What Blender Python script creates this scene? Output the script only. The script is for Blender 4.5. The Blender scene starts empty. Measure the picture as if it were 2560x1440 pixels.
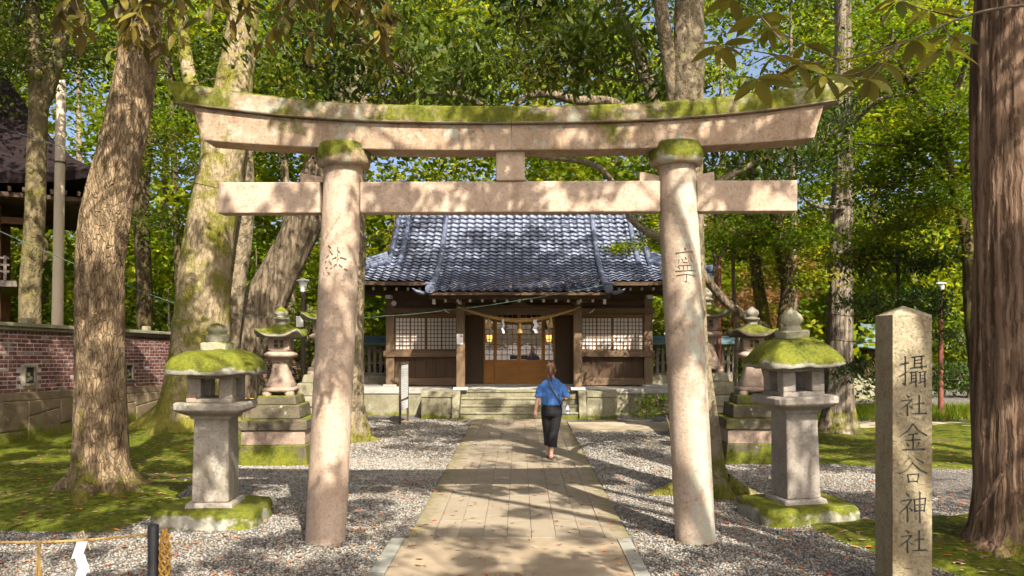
import bpy, bmesh, math, random
import numpy as np
from mathutils import Vector, Matrix, Quaternion
random.seed(7)
RNG = np.random.default_rng(11)
R = math.radians
SC = bpy.context.scene
COL = SC.collection
PI = math.pi

# ---------------------------------------------------------------- camera, sky, sun, exposure
F, CX, CY, CH = 2000.0, 1298.0, 841.0, 2.14          # focal length in photo pixels, vanishing point, eye height
cam_d = bpy.data.cameras.new('camera')
cam = bpy.data.objects.new('camera', cam_d)
COL.objects.link(cam)
cam.location = (0, 0, CH)
cam.rotation_euler = (R(90), 0, 0)
cam_d.sensor_width = 36
cam_d.lens = 36 * F / 2560
cam_d.shift_x = -(CX - 1280) / 2560
cam_d.shift_y = (CY - 720) / 2560
cam_d.clip_start = 0.05
cam_d.clip_end = 2000
SC.camera = cam

SUN_AZ, SUN_EL = R(22), R(45)                          # sun behind the camera, to the right
TO_SUN = Vector((math.sin(SUN_AZ) * math.cos(SUN_EL), -math.cos(SUN_AZ) * math.cos(SUN_EL), math.sin(SUN_EL)))
world = bpy.data.worlds.new('World')
SC.world = world
world.use_nodes = True
wn, wl = world.node_tree.nodes, world.node_tree.links
for n in list(wn):
    wn.remove(n)
sky = wn.new('ShaderNodeTexSky')
sky.sky_type = 'NISHITA'
sky.sun_disc = False
sky.sun_elevation = SUN_EL
sky.sun_rotation = R(158)
sky.air_density = 0.7
sky.dust_density = 6.0
sky.ozone_density = 1.0
bg = wn.new('ShaderNodeBackground')
bg.inputs['Strength'].default_value = 0.12
wo = wn.new('ShaderNodeOutputWorld')
wl.new(sky.outputs[0], bg.inputs[0])
wl.new(bg.outputs[0], wo.inputs[0])

sun_d = bpy.data.lights.new('sun', 'SUN')
sun_d.energy = 5.0
sun_d.angle = R(0.5)
sun_d.color = (1.0, 0.92, 0.80)
sun = bpy.data.objects.new('sun', sun_d)
COL.objects.link(sun)
sun.location = TO_SUN * 60
sun.rotation_euler = (-TO_SUN).to_track_quat('-Z', 'Y').to_euler()

SC.view_settings.view_transform = 'Standard'
SC.view_settings.look = 'None'
SC.view_settings.exposure = 1.32
SC.view_settings.gamma = 1.0
SC.view_settings.use_curve_mapping = False
SC.render.engine = 'CYCLES'
cy = SC.cycles
cy.use_denoising = True
try:
    cy.denoiser = 'OPENIMAGEDENOISE'
    cy.denoising_input_passes = 'RGB_ALBEDO_NORMAL'
except Exception:
    pass
cy.max_bounces = 5
cy.diffuse_bounces = 3
cy.glossy_bounces = 2
cy.transmission_bounces = 4
cy.transparent_max_bounces = 6
cy.caustics_reflective = False
cy.caustics_refractive = False
cy.sample_clamp_indirect = 4.0
cy.use_adaptive_sampling = True
cy.adaptive_threshold = 0.03


def P(px, py, Y):
    """photo pixel + depth (metres from the camera) -> world point"""
    return Vector(((px - CX) * Y / F, Y, CH - (py - CY) * Y / F))


def WX(px, Y):
    return (px - CX) * Y / F


def WZ(py, Y):
    return CH - (py - CY) * Y / F


# ---------------------------------------------------------------- object helpers
def tag(o, label=None, cat=None, group=None, kind=None):
    if label: o['label'] = label
    if cat: o['category'] = cat
    if group: o['group'] = group
    if kind: o['kind'] = kind
    return o


def thing(name, label, cat, loc=(0, 0, 0), rz=0.0, group=None):
    o = bpy.data.objects.new(name, None)
    o.empty_display_size = 0.2
    COL.objects.link(o)
    o.location = loc
    o.rotation_euler = (0, 0, rz)
    return tag(o, label, cat, group)


def link(name, me, mat=None, parent=None, loc=None, rot=None, scale=None):
    o = bpy.data.objects.new(name, me)
    COL.objects.link(o)
    if mat is not None:
        mats = mat if isinstance(mat, (list, tuple)) else [mat]
        if len(me.materials) == 0:
            for m in mats:
                me.materials.append(m)
    if parent is not None: o.parent = parent
    if loc is not None: o.location = loc
    if rot is not None: o.rotation_euler = rot
    if scale is not None: o.scale = scale
    return o


def copy_tree(o, parent=None):
    c = o.copy()
    COL.objects.link(c)
    c.parent = parent
    for ch in list(o.children):
        copy_tree(ch, c)
    return c


class MB:
    """collects shapes, builds ONE mesh"""
    def __init__(self):
        self.v, self.f, self.m, self.s = [], [], [], []

    def add(self, vs, fs, mi=0, smooth=False, M=None):
        b = len(self.v)
        if M is not None:
            vs = [M @ Vector(p) for p in vs]
        self.v.extend([tuple(p) for p in vs])
        for f in fs:
            self.f.append(tuple(b + i for i in f))
            self.m.append(mi)
            self.s.append(smooth)
        return self

    def box(self, x0, x1, y0, y1, z0, z1, mi=0, M=None):
        vs = [(x0, y0, z0), (x1, y0, z0), (x1, y1, z0), (x0, y1, z0), (x0, y0, z1), (x1, y0, z1), (x1, y1, z1), (x0, y1, z1)]
        fs = [(0, 3, 2, 1), (4, 5, 6, 7), (0, 1, 5, 4), (1, 2, 6, 5), (2, 3, 7, 6), (3, 0, 4, 7)]
        return self.add(vs, fs, mi, False, M)

    def frustum(self, a, b, z0, z1, cx=0, cy=0, ay=None, by=None, mi=0):
        """rectangular frustum: half-size a at z0, b at z1"""
        ay = a if ay is None else ay
        by = b if by is None else by
        vs = [(cx - a, cy - ay, z0), (cx + a, cy - ay, z0), (cx + a, cy + ay, z0), (cx - a, cy + ay, z0),
              (cx - b, cy - by, z1), (cx + b, cy - by, z1), (cx + b, cy + by, z1), (cx - b, cy + by, z1)]
        fs = [(0, 3, 2, 1), (4, 5, 6, 7), (0, 1, 5, 4), (1, 2, 6, 5), (2, 3, 7, 6), (3, 0, 4, 7)]
        return self.add(vs, fs, mi)

    def rings(self, rings, mi=0, smooth=True, closed=True, cap=True, M=None):
        """loft: list of rings with the same vertex count"""
        n = len(rings[0])
        vs = [p for r in rings for p in r]
        fs = []
        for i in range(len(rings) - 1):
            for j in range(n if closed else n - 1):
                k = (j + 1) % n
                fs.append((i * n + j, i * n + k, (i + 1) * n + k, (i + 1) * n + j))
        self.add(vs, fs, mi, smooth, M)
        if cap and closed:
            self.add(rings[0], [tuple(range(n))[::-1]], mi, False, M)
            self.add(rings[-1], [tuple(range(n))], mi, False, M)
        return self

    def lathe(self, prof, n=24, cx=0, cy=0, mi=0, smooth=True, power=None, rot=0.0, cap=True):
        """prof: (radius, z); power>2 gives a rounded square section"""
        rs = []
        for r, z in prof:
            ring = []
            for k in range(n):
                t = 2 * PI * k / n + rot
                c, s = math.cos(t), math.sin(t)
                if power:
                    d = (abs(math.cos(t - rot)) ** power + abs(math.sin(t - rot)) ** power) ** (-1.0 / power)
                else:
                    d = 1.0
                ring.append((cx + r * d * c, cy + r * d * s, z))
            rs.append(ring)
        return self.rings(rs, mi, smooth, True, cap)

    def tube(self, pts, rad, n=8, mi=0, smooth=True, cap=True):
        pts = [Vector(p) for p in pts]
        if not hasattr(rad, '__len__'):
            rad = [rad] * len(pts)
        rs = []
        up = Vector((0, 0, 1))
        prev = None
        for i, p in enumerate(pts):
            t = (pts[min(i + 1, len(pts) - 1)] - pts[max(i - 1, 0)])
            if t.length < 1e-9: t = Vector((0, 0, 1))
            t.normalize()
            if prev is None:
                a = t.cross(up)
                if a.length < 0.05: a = t.cross(Vector((1, 0, 0)))
            else:
                a = prev - t * prev.dot(t)
            a.normalize()
            prev = a
            b = t.cross(a)
            rs.append([p + (a * math.cos(2 * PI * k / n) + b * math.sin(2 * PI * k / n)) * rad[i] for k in range(n)])
        return self.rings(rs, mi, smooth, True, cap)

    def prism(self, poly, y0, y1, mi=0, M=None):
        """polygon in x,z extruded along y"""
        n = len(poly)
        vs = [(x, y0, z) for x, z in poly] + [(x, y1, z) for x, z in poly]
        fs = [tuple(range(n)), tuple(range(2 * n - 1, n - 1, -1))]
        for i in range(n):
            j = (i + 1) % n
            fs.append((j, i, n + i, n + j))
        return self.add(vs, fs, mi, False, M)

    def mesh(self, name):
        me = bpy.data.meshes.new(name)
        me.from_pydata(self.v, [], self.f)
        me.polygons.foreach_set('material_index', self.m)
        me.polygons.foreach_set('use_smooth', self.s)
        bm = bmesh.new()
        bm.from_mesh(me)
        bmesh.ops.recalc_face_normals(bm, faces=bm.faces)
        bm.to_mesh(me)
        bm.free()
        me.update()
        return me

    def build(self, name, mat, parent=None, bevel=0.0, loc=None, rot=None, seg=2, angle=35):
        o = link(name, self.mesh(name), mat, parent, loc, rot)
        if bevel > 0:
            b = o.modifiers.new('bevel', 'BEVEL')
            b.width = bevel
            b.segments = seg
            b.limit_method = 'ANGLE'
            b.angle_limit = R(angle)
            b.harden_normals = False
        return o


def np_mesh(name, V, Fq, attrs=None, smooth=False):
    """fast mesh: V (n,3), Fq (m,k) same-size faces, attrs {name: (domain, array)}"""
    me = bpy.data.meshes.new(name)
    V = np.asarray(V, np.float32)
    Fq = np.asarray(Fq, np.int32)
    m, k = Fq.shape
    me.vertices.add(len(V))
    me.vertices.foreach_set('co', V.ravel())
    me.loops.add(m * k)
    me.loops.foreach_set('vertex_index', Fq.ravel())
    me.polygons.add(m)
    me.polygons.foreach_set('loop_start', np.arange(0, m * k, k, dtype=np.int32))
    if smooth:
        me.polygons.foreach_set('use_smooth', np.ones(m, bool))
    me.update(calc_edges=True)
    for an, (dom, arr) in (attrs or {}).items():
        a = me.attributes.new(an, 'FLOAT', dom)
        a.data.foreach_set('value', np.asarray(arr, np.float32))
    return me


# ---------------------------------------------------------------- materials
class G:
    def __init__(self, name):
        self.mat = bpy.data.materials.new(name)
        self.mat.use_nodes = True
        self.t = self.mat.node_tree
        self.n, self.l = self.t.nodes, self.t.links
        for x in list(self.n):
            self.n.remove(x)
        self.out = self.n.new('ShaderNodeOutputMaterial')
        self.b = self.n.new('ShaderNodeBsdfPrincipled')
        self.l.new(self.b.outputs[0], self.out.inputs[0])
        self._geo = None

    def set(self, sock, v):
        if hasattr(v, 'is_output') or isinstance(v, bpy.types.NodeSocket):
            self.l.new(v, sock)
        elif isinstance(v, (tuple, list)):
            sock.default_value = (*v, 1.0) if len(v) == 3 and len(sock.default_value) == 4 else v
        else:
            sock.default_value = v

    def geo(self, o='Position'):
        if self._geo is None:
            self._geo = self.n.new('ShaderNodeNewGeometry')
        return self._geo.outputs[o]

    def obj(self):
        return self.n.new('ShaderNodeTexCoord').outputs['Object']

    def objrand(self):
        return self.n.new('ShaderNodeObjectInfo').outputs['Random']

    def attr(self, name):
        a = self.n.new('ShaderNodeAttribute')
        a.attribute_name = name
        return a.outputs['Fac']

    def scale(self, v, s):
        m = self.n.new('ShaderNodeVectorMath')
        m.operation = 'MULTIPLY'
        self.l.new(v, m.inputs[0])
        m.inputs[1].default_value = s
        return m.outputs[0]

    def vadd(self, v, w):
        m = self.n.new('ShaderNodeVectorMath')
        m.operation = 'ADD'
        self.set(m.inputs[0], v)
        self.set(m.inputs[1], w)
        return m.outputs[0]

    def noise(self, scale, detail=4, rough=0.55, v=None, st=None, dist=0.0):
        x = self.n.new('ShaderNodeTexNoise')
        x.inputs['Scale'].default_value = scale
        x.inputs['Detail'].default_value = detail
        x.inputs['Roughness'].default_value = rough
        x.inputs['Distortion'].default_value = dist
        v = self.geo() if v is None else v
        if st: v = self.scale(v, st)
        self.l.new(v, x.inputs['Vector'])
        return x.outputs[0]

    def voro(self, scale, feature='F1', out='Distance', v=None, st=None, rnd=1.0):
        x = self.n.new('ShaderNodeTexVoronoi')
        x.feature = feature
        x.inputs['Scale'].default_value = scale
        x.inputs['Randomness'].default_value = rnd
        v = self.geo() if v is None else v
        if st: v = self.scale(v, st)
        self.l.new(v, x.inputs['Vector'])
        return x.outputs[out]

    def math(self, op, a, b=0.0, clamp=False):
        m = self.n.new('ShaderNodeMath')
        m.operation = op
        m.use_clamp = clamp
        self.set(m.inputs[0], a)
        self.set(m.inputs[1], b)
        return m.outputs[0]

    def xyz(self, v):
        s = self.n.new('ShaderNodeSeparateXYZ')
        self.l.new(v, s.inputs[0])
        return s.outputs

    def ss(self, v, lo, hi):
        m = self.n.new('ShaderNodeMapRange')
        m.interpolation_type = 'SMOOTHSTEP'
        self.set(m.inputs[0], v)
        m.inputs[1].default_value = lo
        m.inputs[2].default_value = hi
        return m.outputs[0]

    def mix(self, fac, a, b):
        m = self.n.new('ShaderNodeMix')
        m.data_type = 'RGBA'
        self.set(m.inputs[0], fac)
        self.set(m.inputs[6], a)
        self.set(m.inputs[7], b)
        return m.outputs[2]

    def ramp(self, fac, stops):
        r = self.n.new('ShaderNodeValToRGB')
        e = r.color_ramp.elements
        while len(e) < len(stops):
            e.new(0.5)
        for i, (p, c) in enumerate(stops):
            e[i].position = p
            e[i].color = (*c, 1)
        self.set(r.inputs[0], fac)
        return r.outputs[0]

    def bump(self, h, strength=0.5, dist=0.02, nrm=None):
        b = self.n.new('ShaderNodeBump')
        b.inputs['Strength'].default_value = strength
        b.inputs['Distance'].default_value = dist
        self.l.new(h, b.inputs['Height'])
        if nrm is not None: self.l.new(nrm, b.inputs['Normal'])
        return b.outputs[0]

    def fin(self, col=None, rough=0.8, nrm=None, metal=0.0, spec=None):
        if col is not None: self.set(self.b.inputs['Base Color'], col)
        self.set(self.b.inputs['Roughness'], rough)
        self.b.inputs['Metallic'].default_value = metal
        if spec is not None: self.b.inputs['Specular IOR Level'].default_value = spec
        if nrm is not None: self.l.new(nrm, self.b.inputs['Normal'])
        return self.mat


MOSS_A, MOSS_B = (0.040, 0.052, 0.006), (0.17, 0.175, 0.012)


def stone(name, c1, c2, moss=0.0, lichen=0.0, sc=1.0, patch=1.6, bumpy=0.35, top=1.0, low=None, streak=0.0, side=None):
    """weathered stone; moss grows on upward faces (top) and in patches; low = (z, reach) band of moss near the ground"""
    g = G(name)
    n1 = g.noise(2.2 * sc, 5, 0.6)
    n2 = g.noise(75 * sc, 3, 0.7)
    n3 = g.noise(14 * sc, 4, 0.6)
    n4 = g.noise(32 * sc, 4, 0.75, v=g.vadd(g.geo(), (1.7, 4.4, 8.8)))
    col = g.mix(g.ss(n1, 0.35, 0.68), c1, c2)
    col = g.mix(g.math('MULTIPLY', g.ss(n2, 0.5, 0.68), 0.55), col, tuple(x * 0.55 for x in c1))
    col = g.mix(g.math('MULTIPLY', g.ss(n3, 0.55, 0.75), 0.35), col, tuple(x * 0.62 for x in c2))
    col = g.mix(g.math('MULTIPLY', g.ss(n4, 0.52, 0.66), 0.5), col, tuple(x * 0.5 for x in c2))
    col = g.mix(g.math('MULTIPLY', g.ss(n4, 0.46, 0.34), 0.3), col, tuple(min(0.8, x * 1.35) for x in c1))
    if streak > 0:
        ns = g.noise(7 * sc, 5, 0.65, st=(1, 1, 0.22))
        col = g.mix(g.math('MULTIPLY', g.ss(ns, 0.5, 0.66), streak), col, (c2[0] * 0.45, c2[1] * 0.42, c2[2] * 0.36))
    if lichen > 0:
        nl = g.noise(5.5 * sc, 6, 0.7, v=g.vadd(g.geo(), (3.1, 7.7, 1.3)))
        lk = g.math('MULTIPLY', g.ss(nl, 0.66 - 0.16 * lichen, 0.74 - 0.12 * lichen), 0.8)
        if side:
            sxn = g.xyz(g.geo('Normal'))
            dn = g.math('ADD', g.math('MULTIPLY', sxn[0], side[0]), g.math('MULTIPLY', sxn[1], side[1]))
            lk = g.math('MULTIPLY', lk, g.ss(dn, -0.2, 0.5))
        col = g.mix(lk, col, (0.37, 0.385, 0.31))
    if moss > 0:
        nz = g.xyz(g.geo('Normal'))[2]
        nm = g.noise(patch * sc, 6, 0.68, v=g.vadd(g.geo(), (11.3, 2.7, 5.1)))
        m = g.math('ADD', g.math('MULTIPLY', nm, 2.0), g.math('MULTIPLY', nz, 0.75 * top))
        if low:
            z = g.xyz(g.geo())[2]
            m = g.math('ADD', m, g.math('MULTIPLY', g.ss(z, low[0] + low[1], low[0]), 0.55))
        mm = g.ss(m, 1.75 - moss, 2.0 - moss)
        mc = g.mix(g.math('ADD', g.math('MULTIPLY', g.ss(g.noise(30 * sc, 6, 0.7), 0.3, 0.7), 0.6), g.math('MULTIPLY', g.ss(g.noise(5 * sc, 4), 0.35, 0.7), 0.4)), MOSS_A, MOSS_B)
        col = g.mix(mm, col, mc)
    h = g.math('ADD', g.math('ADD', g.math('MULTIPLY', n2, 0.5), n3), g.math('MULTIPLY', g.ss(n4, 0.66, 0.5), 0.5))
    return g.fin(col, 0.85, g.bump(h, bumpy, 0.02), spec=0.25)


def bark(name, c1, c2, sc=1.0, st=(1, 1, 0.22), moss=0.0, crack=0.6, flake=0.0):
    """furrowed bark: long fibres, ridges and dark furrows, optional flaking plates"""
    g = G(name)
    v = g.geo()
    wob = g.n.new('ShaderNodeTexNoise')
    wob.inputs['Scale'].default_value = 5.0
    wob.inputs['Detail'].default_value = 3.0
    g.l.new(v, wob.inputs['Vector'])
    warp = g.vadd(g.scale(v, st), g.scale(wob.outputs[1], (0.07, 0.07, 0.03)))
    nf = g.noise(46 * sc, 6, 0.7, v=warp)
    nm = g.noise(15 * sc, 5, 0.6, v=warp)
    nb = g.noise(1.7, 4, 0.6)
    ridge = g.ss(nm, 0.36, 0.58)
    tint = g.math('ADD', g.math('MULTIPLY', ridge, 0.5), g.math('MULTIPLY', g.ss(nf, 0.3, 0.7), 0.5), True)
    h = g.math('ADD', ridge, g.math('MULTIPLY', nf, 0.7))
    if flake > 0:
        cell = g.xyz(g.voro(30 * sc, 'F1', 'Color', v=warp))[0]
        e = g.ss(g.voro(30 * sc, 'DISTANCE_TO_EDGE', 'Distance', v=warp), 0.0, 0.13)
        tint = g.math('ADD', g.math('MULTIPLY', tint, 0.6), g.math('MULTIPLY', cell, 0.4), True)
        h = g.math('ADD', h, g.math('MULTIPLY', g.math('ADD', e, g.math('MULTIPLY', cell, 0.6)), flake))
    col = g.mix(tint, c1, c2)
    col = g.mix(g.math('MULTIPLY', g.math('SUBTRACT', 1.0, ridge), crack * 0.8), col, tuple(x * 0.4 for x in c1))
    if flake > 0:
        col = g.mix(g.math('MULTIPLY', g.math('SUBTRACT', 1.0, e), 0.45), col, tuple(x * 0.4 for x in c1))
    col = g.mix(g.math('MULTIPLY', g.ss(nb, 0.45, 0.7), 0.35), col, tuple(x * 0.65 for x in c2))
    if moss > 0:
        mn = g.noise(1.9, 6, 0.7, v=g.vadd(v, (4.2, 9.1, 0.4)))
        z = g.xyz(v)[2]
        m = g.math('ADD', mn, g.math('MULTIPLY', g.ss(z, 1.0, 0.0), 0.2))
        m = g.math('ADD', m, g.math('MULTIPLY', g.math('SUBTRACT', nf, 0.5), 0.35))
        mm = g.ss(m, 0.74 - moss * 0.36, 0.86 - moss * 0.34)
        col = g.mix(g.math('MULTIPLY', mm, 0.9), col, g.mix(nf, MOSS_A, (0.24, 0.22, 0.02)))
    return g.fin(col, 0.9, g.bump(h, 0.8, 0.025 / sc), spec=0.12)


def plain(name, c1, c2=None, rough=0.6, sc=6.0, st=(1, 1, 1), bump=0.15, metal=0.0, detail=4, spec=0.4, objspace=False):
    g = G(name)
    c2 = c2 or tuple(x * 0.7 for x in c1)
    n = g.noise(sc, detail, 0.6, st=st, v=g.obj() if objspace else None)
    col = g.mix(g.ss(n, 0.3, 0.7), c1, c2)
    return g.fin(col, rough, g.bump(n, bump, 0.01), metal, spec)


def wood(name, c1, c2, axis='z', sc=1.0, rough=0.62):
    g = G(name)
    k = {'x': (0.08, 1, 1), 'y': (1, 0.08, 1), 'z': (1, 1, 0.08)}[axis]
    v = g.scale(g.geo(), k)
    n = g.noise(28 * sc, 5, 0.65, v=v)
    n2 = g.noise(1.3, 3, 0.5)
    rnd = g.objrand()
    col = g.mix(g.ss(n, 0.3, 0.72), c1, c2)
    col = g.mix(g.math('MULTIPLY', g.ss(n2, 0.4, 0.75), 0.45), col, tuple(x * 0.5 for x in c1))
    col = g.mix(g.math('MULTIPLY', rnd, 0.18), col, (0.16, 0.12, 0.08))
    return g.fin(col, rough, g.bump(n, 0.3, 0.006), spec=0.3)


def leafmat(name, stops, trans=0.45, gloss=0.35, tcol=1.25):
    g = G(name)
    rnd = g.attr('rnd')
    col = g.ramp(rnd, stops)
    n = g.noise(0.55, 2)
    col = g.mix(g.math('MULTIPLY', g.ss(n, 0.38, 0.68), 0.5), col, tuple(x * 0.6 for x in stops[0][1]))
    g.fin(col, 0.42, spec=gloss)
    t = g.n.new('ShaderNodeBsdfTranslucent')
    tc = g.n.new('ShaderNodeMix')
    tc.data_type = 'RGBA'
    tc.blend_type = 'MULTIPLY'
    tc.inputs[0].default_value = 1.0
    g.l.new(col, tc.inputs[6])
    tc.inputs[7].default_value = (1.15 * tcol, 1.1 * tcol, 0.45 * tcol, 1)
    g.l.new(tc.outputs[2], t.inputs[0])
    mx = g.n.new('ShaderNodeMixShader')
    mx.inputs[0].default_value = trans
    g.l.new(g.b.outputs[0], mx.inputs[1])
    g.l.new(t.outputs[0], mx.inputs[2])
    g.l.new(mx.outputs[0], g.out.inputs[0])
    return g.mat


M = {}
M['granite'] = stone('torii_granite', (0.47, 0.365, 0.275), (0.38, 0.28, 0.20), moss=0.24, lichen=0.25, patch=1.3, top=0.35, streak=0.25)
M['granite_moss'] = stone('mossy_granite', (0.42, 0.32, 0.22), (0.28, 0.20, 0.12), moss=1.0, lichen=1.1, patch=1.3, top=0.8, streak=0.4)
M['granite_lichen'] = stone('lichened_granite', (0.44, 0.345, 0.26), (0.35, 0.265, 0.195), moss=0.42, lichen=1.5, patch=1.2, top=0.5, low=(-0.25, 0.5), streak=0.3, side=(0.8, -0.35))
M['lintel'] = stone('stained_granite', (0.42, 0.315, 0.225), (0.31, 0.215, 0.135), moss=0.66, lichen=0.7, patch=1.2, top=0.4, streak=0.45)
M['lantern'] = stone('lantern_stone', (0.34, 0.30, 0.25), (0.23, 0.20, 0.15), moss=0.36, lichen=0.5, patch=1.5, top=0.35, streak=0.28)
M['finial'] = stone('pale_mossy_finial', (0.38, 0.36, 0.25), (0.28, 0.26, 0.16), moss=0.5, lichen=0.5, patch=2.2, top=0.6)
M['lantern_b'] = stone('grey_lantern_stone', (0.36, 0.325, 0.285), (0.26, 0.225, 0.185), moss=0.22, lichen=0.3, patch=1.1, top=0.35, streak=0.2)
M['lantern_roof'] = stone('mossy_lantern_stone', (0.34, 0.32, 0.26), (0.24, 0.22, 0.16), moss=0.80, lichen=0.8, patch=1.7, top=0.9)
M['lantern_pink'] = stone('pink_lantern_stone', (0.36, 0.27, 0.205), (0.26, 0.19, 0.14), moss=0.3, lichen=0.3, patch=2.0, top=0.3)
M['dark_stone'] = stone('dark_mossy_stone', (0.12, 0.10, 0.066), (0.068, 0.056, 0.036), moss=0.6, lichen=0.4, patch=1.8, top=0.7, low=(0, 0.5))
M['marker'] = stone('marker_stone', (0.32, 0.27, 0.175), (0.24, 0.19, 0.105), moss=0.36, lichen=0.15, patch=1.4, bumpy=0.6, top=0.2, streak=0.35)
M['groove'] = plain('old_paint_in_grooves', (0.13, 0.135, 0.11), (0.08, 0.08, 0.065), 0.9)
M['platform'] = stone('platform_stone', (0.27, 0.25, 0.17), (0.175, 0.16, 0.095), moss=0.5, lichen=0.3, patch=0.9, top=0.1, low=(-0.1, 0.35), streak=0.4)
M['platform_top'] = stone('worn_platform_stone', (0.42, 0.40, 0.35), (0.33, 0.31, 0.26), moss=0.02, lichen=0.2, patch=0.9, top=0.0)
M['wall_stone'] = stone('wall_stone', (0.21, 0.16, 0.10), (0.135, 0.10, 0.06), moss=0.5, lichen=0.2, patch=0.8, top=0.4, low=(0.0, 0.7))
M['coping'] = stone('coping_stone', (0.28, 0.26, 0.18), (0.18, 0.16, 0.10), moss=0.5, lichen=0.3, patch=1.2, top=0.6)
def tile_mat():
    g = G('roof_tile')
    n = g.noise(3.5, 4, 0.6)
    n2 = g.noise(40, 3, 0.6)
    r = g.objrand()
    c = g.mix(g.ss(n, 0.3, 0.7), (0.10, 0.125, 0.20), (0.07, 0.088, 0.145))
    c = g.mix(g.math('MULTIPLY', r, 0.45), c, (0.14, 0.155, 0.20))
    c = g.mix(g.math('MULTIPLY', g.ss(n2, 0.55, 0.7), 0.3), c, (0.16, 0.15, 0.12))
    return g.fin(c, g.math('ADD', g.math('MULTIPLY', n2, 0.25), 0.36), g.bump(n2, 0.08, 0.005), spec=0.6)


M['tile'] = tile_mat()
M['wood_dark'] = wood('dark_brown_wood', (0.075, 0.040, 0.020), (0.050, 0.026, 0.013), 'z')
M['wood_dark_x'] = wood('dark_brown_beam_wood', (0.085, 0.048, 0.025), (0.055, 0.030, 0.015), 'x')
M['wood_post'] = wood('weathered_post_wood', (0.19, 0.125, 0.07), (0.12, 0.075, 0.04), 'z')
M['wood_rail'] = wood('weathered_rail_wood', (0.17, 0.105, 0.058), (0.11, 0.066, 0.035), 'x')
M['wood_orange'] = wood('honey_coloured_wood', (0.46, 0.20, 0.035), (0.36, 0.145, 0.022), 'x', 0.7, 0.45)
M['wood_lattice'] = wood('lattice_wood', (0.22, 0.10, 0.035), (0.15, 0.065, 0.022), 'z')
M['wood_grey'] = wood('grey_weathered_wood', (0.17, 0.14, 0.12), (0.10, 0.08, 0.065), 'z')
M['wood_red'] = wood('red_brown_wood', (0.22, 0.085, 0.04), (0.13, 0.05, 0.025), 'z')
M['white_paint'] = plain('white_paint', (0.66, 0.64, 0.58), (0.55, 0.53, 0.47), 0.6)
M['paper'] = plain('shoji_paper', (0.70, 0.70, 0.66), (0.62, 0.62, 0.58), 0.8, 3.0)
M['shide'] = plain('white_folded_paper', (0.82, 0.82, 0.84), (0.76, 0.76, 0.78), 0.7, 3.0, bump=0.03)
M['straw'] = plain('straw', (0.50, 0.33, 0.12), (0.34, 0.21, 0.07), 0.85, 60, (1, 1, 0.3), 0.4)
M['straw_gold'] = plain('golden_straw', (0.52, 0.30, 0.06), (0.32, 0.17, 0.03), 0.85, 60, (1, 1, 0.4), 0.4)
M['black_metal'] = plain('black_metal', (0.03, 0.03, 0.033), (0.02, 0.02, 0.022), 0.55, 20)
M['brown_metal'] = plain('brown_metal', (0.075, 0.05, 0.035), (0.05, 0.035, 0.025), 0.5, 20)
M['rust'] = plain('rust_red_paint', (0.25, 0.085, 0.055), (0.17, 0.055, 0.035), 0.6, 5)
M['copper'] = plain('green_copper_roof', (0.10, 0.16, 0.17), (0.065, 0.11, 0.12), 0.45, 4, metal=0.0)
M['mortar'] = plain('pale_mortar', (0.44, 0.38, 0.355), (0.28, 0.235, 0.22), 0.9, 12)
M['sand'] = plain('packed_sand', (0.27, 0.215, 0.145), (0.20, 0.155, 0.10), 0.92, 2.2, bump=0.25, detail=8)
M['cross_path'] = plain('smooth_stone_path', (0.36, 0.30, 0.21), (0.29, 0.235, 0.155), 0.9, 1.4, bump=0.15, detail=8)
M['joint'] = plain('mossy_joint_soil', (0.19, 0.16, 0.10), (0.15, 0.125, 0.075), 0.95, 8)
M['wire'] = plain('cable_sheath', (0.03, 0.045, 0.04), None, 0.5)
M['wire_green'] = plain('green_cord', (0.05, 0.10, 0.07), None, 0.5)


def brick_mat():
    g = G('red_brick')
    r = g.objrand()
    a = g.attr('rnd')
    k = g.math('FRACT', g.math('ADD', r, a))
    c = g.ramp(k, [(0.0, (0.075, 0.036, 0.034)), (0.35, (0.125, 0.05, 0.042)), (0.7, (0.175, 0.068, 0.05)), (0.93, (0.155, 0.08, 0.065)), (1.0, (0.36, 0.29, 0.26))])
    n = g.noise(30, 4)
    c = g.mix(g.math('MULTIPLY', g.ss(n, 0.52, 0.72), 0.5), c, (0.10, 0.05, 0.04))
    w = g.noise(2.3, 5, 0.7)
    c = g.mix(g.math('MULTIPLY', g.ss(w, 0.56, 0.70), 0.5), c, (0.45, 0.37, 0.33))
    return g.fin(c, 0.85, g.bump(n, 0.3, 0.01), spec=0.2)


M['brick'] = brick_mat()


def slab_mat():
    g = G('path_slab_stone')
    r = g.objrand()
    n1 = g.noise(1.1, 6, 0.65)
    n2 = g.noise(90, 3, 0.7)
    n3 = g.noise(9, 5, 0.6)
    c = g.mix(r, (0.265, 0.225, 0.165), (0.245, 0.205, 0.15))
    c = g.mix(g.math('MULTIPLY', g.ss(n1, 0.35, 0.7), 0.8), c, (0.20, 0.165, 0.11))
    c = g.mix(g.math('MULTIPLY', g.ss(n2, 0.55, 0.7), 0.4), c, (0.16, 0.13, 0.085))
    x = g.math('ABSOLUTE', g.xyz(g.geo())[0])
    m = g.ss(g.math('ADD', x, g.math('MULTIPLY', n3, 0.7)), 1.28, 1.55)
    c = g.mix(g.math('MULTIPLY', m, 0.75), c, (0.15, 0.135, 0.055))
    return g.fin(c, 0.82, g.bump(g.math('ADD', n2, n3), 0.3, 0.008), spec=0.25)


M['slab'] = slab_mat()


def grate_mat():
    g = G('drain_cover')
    y = g.xyz(g.geo())[1]
    s = g.math('FRACT', g.math('MULTIPLY', y, 22.0))
    b = g.ss(s, 0.45, 0.55)
    n = g.noise(30, 3)
    c = g.mix(n, (0.25, 0.25, 0.21), (0.18, 0.18, 0.15))
    return g.fin(c, 0.8, g.bump(b, 0.7, 0.008))


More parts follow.
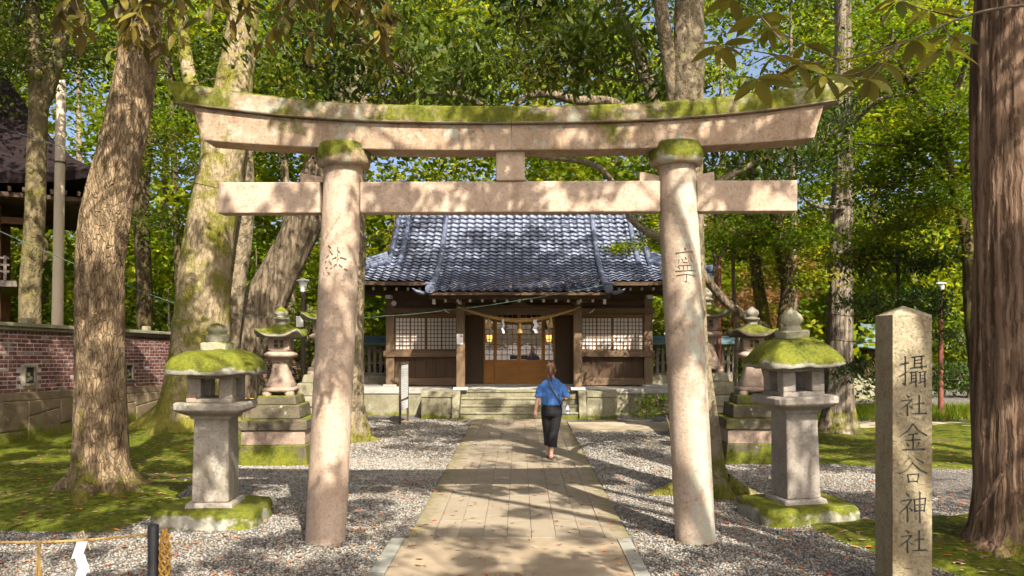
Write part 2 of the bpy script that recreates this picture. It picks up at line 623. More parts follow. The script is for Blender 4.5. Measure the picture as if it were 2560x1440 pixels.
M['grate'] = grate_mat()

# ---------------------------------------------------------------- ground
def smooth(a, lo, hi):
    t = np.clip((a - lo) / (hi - lo), 0, 1)
    return t * t * (3 - 2 * t)


_ph = RNG.uniform(0, 6.28, (14, 3))
_dir = RNG.normal(0, 1, (14, 2))


def wob(x, y, s=1.0):
    r = 0
    for i in range(14):
        k = s * (0.5 + i * 0.42)
        d = _dir[i] / np.linalg.norm(_dir[i])
        r = r + np.sin((x * d[0] + y * d[1]) * k + _ph[i, 0]) / (1 + i * 0.45)
    return r / 4.0


def gravel_mask(x, y):
    w = 0.55 * wob(x, y, 1.0)
    xl = np.interp(y, [0, 7.6, 8.6, 9.6, 12.0, 13.0, 16, 19, 22, 26], [-30, -30, -4.2, -4.05, -4.5, -4.6, -4.6, -6, -7, -7])
    xr = np.interp(y, [0, 6.0, 7.0, 8.2, 9.0, 10.0, 12.4, 12.9, 13.6, 17, 20, 23, 26], [30, 30, 4.0, 3.3, 3.2, 8.2, 8.4, 6.0, 4.4, 4.4, 12, 16, 18])
    g = smooth(x + w * 0.5, xl - 0.15, xl + 0.2) * (1 - smooth(x + w * 0.5, xr - 0.2, xr + 0.15))
    patch = np.exp(-(((x + 4.65) / 0.35) ** 2 + ((y - 11.7) / 0.25) ** 2))
    cedar = np.exp(-(((x - 4.9) ** 2 + (y - 8.0) ** 2) / 1.3 ** 2))
    road = smooth(y + w, 22.5, 23.2) * smooth(x, 9.0, 10.0)
    return np.clip(np.maximum(np.maximum(g, patch), road) - 1.6 * cedar, 0, 1)


def ground_z(x, y):
    g = gravel_mask(x, y)
    m = (1 - g) * (0.055 + 0.035 * wob(x, y, 2.3) + 0.02 * wob(y, x, 6.0))
    near = smooth(y, 3, 5) * (1 - smooth(y, 24, 30))
    d1 = (x + 5.35) ** 2 + (y - 10.2) ** 2
    m = m + 0.17 * np.exp(-d1 / 1.3 ** 2)
    d2 = (x + 7.2) ** 2 + (y - 17.5) ** 2
    m = m + 0.15 * np.exp(-d2 / 2.0 ** 2)
    d3 = (x - 4.95) ** 2 + (y - 8.0) ** 2
    m = m + 0.06 * np.exp(-d3 / 0.9 ** 2)
    m = m * smooth(np.abs(x), 1.25, 1.6)
    far = smooth(y, 60, 160) * 26.0 * (0.8 + 0.2 * np.sin(x * 0.03))      # wooded hill beyond the precinct
    return m * near + far - 0.004


gx = np.concatenate([[-400, -250, -150, -90, -60, -40, -28, -20], np.arange(-15, 17.01, 0.1), [20, 28, 40, 60, 90, 150, 250, 400]])
gy = np.concatenate([[-120, -60, -30, -12, -4, 0], np.arange(2.0, 30.01, 0.1), [32, 36, 42, 50, 60, 75, 90, 110, 130, 160, 220, 320, 500]])
XX, YY = np.meshgrid(gx, gy)
ZZ = ground_z(XX, YY)
gv = np.stack([XX, YY, ZZ], -1).reshape(-1, 3)
nx_, ny_ = len(gx), len(gy)
ii = np.arange(nx_ * ny_).reshape(ny_, nx_)
gf = np.stack([ii[:-1, :-1], ii[:-1, 1:], ii[1:, 1:], ii[1:, :-1]], -1).reshape(-1, 4)


def ground_mat():
    g = G('moss_and_gravel')
    gr = g.attr('gravel')
    n = g.noise(1.2, 6, 0.65)
    n2 = g.noise(13, 5, 0.65)
    n3 = g.noise(70, 3, 0.7)
    moss = g.mix(g.ss(n2, 0.32, 0.68), MOSS_A, (0.13, 0.145, 0.01))
    moss = g.mix(g.math('MULTIPLY', g.ss(n, 0.52, 0.68), 0.8), moss, (0.085, 0.068, 0.03))
    moss = g.mix(g.math('MULTIPLY', g.ss(n3, 0.5, 0.7), 0.45), moss, (0.03, 0.04, 0.006))
    cell = g.xyz(g.voro(46, 'F1', 'Color'))[0]
    dist = g.voro(46, 'F1', 'Distance')
    peb = g.ramp(cell, [(0.0, (0.15, 0.14, 0.13)), (0.5, (0.23, 0.215, 0.195)), (0.85, (0.30, 0.28, 0.255)), (1.0, (0.38, 0.355, 0.325))])
    peb = g.mix(g.ss(dist, 0.28, 0.6), peb, (0.09, 0.08, 0.07))
    peb = g.mix(g.math('MULTIPLY', g.ss(n, 0.5, 0.7), 0.35), peb, (0.17, 0.13, 0.09))
    k = g.ss(g.math('ADD', gr, g.math('MULTIPLY', g.math('SUBTRACT', n2, 0.5), 0.7)), 0.42, 0.58)
    col = g.mix(k, moss, peb)
    hm = g.math('ADD', n2, g.math('MULTIPLY', n3, 0.5))
    hp = g.math('MULTIPLY', g.math('SUBTRACT', 1.0, dist), 0.9)
    h = g.n.new('ShaderNodeMix')
    g.set(h.inputs[0], k)
    g.set(h.inputs[2], hm)
    g.set(h.inputs[3], hp)
    return g.fin(col, 0.92, g.bump(h.outputs[0], 0.9, 0.03), spec=0.12)


M['ground'] = ground_mat()
ground = link('ground', np_mesh('ground', gv, gf, {'gravel': ('POINT', gravel_mask(XX, YY).ravel())}, True), M['ground'])
tag(ground, 'moss and grey gravel ground under the trees', None, None, 'structure')

# paved approach: joint bed with slabs, sandy apron in front, cross path to the right
PW = 1.17
pm = MB().box(-PW, PW, 8.40, 20.62, -0.05, 0.008)
path = pm.build('path', M['joint'])
tag(path, 'stone slab path leading to the shrine steps', None, None, 'structure')
rs = random.Random(5)
ncol = 9
cw = 2 * PW / ncol
slab_meshes = {}
for c in range(ncol):
    y = 8.42 + rs.uniform(0, 0.5)
    first = True
    y0 = 8.415
    while y0 < 20.55:
        L = rs.choice([0.9, 1.15, 1.4, 1.65])
        if first: L = rs.choice([0.55, 0.8, 1.1]); first = False
        y1 = min(y0 + L, 20.60)
        if 20.60 - y1 < 0.3: y1 = 20.60
        key = round(y1 - y0, 2)
        if key not in slab_meshes:
            hw, hl = cw / 2 - 0.002, key / 2 - 0.002
            b = 0.003
            mb = MB()
            mb.rings([[(-hw, -hl, -0.03), (hw, -hl, -0.03), (hw, hl, -0.03), (-hw, hl, -0.03)],
                      [(-hw, -hl, 0.017), (hw, -hl, 0.017), (hw, hl, 0.017), (-hw, hl, 0.017)],
                      [(-hw + b, -hl + b, 0.02), (hw - b, -hl + b, 0.02), (hw - b, hl - b, 0.02), (-hw + b, hl - b, 0.02)]], smooth=False)
            slab_meshes[key] = mb.mesh('slab')
        o = link('slab', slab_meshes[key], M['slab'], path, (-PW + (c + 0.5) * cw, (y0 + y1) / 2, rs.uniform(-0.004, 0.004)), (rs.uniform(-.002, .002), rs.uniform(-.006, .006), 0))
        y0 = y1
ap = MB().box(-1.20, 1.02, 0.5, 8.395, -0.05, 0.022).build('path_apron', M['sand'], None, 0.01)
tag(ap, 'packed sandy path in the foreground', None, None, 'structure')
for x0, x1 in ((-1.345, -1.203), (1.023, 1.165)):
    for k in range(8):
        o = MB().box(x0, x1, 8.39 - (k + 1) * 0.6 + 0.006, 8.39 - k * 0.6, -0.05, 0.026).build('drain_cover', M['grate'], ap, 0.006)
cp = MB().box(1.19, 30, 17.95, 19.75, -0.05, 0.03).build('cross_path', M['cross_path'], None, 0.01)
tag(cp, 'pale side path crossing to the right of the shrine', None, None, 'structure')

# ---------------------------------------------------------------- torii
WIDEN = 1.4


def stroke_cutter(strokes, w, h, depth, embed, cyl=None):
    """brush strokes in a 100-unit box -> prisms along y. cyl = (radius) wraps round a pillar front"""
    mb = MB()
    for st in strokes:
        pts = []
        # resample
        for a, b in zip(st[:-1], st[1:]):
            for k in range(5):
                t = k / 5
                pts.append(tuple(a[i] + (b[i] - a[i]) * t for i in range(3)))
        pts.append(st[-1])
        L, Rr = [], []
        for i, p in enumerate(pts):
            q0, q1 = pts[max(i - 1, 0)], pts[min(i + 1, len(pts) - 1)]
            dx, dy = q1[0] - q0[0], q1[1] - q0[1]
            n = math.hypot(dx, dy) or 1
            nx, ny = -dy / n, dx / n
            hw = p[2] / 2 * WIDEN
            L.append((p[0] + nx * hw, p[1] + ny * hw))
            Rr.append((p[0] - nx * hw, p[1] - ny * hw))

        def tr(p):
            return ((p[0] / 100 - 0.5) * w, p[1] / 100 * h)
        vs, fs = [], []
        n = len(pts)
        for i in range(n):
            lx, lz = tr(L[i]); rx, rz = tr(Rr[i])
            mx, mz = (lx + rx) / 2, (lz + rz) / 2
            yl = yr = 0.0
            if cyl:
                yl = cyl - math.sqrt(max(cyl * cyl - lx * lx, 1e-6))
                yr = cyl - math.sqrt(max(cyl * cyl - rx * rx, 1e-6))
            ym = (yl + yr) / 2
            vs += [(lx, yl - embed, lz), (rx, yr - embed, rz), (rx * 0.5 + mx * 0.5, ym + depth, rz * 0.5 + mz * 0.5), (lx * 0.5 + mx * 0.5, ym + depth, lz * 0.5 + mz * 0.5)]
        for i in range(n - 1):
            a, b = i * 4, (i + 1) * 4
            for k in range(4):
                j = (k + 1) % 4
                fs.append((a + k, a + j, b + j, b + k))
        fs.append((0, 3, 2, 1))
        e = (n - 1) * 4
        fs.append((e, e + 1, e + 2, e + 3))
        mb.add(vs, fs)
    return mb


def carve(target, cut_mesh, groove):
    """boolean the strokes out of the stone once, keep plain mesh data"""
    c = bpy.data.objects.new('cutter', cut_mesh)
    COL.objects.link(c)
    c.parent = target.parent
    c.matrix_parent_inverse = target.matrix_parent_inverse
    c.location = target.location
    c.rotation_euler = target.rotation_euler
    if groove is not None:
        cut_mesh.materials.clear()
        cut_mesh.materials.append(groove)
    md = target.modifiers.new('carve', 'BOOLEAN')
    md.operation = 'DIFFERENCE'
    md.solver = 'EXACT'
    md.use_self = True
    try:
        md.material_mode = 'TRANSFER'
    except Exception:
        pass
    md.object = c
    bpy.context.view_layer.update()
    dg = bpy.context.evaluated_depsgraph_get()
    me = bpy.data.meshes.new_from_object(target.evaluated_get(dg))
    if len(me.polygons) > 6:
        target.modifiers.clear()
        target.data = me
    else:
        target.modifiers.clear()
    bpy.data.objects.remove(c)


TX, TY = -0.09, 8.40
torii = thing('torii_gate', 'tall pinkish granite torii gate with mossy curved lintel across the path', 'torii gate', (TX, TY, 0))
torii.rotation_euler = (0, R(-0.22), 0)


def ring_pts(cx, cy, z, r, n):
    return [(cx + r * math.cos(2 * PI * k / n), cy + r * math.sin(2 * PI * k / n), z) for k in range(n)]


NING = [[(50, 100, 6), (54, 91, 8)], [(17, 87, 5), (12, 77, 6)], [(18, 85, 5), (50, 87, 5), (84, 88, 7), (78, 76, 3)],
        [(26, 68, 3), (20, 57, 7)], [(36, 70, 4), (42, 58, 5), (60, 57, 5), (66, 64, 3)], [(50, 74, 4), (55, 67, 6)], [(72, 70, 4), (82, 58, 7)],
        [(22, 49, 5), (26, 37, 4)], [(22, 49, 4), (78, 50, 5), (74, 37, 4)], [(42, 48, 4), (42, 37, 3)], [(58, 48, 4), (58, 37, 3)], [(8, 33, 5), (92, 35, 6)],
        [(12, 20, 6), (50, 24, 5), (90, 20, 7)], [(51, 22, 6), (51, 1, 6), (42, 6, 3)]]
LEFTCH = [[(18, 97, 5), (30, 86, 10)], [(26, 80, 4), (40, 66, 8)], [(24, 66, 7), (12, 56, 2)], [(8, 40, 3), (14, 50, 5)],
          [(58, 80, 8), (72, 72, 4)], [(40, 54, 5), (58, 59, 6)], [(70, 59, 6), (96, 53, 8)], [(28, 47, 4), (38, 36, 6)], [(12, 25, 6), (20, 29, 5)],
          [(34, 24, 4), (42, 27, 5)], [(47, 29, 4), (58, 39, 5)], [(68, 37, 5), (82, 28, 6)], [(88, 24, 6), (100, 19, 7)], [(4, 15, 4), (6, 3, 4)],
          [(22, 14, 4), (34, 4, 5)], [(60, 92, 4), (62, 60, 4)], [(64, 58, 4), (60, 30, 4)]]
for sx, bx, tx, mat, chars, zc, hc in ((-1, -1.95, -1.735, 'granite', LEFTCH, 2.76, 0.33), (1, 1.945, 1.75, 'granite_lichen', NING, 2.68, 0.36)):
    mb = MB()
    rings = []
    H = 3.96
    for i in range(30):
        t = i / 29
        z = -0.1 + (H + 0.1) * t
        r = 0.208 - 0.008 * t
        rings.append(ring_pts(bx + (tx - bx) * t, 0, z, r * (1 + 0.004 * math.sin(i * 1.7)), 48))
    mb.rings(rings)
    p = mb.build('pillar', [M[mat], M['groove']], torii)
    tz = (zc + hc / 2) / H
    cxp = bx + (tx - bx) * tz
    cm = stroke_cutter(chars, 0.25, hc, 0.024 if sx < 0 else 0.014, 0.03, 0.204)
    for k in range(len(cm.v)):
        x, y, z = cm.v[k]
        zz = z + zc
        cm.v[k] = (x + bx + (tx - bx) * zz / H, y - 0.204, zz)
    carve(p, cm.mesh('cutter'), None)
    for poly in p.data.polygons:
        poly.use_smooth = True
    try:
        es = p.modifiers.new('edges', 'EDGE_SPLIT'); es.split_angle = R(30)
    except Exception:
        pass
    cap = MB()
    cap.lathe([(0.235, 3.915), (0.27, 3.93), (0.282, 3.99), (0.285, 4.08), (0.27, 4.135), (0.255, 4.15)], 40, tx + (bx - tx) * 0.01, 0)
    cap.build('collar', M['granite_moss'], p)

# tie beam (nuki), in three pieces between the pillars
for x0, x1 in ((-3.03, -1.97), (-1.55, 1.57), (1.95, 2.995)):
    MB().box(x0, x1, -0.095, 0.095, 3.43, 3.752).build('tie_beam', M['granite'], torii, 0.012)
MB().box(-0.135, 0.165, -0.12, 0.12, 3.754, 4.06).build('centre_strut', M['granite'], torii, 0.012)
for x0, x1, s in ((-2.18, -1.94, -1), (1.36, 1.575, -1), (1.94, 2.14, 1)):
    hi, lo = (0.10, 0.055)
    zl, zr = (hi, lo) if s < 0 else (lo, hi)
    MB().prism([(x0, 3.754), (x1, 3.754), (x1, 3.754 + zr), (x0 if s < 0 else x0, 3.754 + zl)], -0.06, 0.06).build('wedge', M['granite'], torii, 0.006)


def lift(x, a, p=2.5):
    return a * (abs(x) / 3.5) ** p


def beam_half(x_in, x_top, x_bot, zb, zt, yb, yt, ab, at, crown=0.0, n=18):
    """curved lintel half from x_in to a slanted end; (zb, zt) heights, (yb, yt) half depths"""
    rings = []
    for i in range(n + 1):
        t = i / n
        def X(k):
            e = x_bot + (x_top - x_bot) * k
            return x_in + (e - x_in) * t
        xb, xt = X(0.0), X(1.0)
        b, c = zb + lift(xb, ab), zt + lift(xt, at)
        rings.append([(xb, -yb, b), (xb, yb, b), (xt, yt, c), (xt, 0, c + crown), (xt, -yt, c)])
    return MB().rings(rings, smooth=False)


for s in (-1, 1):
    b = beam_half(0.003 * s + 0.03, s * 3.24, s * 3.14, 4.055, 4.318, 0.17, 0.185, 0.15, 0.24)
    b.build('lower_lintel', M['lintel'], torii, 0.012)
    b = beam_half(0.002 * s + 0.03, s * 3.50, s * 3.40, 4.321, 4.49, 0.235, 0.25, 0.24, 0.285, 0.03)
    b.build('top_lintel', M['granite_moss'], torii, 0.014)

# ---------------------------------------------------------------- stone marker with carved name
SHI = [[(26, 93, 3), (37, 83, 10)], [(8, 68, 5), (45, 73, 8), (30, 52, 6), (4, 30, 2)], [(30, 54, 6), (31, 2, 7)], [(36, 48, 3), (48, 37, 8)]]
GLYPH = {
    'she': [[(4, 70, 6), (36, 75, 6)], [(23, 96, 8), (23, 8, 7), (13, 15, 3)], [(2, 33, 8), (38, 52, 2)],
            [(44, 92, 5), (90, 96, 6)], [(56, 94, 6), (55, 63, 5)], [(80, 96, 6), (80, 56, 7)], [(56, 83, 4), (80, 85, 4)], [(56, 74, 4), (80, 75, 4)], [(40, 59, 5), (98, 65, 7)],
            [(39, 46, 4), (67, 49, 4)], [(45, 47, 5), (45, 16, 4)], [(60, 48, 5), (60, 3, 6)], [(45, 37, 3), (60, 38, 3)], [(45, 28, 3), (60, 29, 3)], [(37, 13, 6), (66, 22, 3)],
            [(69, 47, 4), (98, 50, 4)], [(75, 48, 5), (75, 16, 4)], [(91, 49, 6), (91, 2, 6)], [(75, 38, 3), (91, 39, 3)], [(75, 29, 3), (91, 30, 3)], [(68, 14, 5), (97, 22, 3)]],
    'sha': SHI + [[(55, 54, 5), (90, 60, 8)], [(71, 94, 8), (71, 14, 7)], [(46, 12, 6), (98, 14, 10)]],
    'kin': [[(50, 99, 8), (32, 74, 7), (2, 54, 2)], [(50, 96, 4), (72, 70, 10), (99, 57, 7)], [(34, 61, 5), (66, 64, 7)], [(24, 41, 5), (76, 44, 7)], [(50, 62, 7), (50, 12, 7)],
            [(28, 33, 4), (36, 20, 8)], [(72, 35, 8), (63, 20, 3)], [(12, 9, 6), (90, 12, 9)]],
    'kok': [[(39, 96, 8), (15, 75, 2)], [(60, 94, 4), (86, 76, 10)], [(50, 80, 8), (30, 54, 6), (2, 38, 2)], [(51, 76, 5), (74, 50, 11), (99, 41, 7)],
            [(31, 37, 6), (36, 6, 6)], [(31, 35, 5), (69, 38, 7), (64, 7, 6)], [(37, 11, 5), (64, 12, 6)]],
    'jin': SHI + [[(54, 75, 6), (57, 33, 6)], [(54, 73, 5), (93, 77, 7), (88, 33, 6)], [(57, 55, 5), (88, 57, 5)], [(57, 36, 5), (88, 38, 5)], [(73, 99, 7), (73, -2, 7)]],
}
mk = thing('stone_marker', 'tall square stone marker post carved with a column of six characters', 'stone marker', (3.197, 6.665, 0))
hw = 0.161
b = MB()
b.rings([[(-hw, -hw, -0.2), (hw, -hw, -0.2), (hw, hw, -0.2), (-hw, hw, -0.2)], [(-hw, -hw, 2.315), (hw, -hw, 2.315), (hw, hw, 2.315), (-hw, hw, 2.315)],
         [(-.006, -.006, 2.395), (.006, -.006, 2.395), (.006, .006, 2.395), (-.006, .006, 2.395)]], smooth=False)
body = b.build('post', [M['marker'], M['groove']], mk, 0.006)
cut = MB()
for ch, py0, py1 in (('she', 887, 970), ('sha', 984, 1042), ('kin', 1058, 1132), ('kok', 1142, 1212), ('jin', 1228, 1306), ('sha', 1322, 1384)):
    z1, z0 = WZ(py0, 6.504), WZ(py1, 6.504)
    c = stroke_cutter(GLYPH[ch], 0.235, z1 - z0, 0.010, 0.02)
    cut.add([(x + 0.004, y - hw, z + z0) for x, y, z in c.v], c.f)
carve(body, cut.mesh('cutter'), M['groove'])
# ---------------------------------------------------------------- front stone lanterns
from mathutils import noise as mnoise


def lumpy(o, amp, f):
    """push vertices about with smooth noise so that nothing stays machine-made"""
    for v in o.data.vertices:
        p = v.co * f
        v.co += Vector((mnoise.noise(p + Vector((o.location.x, 3, 1))), mnoise.noise(p + Vector((7, 1, 4))), mnoise.noise(p + Vector((2, 9, 5))))) * amp
    return o


def front_lantern(name, label, X, Y, rz, rough_slab, tilt, cap_r, cap_pow, cap_h, fin, mat, prof_):
    t = thing(name, label, 'stone lantern', (X, Y, 0), rz, 'pair of tall lanterns beside the torii')
    t.rotation_euler = (0, tilt, rz)
    rr = random.Random(int(X * 100))
    n = 40
    rings = []
    for z, k in ((-0.08, 1.03), (0.02, 1.0), (0.07, 0.985), (0.12, 0.99), (0.165, 0.965), (0.19, 0.93), (0.20, 0.88)):
        ring = []
        for i in range(n):
            a = 2 * PI * i / n
            d = (abs(math.cos(a)) ** 8 + abs(math.sin(a)) ** 8) ** (-1 / 8)
            wv = 1 + rough_slab * (math.sin(i * 2.3 + X) * 0.5 + math.sin(i * 4.1 + z * 20) * 0.4)
            ring.append((0.58 * k * d * wv * math.cos(a), 0.50 * k * d * wv * math.sin(a), z + rr.uniform(-.006, .006)))
        rings.append(ring)
    lumpy(MB().rings(rings, smooth=True).build('ground_slab', M['lantern_roof'], t), 0.02, 6)
    MB().frustum(0.27, 0.255, 0.185, 0.25).build('plinth', M[mat], t, 0.018)
    MB().frustum(0.208, 0.194, 0.25, 1.22).build('shaft', M[mat], t, 0.018, seg=3)
    MB().lathe([(0.235, 1.20), (0.25, 1.235), (0.285, 1.25), (0.37, 1.29), (0.392, 1.315), (0.392, 1.372), (0.375, 1.39)], 48, power=9, smooth=False).build('platform', M[mat], t, 0.005)
    fb = MB()
    fb.box(-0.255, 0.255, -0.255, 0.255, 1.385, 1.44)
    fb.box(-0.255, 0.255, -0.255, 0.255, 1.66, 1.73)
    a = 0.10
    for sx in (-1, 1):
        for sy in (-1, 1):
            x0, x1 = sorted((sx * a, sx * 0.254))
            y0, y1 = sorted((sy * a, sy * 0.254))
            fb.box(x0, x1, y0, y1, 1.4405, 1.6595)
    fb.build('fire_box', M[mat], t, 0.01)
    rf = MB()
    rf.lathe([(r * cap_r if r > .45 else r * cap_r, 1.706 + (z - 1.706) * cap_h) for r, z in prof_], 72, power=cap_pow, smooth=True)
    lumpy(lumpy(rf.build('roof', M['lantern_roof'], t), 0.022, 5), 0.01, 17)
    zt_ = 1.706 + (2.045 - 1.706) * cap_h
    fn = MB()
    fn.lathe([(0.155, zt_ - .02), (0.165, zt_ + .055), (0.145, zt_ + .072)], 32, power=6, smooth=False)
    fn.lathe([(r, zt_ + .07 + z) for r, z in fin], 28)
    lumpy(fn.build('finial', M['finial'], t), 0.008, 14)
    return t


la = front_lantern('stone_lantern', 'tall stone lantern with rounded mossy cap left of the torii', -3.53, 9.30, R(3), 0.03, R(0.6), 0.515, 3.6, 0.86,
                   [(0.12, 0), (0.13, .02), (0.13, .08), (0.11, .098), (0.08, .103), (0.10, .118), (0.108, .15), (0.09, .19), (0.05, .213), (0.01, .225)], 'lantern',
                   [(0.40, 1.706), (0.50, 1.705), (0.975, 1.71), (1.0, 1.73), (1.0, 1.79), (0.985, 1.82), (0.955, 1.86), (0.91, 1.895), (0.85, 1.93), (0.77, 1.962), (0.67, 1.99), (0.55, 2.013), (0.42, 2.03), (0.26, 2.045)])
lb = front_lantern('stone_lantern', 'tall stone lantern with squarer cap and onion finial right of the torii', 3.27, 9.45, R(9), 0.022, R(-1.3), 0.465, 7.0, 1.0,
                   [(0.105, 0), (0.11, .03), (0.09, .05), (0.08, .055), (0.118, .085), (0.128, .125), (0.11, .17), (0.06, .215), (0.025, .24), (0.005, .262)], 'lantern_b',
                   [(0.40, 1.706), (0.50, 1.705), (0.98, 1.71), (1.0, 1.722), (1.0, 1.768), (0.965, 1.80), (0.91, 1.84), (0.85, 1.878), (0.78, 1.915), (0.70, 1.95), (0.60, 1.982), (0.49, 2.008), (0.38, 2.028), (0.28, 2.045)])
lb.scale = (1, 1, 1.045)
# broken corner stone left in the window of the left lantern
lumpy(MB().box(-0.26, -0.14, -0.268, -0.20, 1.392, 1.50).build('patch_stone', M['lantern_pink'], la, 0.012), 0.01, 9)


# ---------------------------------------------------------------- ornate lanterns on stepped pedestals
def shrine_lantern(label, X, Y, s, body, base, rz=0.0, hped=1.0):
    t = thing('pedestal_lantern', label, 'stone lantern', (X, Y, 0), rz, 'ornate lanterns on stepped pedestals')
    t.scale = (s, s, s)
    MB().frustum(0.58, 0.54, -0.05, 0.34).build('base_block', M[base], t, 0.02)
    pc = MB().frustum(0.525, 0.525, 0.342, 0.58).build('die_course', M[body], t, 0.012)
    MB().box(-0.56, 0.56, -0.56, 0.56, 0.582, 0.76).build('cornice', M[base], t, 0.02)
    MB().frustum(0.42, 0.40, 0.762, 0.99).build('step', M[base], t, 0.02)
    MB().frustum(0.34, 0.31, 0.992, 1.14).build('step', M[base], t, 0.02)
    ft = MB()
    ft.lathe([(0.25, 1.20), (0.27, 1.22), (0.27, 1.255), (0.24, 1.275)], 32, power=7)
    for sx in (-1, 1):
        for sy in (-1, 1):
            ft.lathe([(0.075, 1.135), (0.085, 1.17), (0.07, 1.21)], 12, sx * 0.19, sy * 0.19)
    ft.build('foot', M[body], t)
    MB().lathe([(0.215, 1.27), (0.225, 1.30), (0.205, 1.36), (0.165, 1.46), (0.14, 1.56), (0.132, 1.64), (0.14, 1.70), (0.17, 1.73), (0.155, 1.75)], 32, power=5).build('shaft', M[body], t)
    MB().lathe([(0.15, 1.745), (0.255, 1.80), (0.262, 1.84), (0.20, 1.88)], 32, power=4).build('platform', M[body], t)
    fb = MB()
    # fire box: four corner posts, rounded, with pierced faces
    fb.lathe([(0.165, 1.875), (0.185, 1.90), (0.185, 1.915)], 24, power=5)
    fb.lathe([(0.188, 2.075), (0.188, 2.10), (0.17, 2.13)], 24, power=5)
    for sx in (-1, 1):
        for sy in (-1, 1):
            x0, x1 = sorted((sx * 0.075, sx * 0.178)); y0, y1 = sorted((sy * 0.075, sy * 0.178))
            fb.box(x0, x1, y0, y1, 1.914, 2.076)
    for k in range(4):
        Mx = Matrix.Rotation(k * PI / 2, 4, 'Z')
        fb.box(-0.0745, 0.0745, -0.165, -0.135, 1.9145, 1.955, M=Mx)
        fb.box(-0.018, 0.018, -0.165, -0.135, 1.956, 2.075, M=Mx)
        fb.box(-0.0745, -0.0185, -0.165, -0.135, 2.01, 2.03, M=Mx)
        fb.box(0.0185, 0.0745, -0.165, -0.135, 2.0, 2.02, M=Mx)
    fb.build('fire_box', M[body], t, 0.006)
    # roof with upswept corners
    n = 48
    rings = []
    for r, z, up in ((0.19, 2.12, 0), (0.37, 2.125, 0.10), (0.395, 2.165, 0.115), (0.30, 2.215, 0.05), (0.20, 2.29, 0.01), (0.11, 2.345, 0)):
        ring = []
        for k in range(n):
            a = 2 * PI * k / n
            d = (abs(math.cos(a)) ** 6 + abs(math.sin(a)) ** 6) ** (-1 / 6)
            c = max(0, (d - 1.0) / 0.26) ** 2
            ring.append((r * d * math.cos(a), r * d * math.sin(a), z + up * c))
        rings.append(ring)
    MB().rings(rings).build('roof', M['lantern_roof'] if base != 'dark_stone' or X < 0 else M['dark_stone'], t)
    MB().lathe([(0.09, 2.335), (0.095, 2.37), (0.075, 2.40), (0.10, 2.42), (0.135, 2.435), (0.13, 2.46), (0.08, 2.475), (0.10, 2.50), (0.118, 2.545), (0.10, 2.59), (0.05, 2.625), (0.006, 2.66)], 24).build('finial', M['lantern_roof'] if X < 0 else M['lantern'], t)
    return t


shrine_lantern('pink stone lantern on mossy stepped pedestal beside the left gate pillar', WX(703, 13.75), 13.75, 1.0, 'lantern_pink', 'dark_stone', R(2))
shrine_lantern('dark stone lantern on stepped pedestal behind the right front lantern', WX(1880, 13.9), 13.9, 1.0, 'lantern_pink', 'dark_stone', R(-3))
shrine_lantern('larger stone lantern half hidden behind the left gate pillar', WX(812, 17.2), 17.2, 1.17, 'lantern_pink', 'platform', 0)
shrine_lantern('larger mossy roofed lantern half hidden behind the right gate pillar', WX(1765, 17.2), 17.2, 1.2, 'lantern_pink', 'platform', 0)

# ---------------------------------------------------------------- brick wall on the left
WO = Vector((-0.649 * 15.3, 15.3, 0))
WD = Vector((0.135, 1.0, -0.029)).normalized()
wyaw = math.atan2(WD.y, WD.x)
wall = thing('brick_wall', 'long red brick wall on a stone base behind the moss at left', 'wall', WO)
wall.rotation_euler = Matrix((WD, Vector((-WD.y, WD.x, 0)).normalized(), WD.cross(Vector((-WD.y, WD.x, 0)).normalized()))).transposed().to_euler()
# local: x along the wall (away from the camera), -y towards the path, z up
W0, W1 = -4.0, 22.0
ZB, ZT = 1.04, 2.27
MB().box(W0, W1, 0.012, 0.30, ZB + 0.001, ZT - 0.001).build('mortar_core', M['mortar'], wall)
niches = [(0.72, 1.14), (2.42, 1.62), (3.95, 1.16), (6.35, 1.62), (9.4, 1.14), (12.0, 1.62)]


def brick_mesh(L):
    mb = MB()
    h, d = 0.030, 0.05
    b = 0.004
    x = L / 2
    mb.rings([[(-x, d, -h), (x, d, -h), (x, d, h), (-x, d, h)], [(-x, 0.008, -h), (x, 0.008, -h), (x, 0.008, h), (-x, 0.008, h)],
              [(-x + b, 0.0045, -h + b), (x - b, 0.0045, -h + b), (x - b, 0.0045, h - b), (-x + b, 0.0045, h - b)]], smooth=False)
    return mb


bmL, bmS = brick_mesh(0.20).mesh('brick'), brick_mesh(0.093).mesh('brick')
course = 0.082
ncour = int((ZT - ZB) / course)
bl = []
rb = random.Random(3)
for r in range(ncour):
    z = ZB + course * (r + 0.5)
    x = W0 + (0.0 if r % 2 else 0.11)
    head = (r % 4 == 2)
    while x < W1 - 0.2:
        L = 0.093 if head else 0.20
        xc = x + L / 2
        x += L + 0.02
        if any(abs(xc - nx) < 0.165 + L / 2 and abs(z - (nz + 0.24)) < 0.205 + 0.035 for nx, nz in niches):
            continue
        bl.append((xc, z, L))
vis = lambda q: (q[0] > -2.1) and q[0] < 12
bl.sort(key=lambda q: (0 if q[0] > -0.25 else 1, q[0]))
rest_v = MB()
rest_r = []
for i, (xc, z, L) in enumerate(bl):
    dy = rb.uniform(-0.004, 0.003)
    if i < 300:
        link('brick', bmL if L > 0.15 else bmS, M['brick'], wall, (xc, dy, z))
    else:
        src = brick_mesh(L)
        rest_v.add([(px + xc, py + dy, pz + z) for px, py, pz in src.v], src.f)
        rest_r += [rb.random()] * len(src.f)
o = link('brickwork', rest_v.mesh('brickwork'), M['brick'], wall)
a = o.data.attributes.new('rnd', 'FLOAT', 'FACE')
a.data.foreach_set('value', rest_r)
o['kind'] = 'stuff'
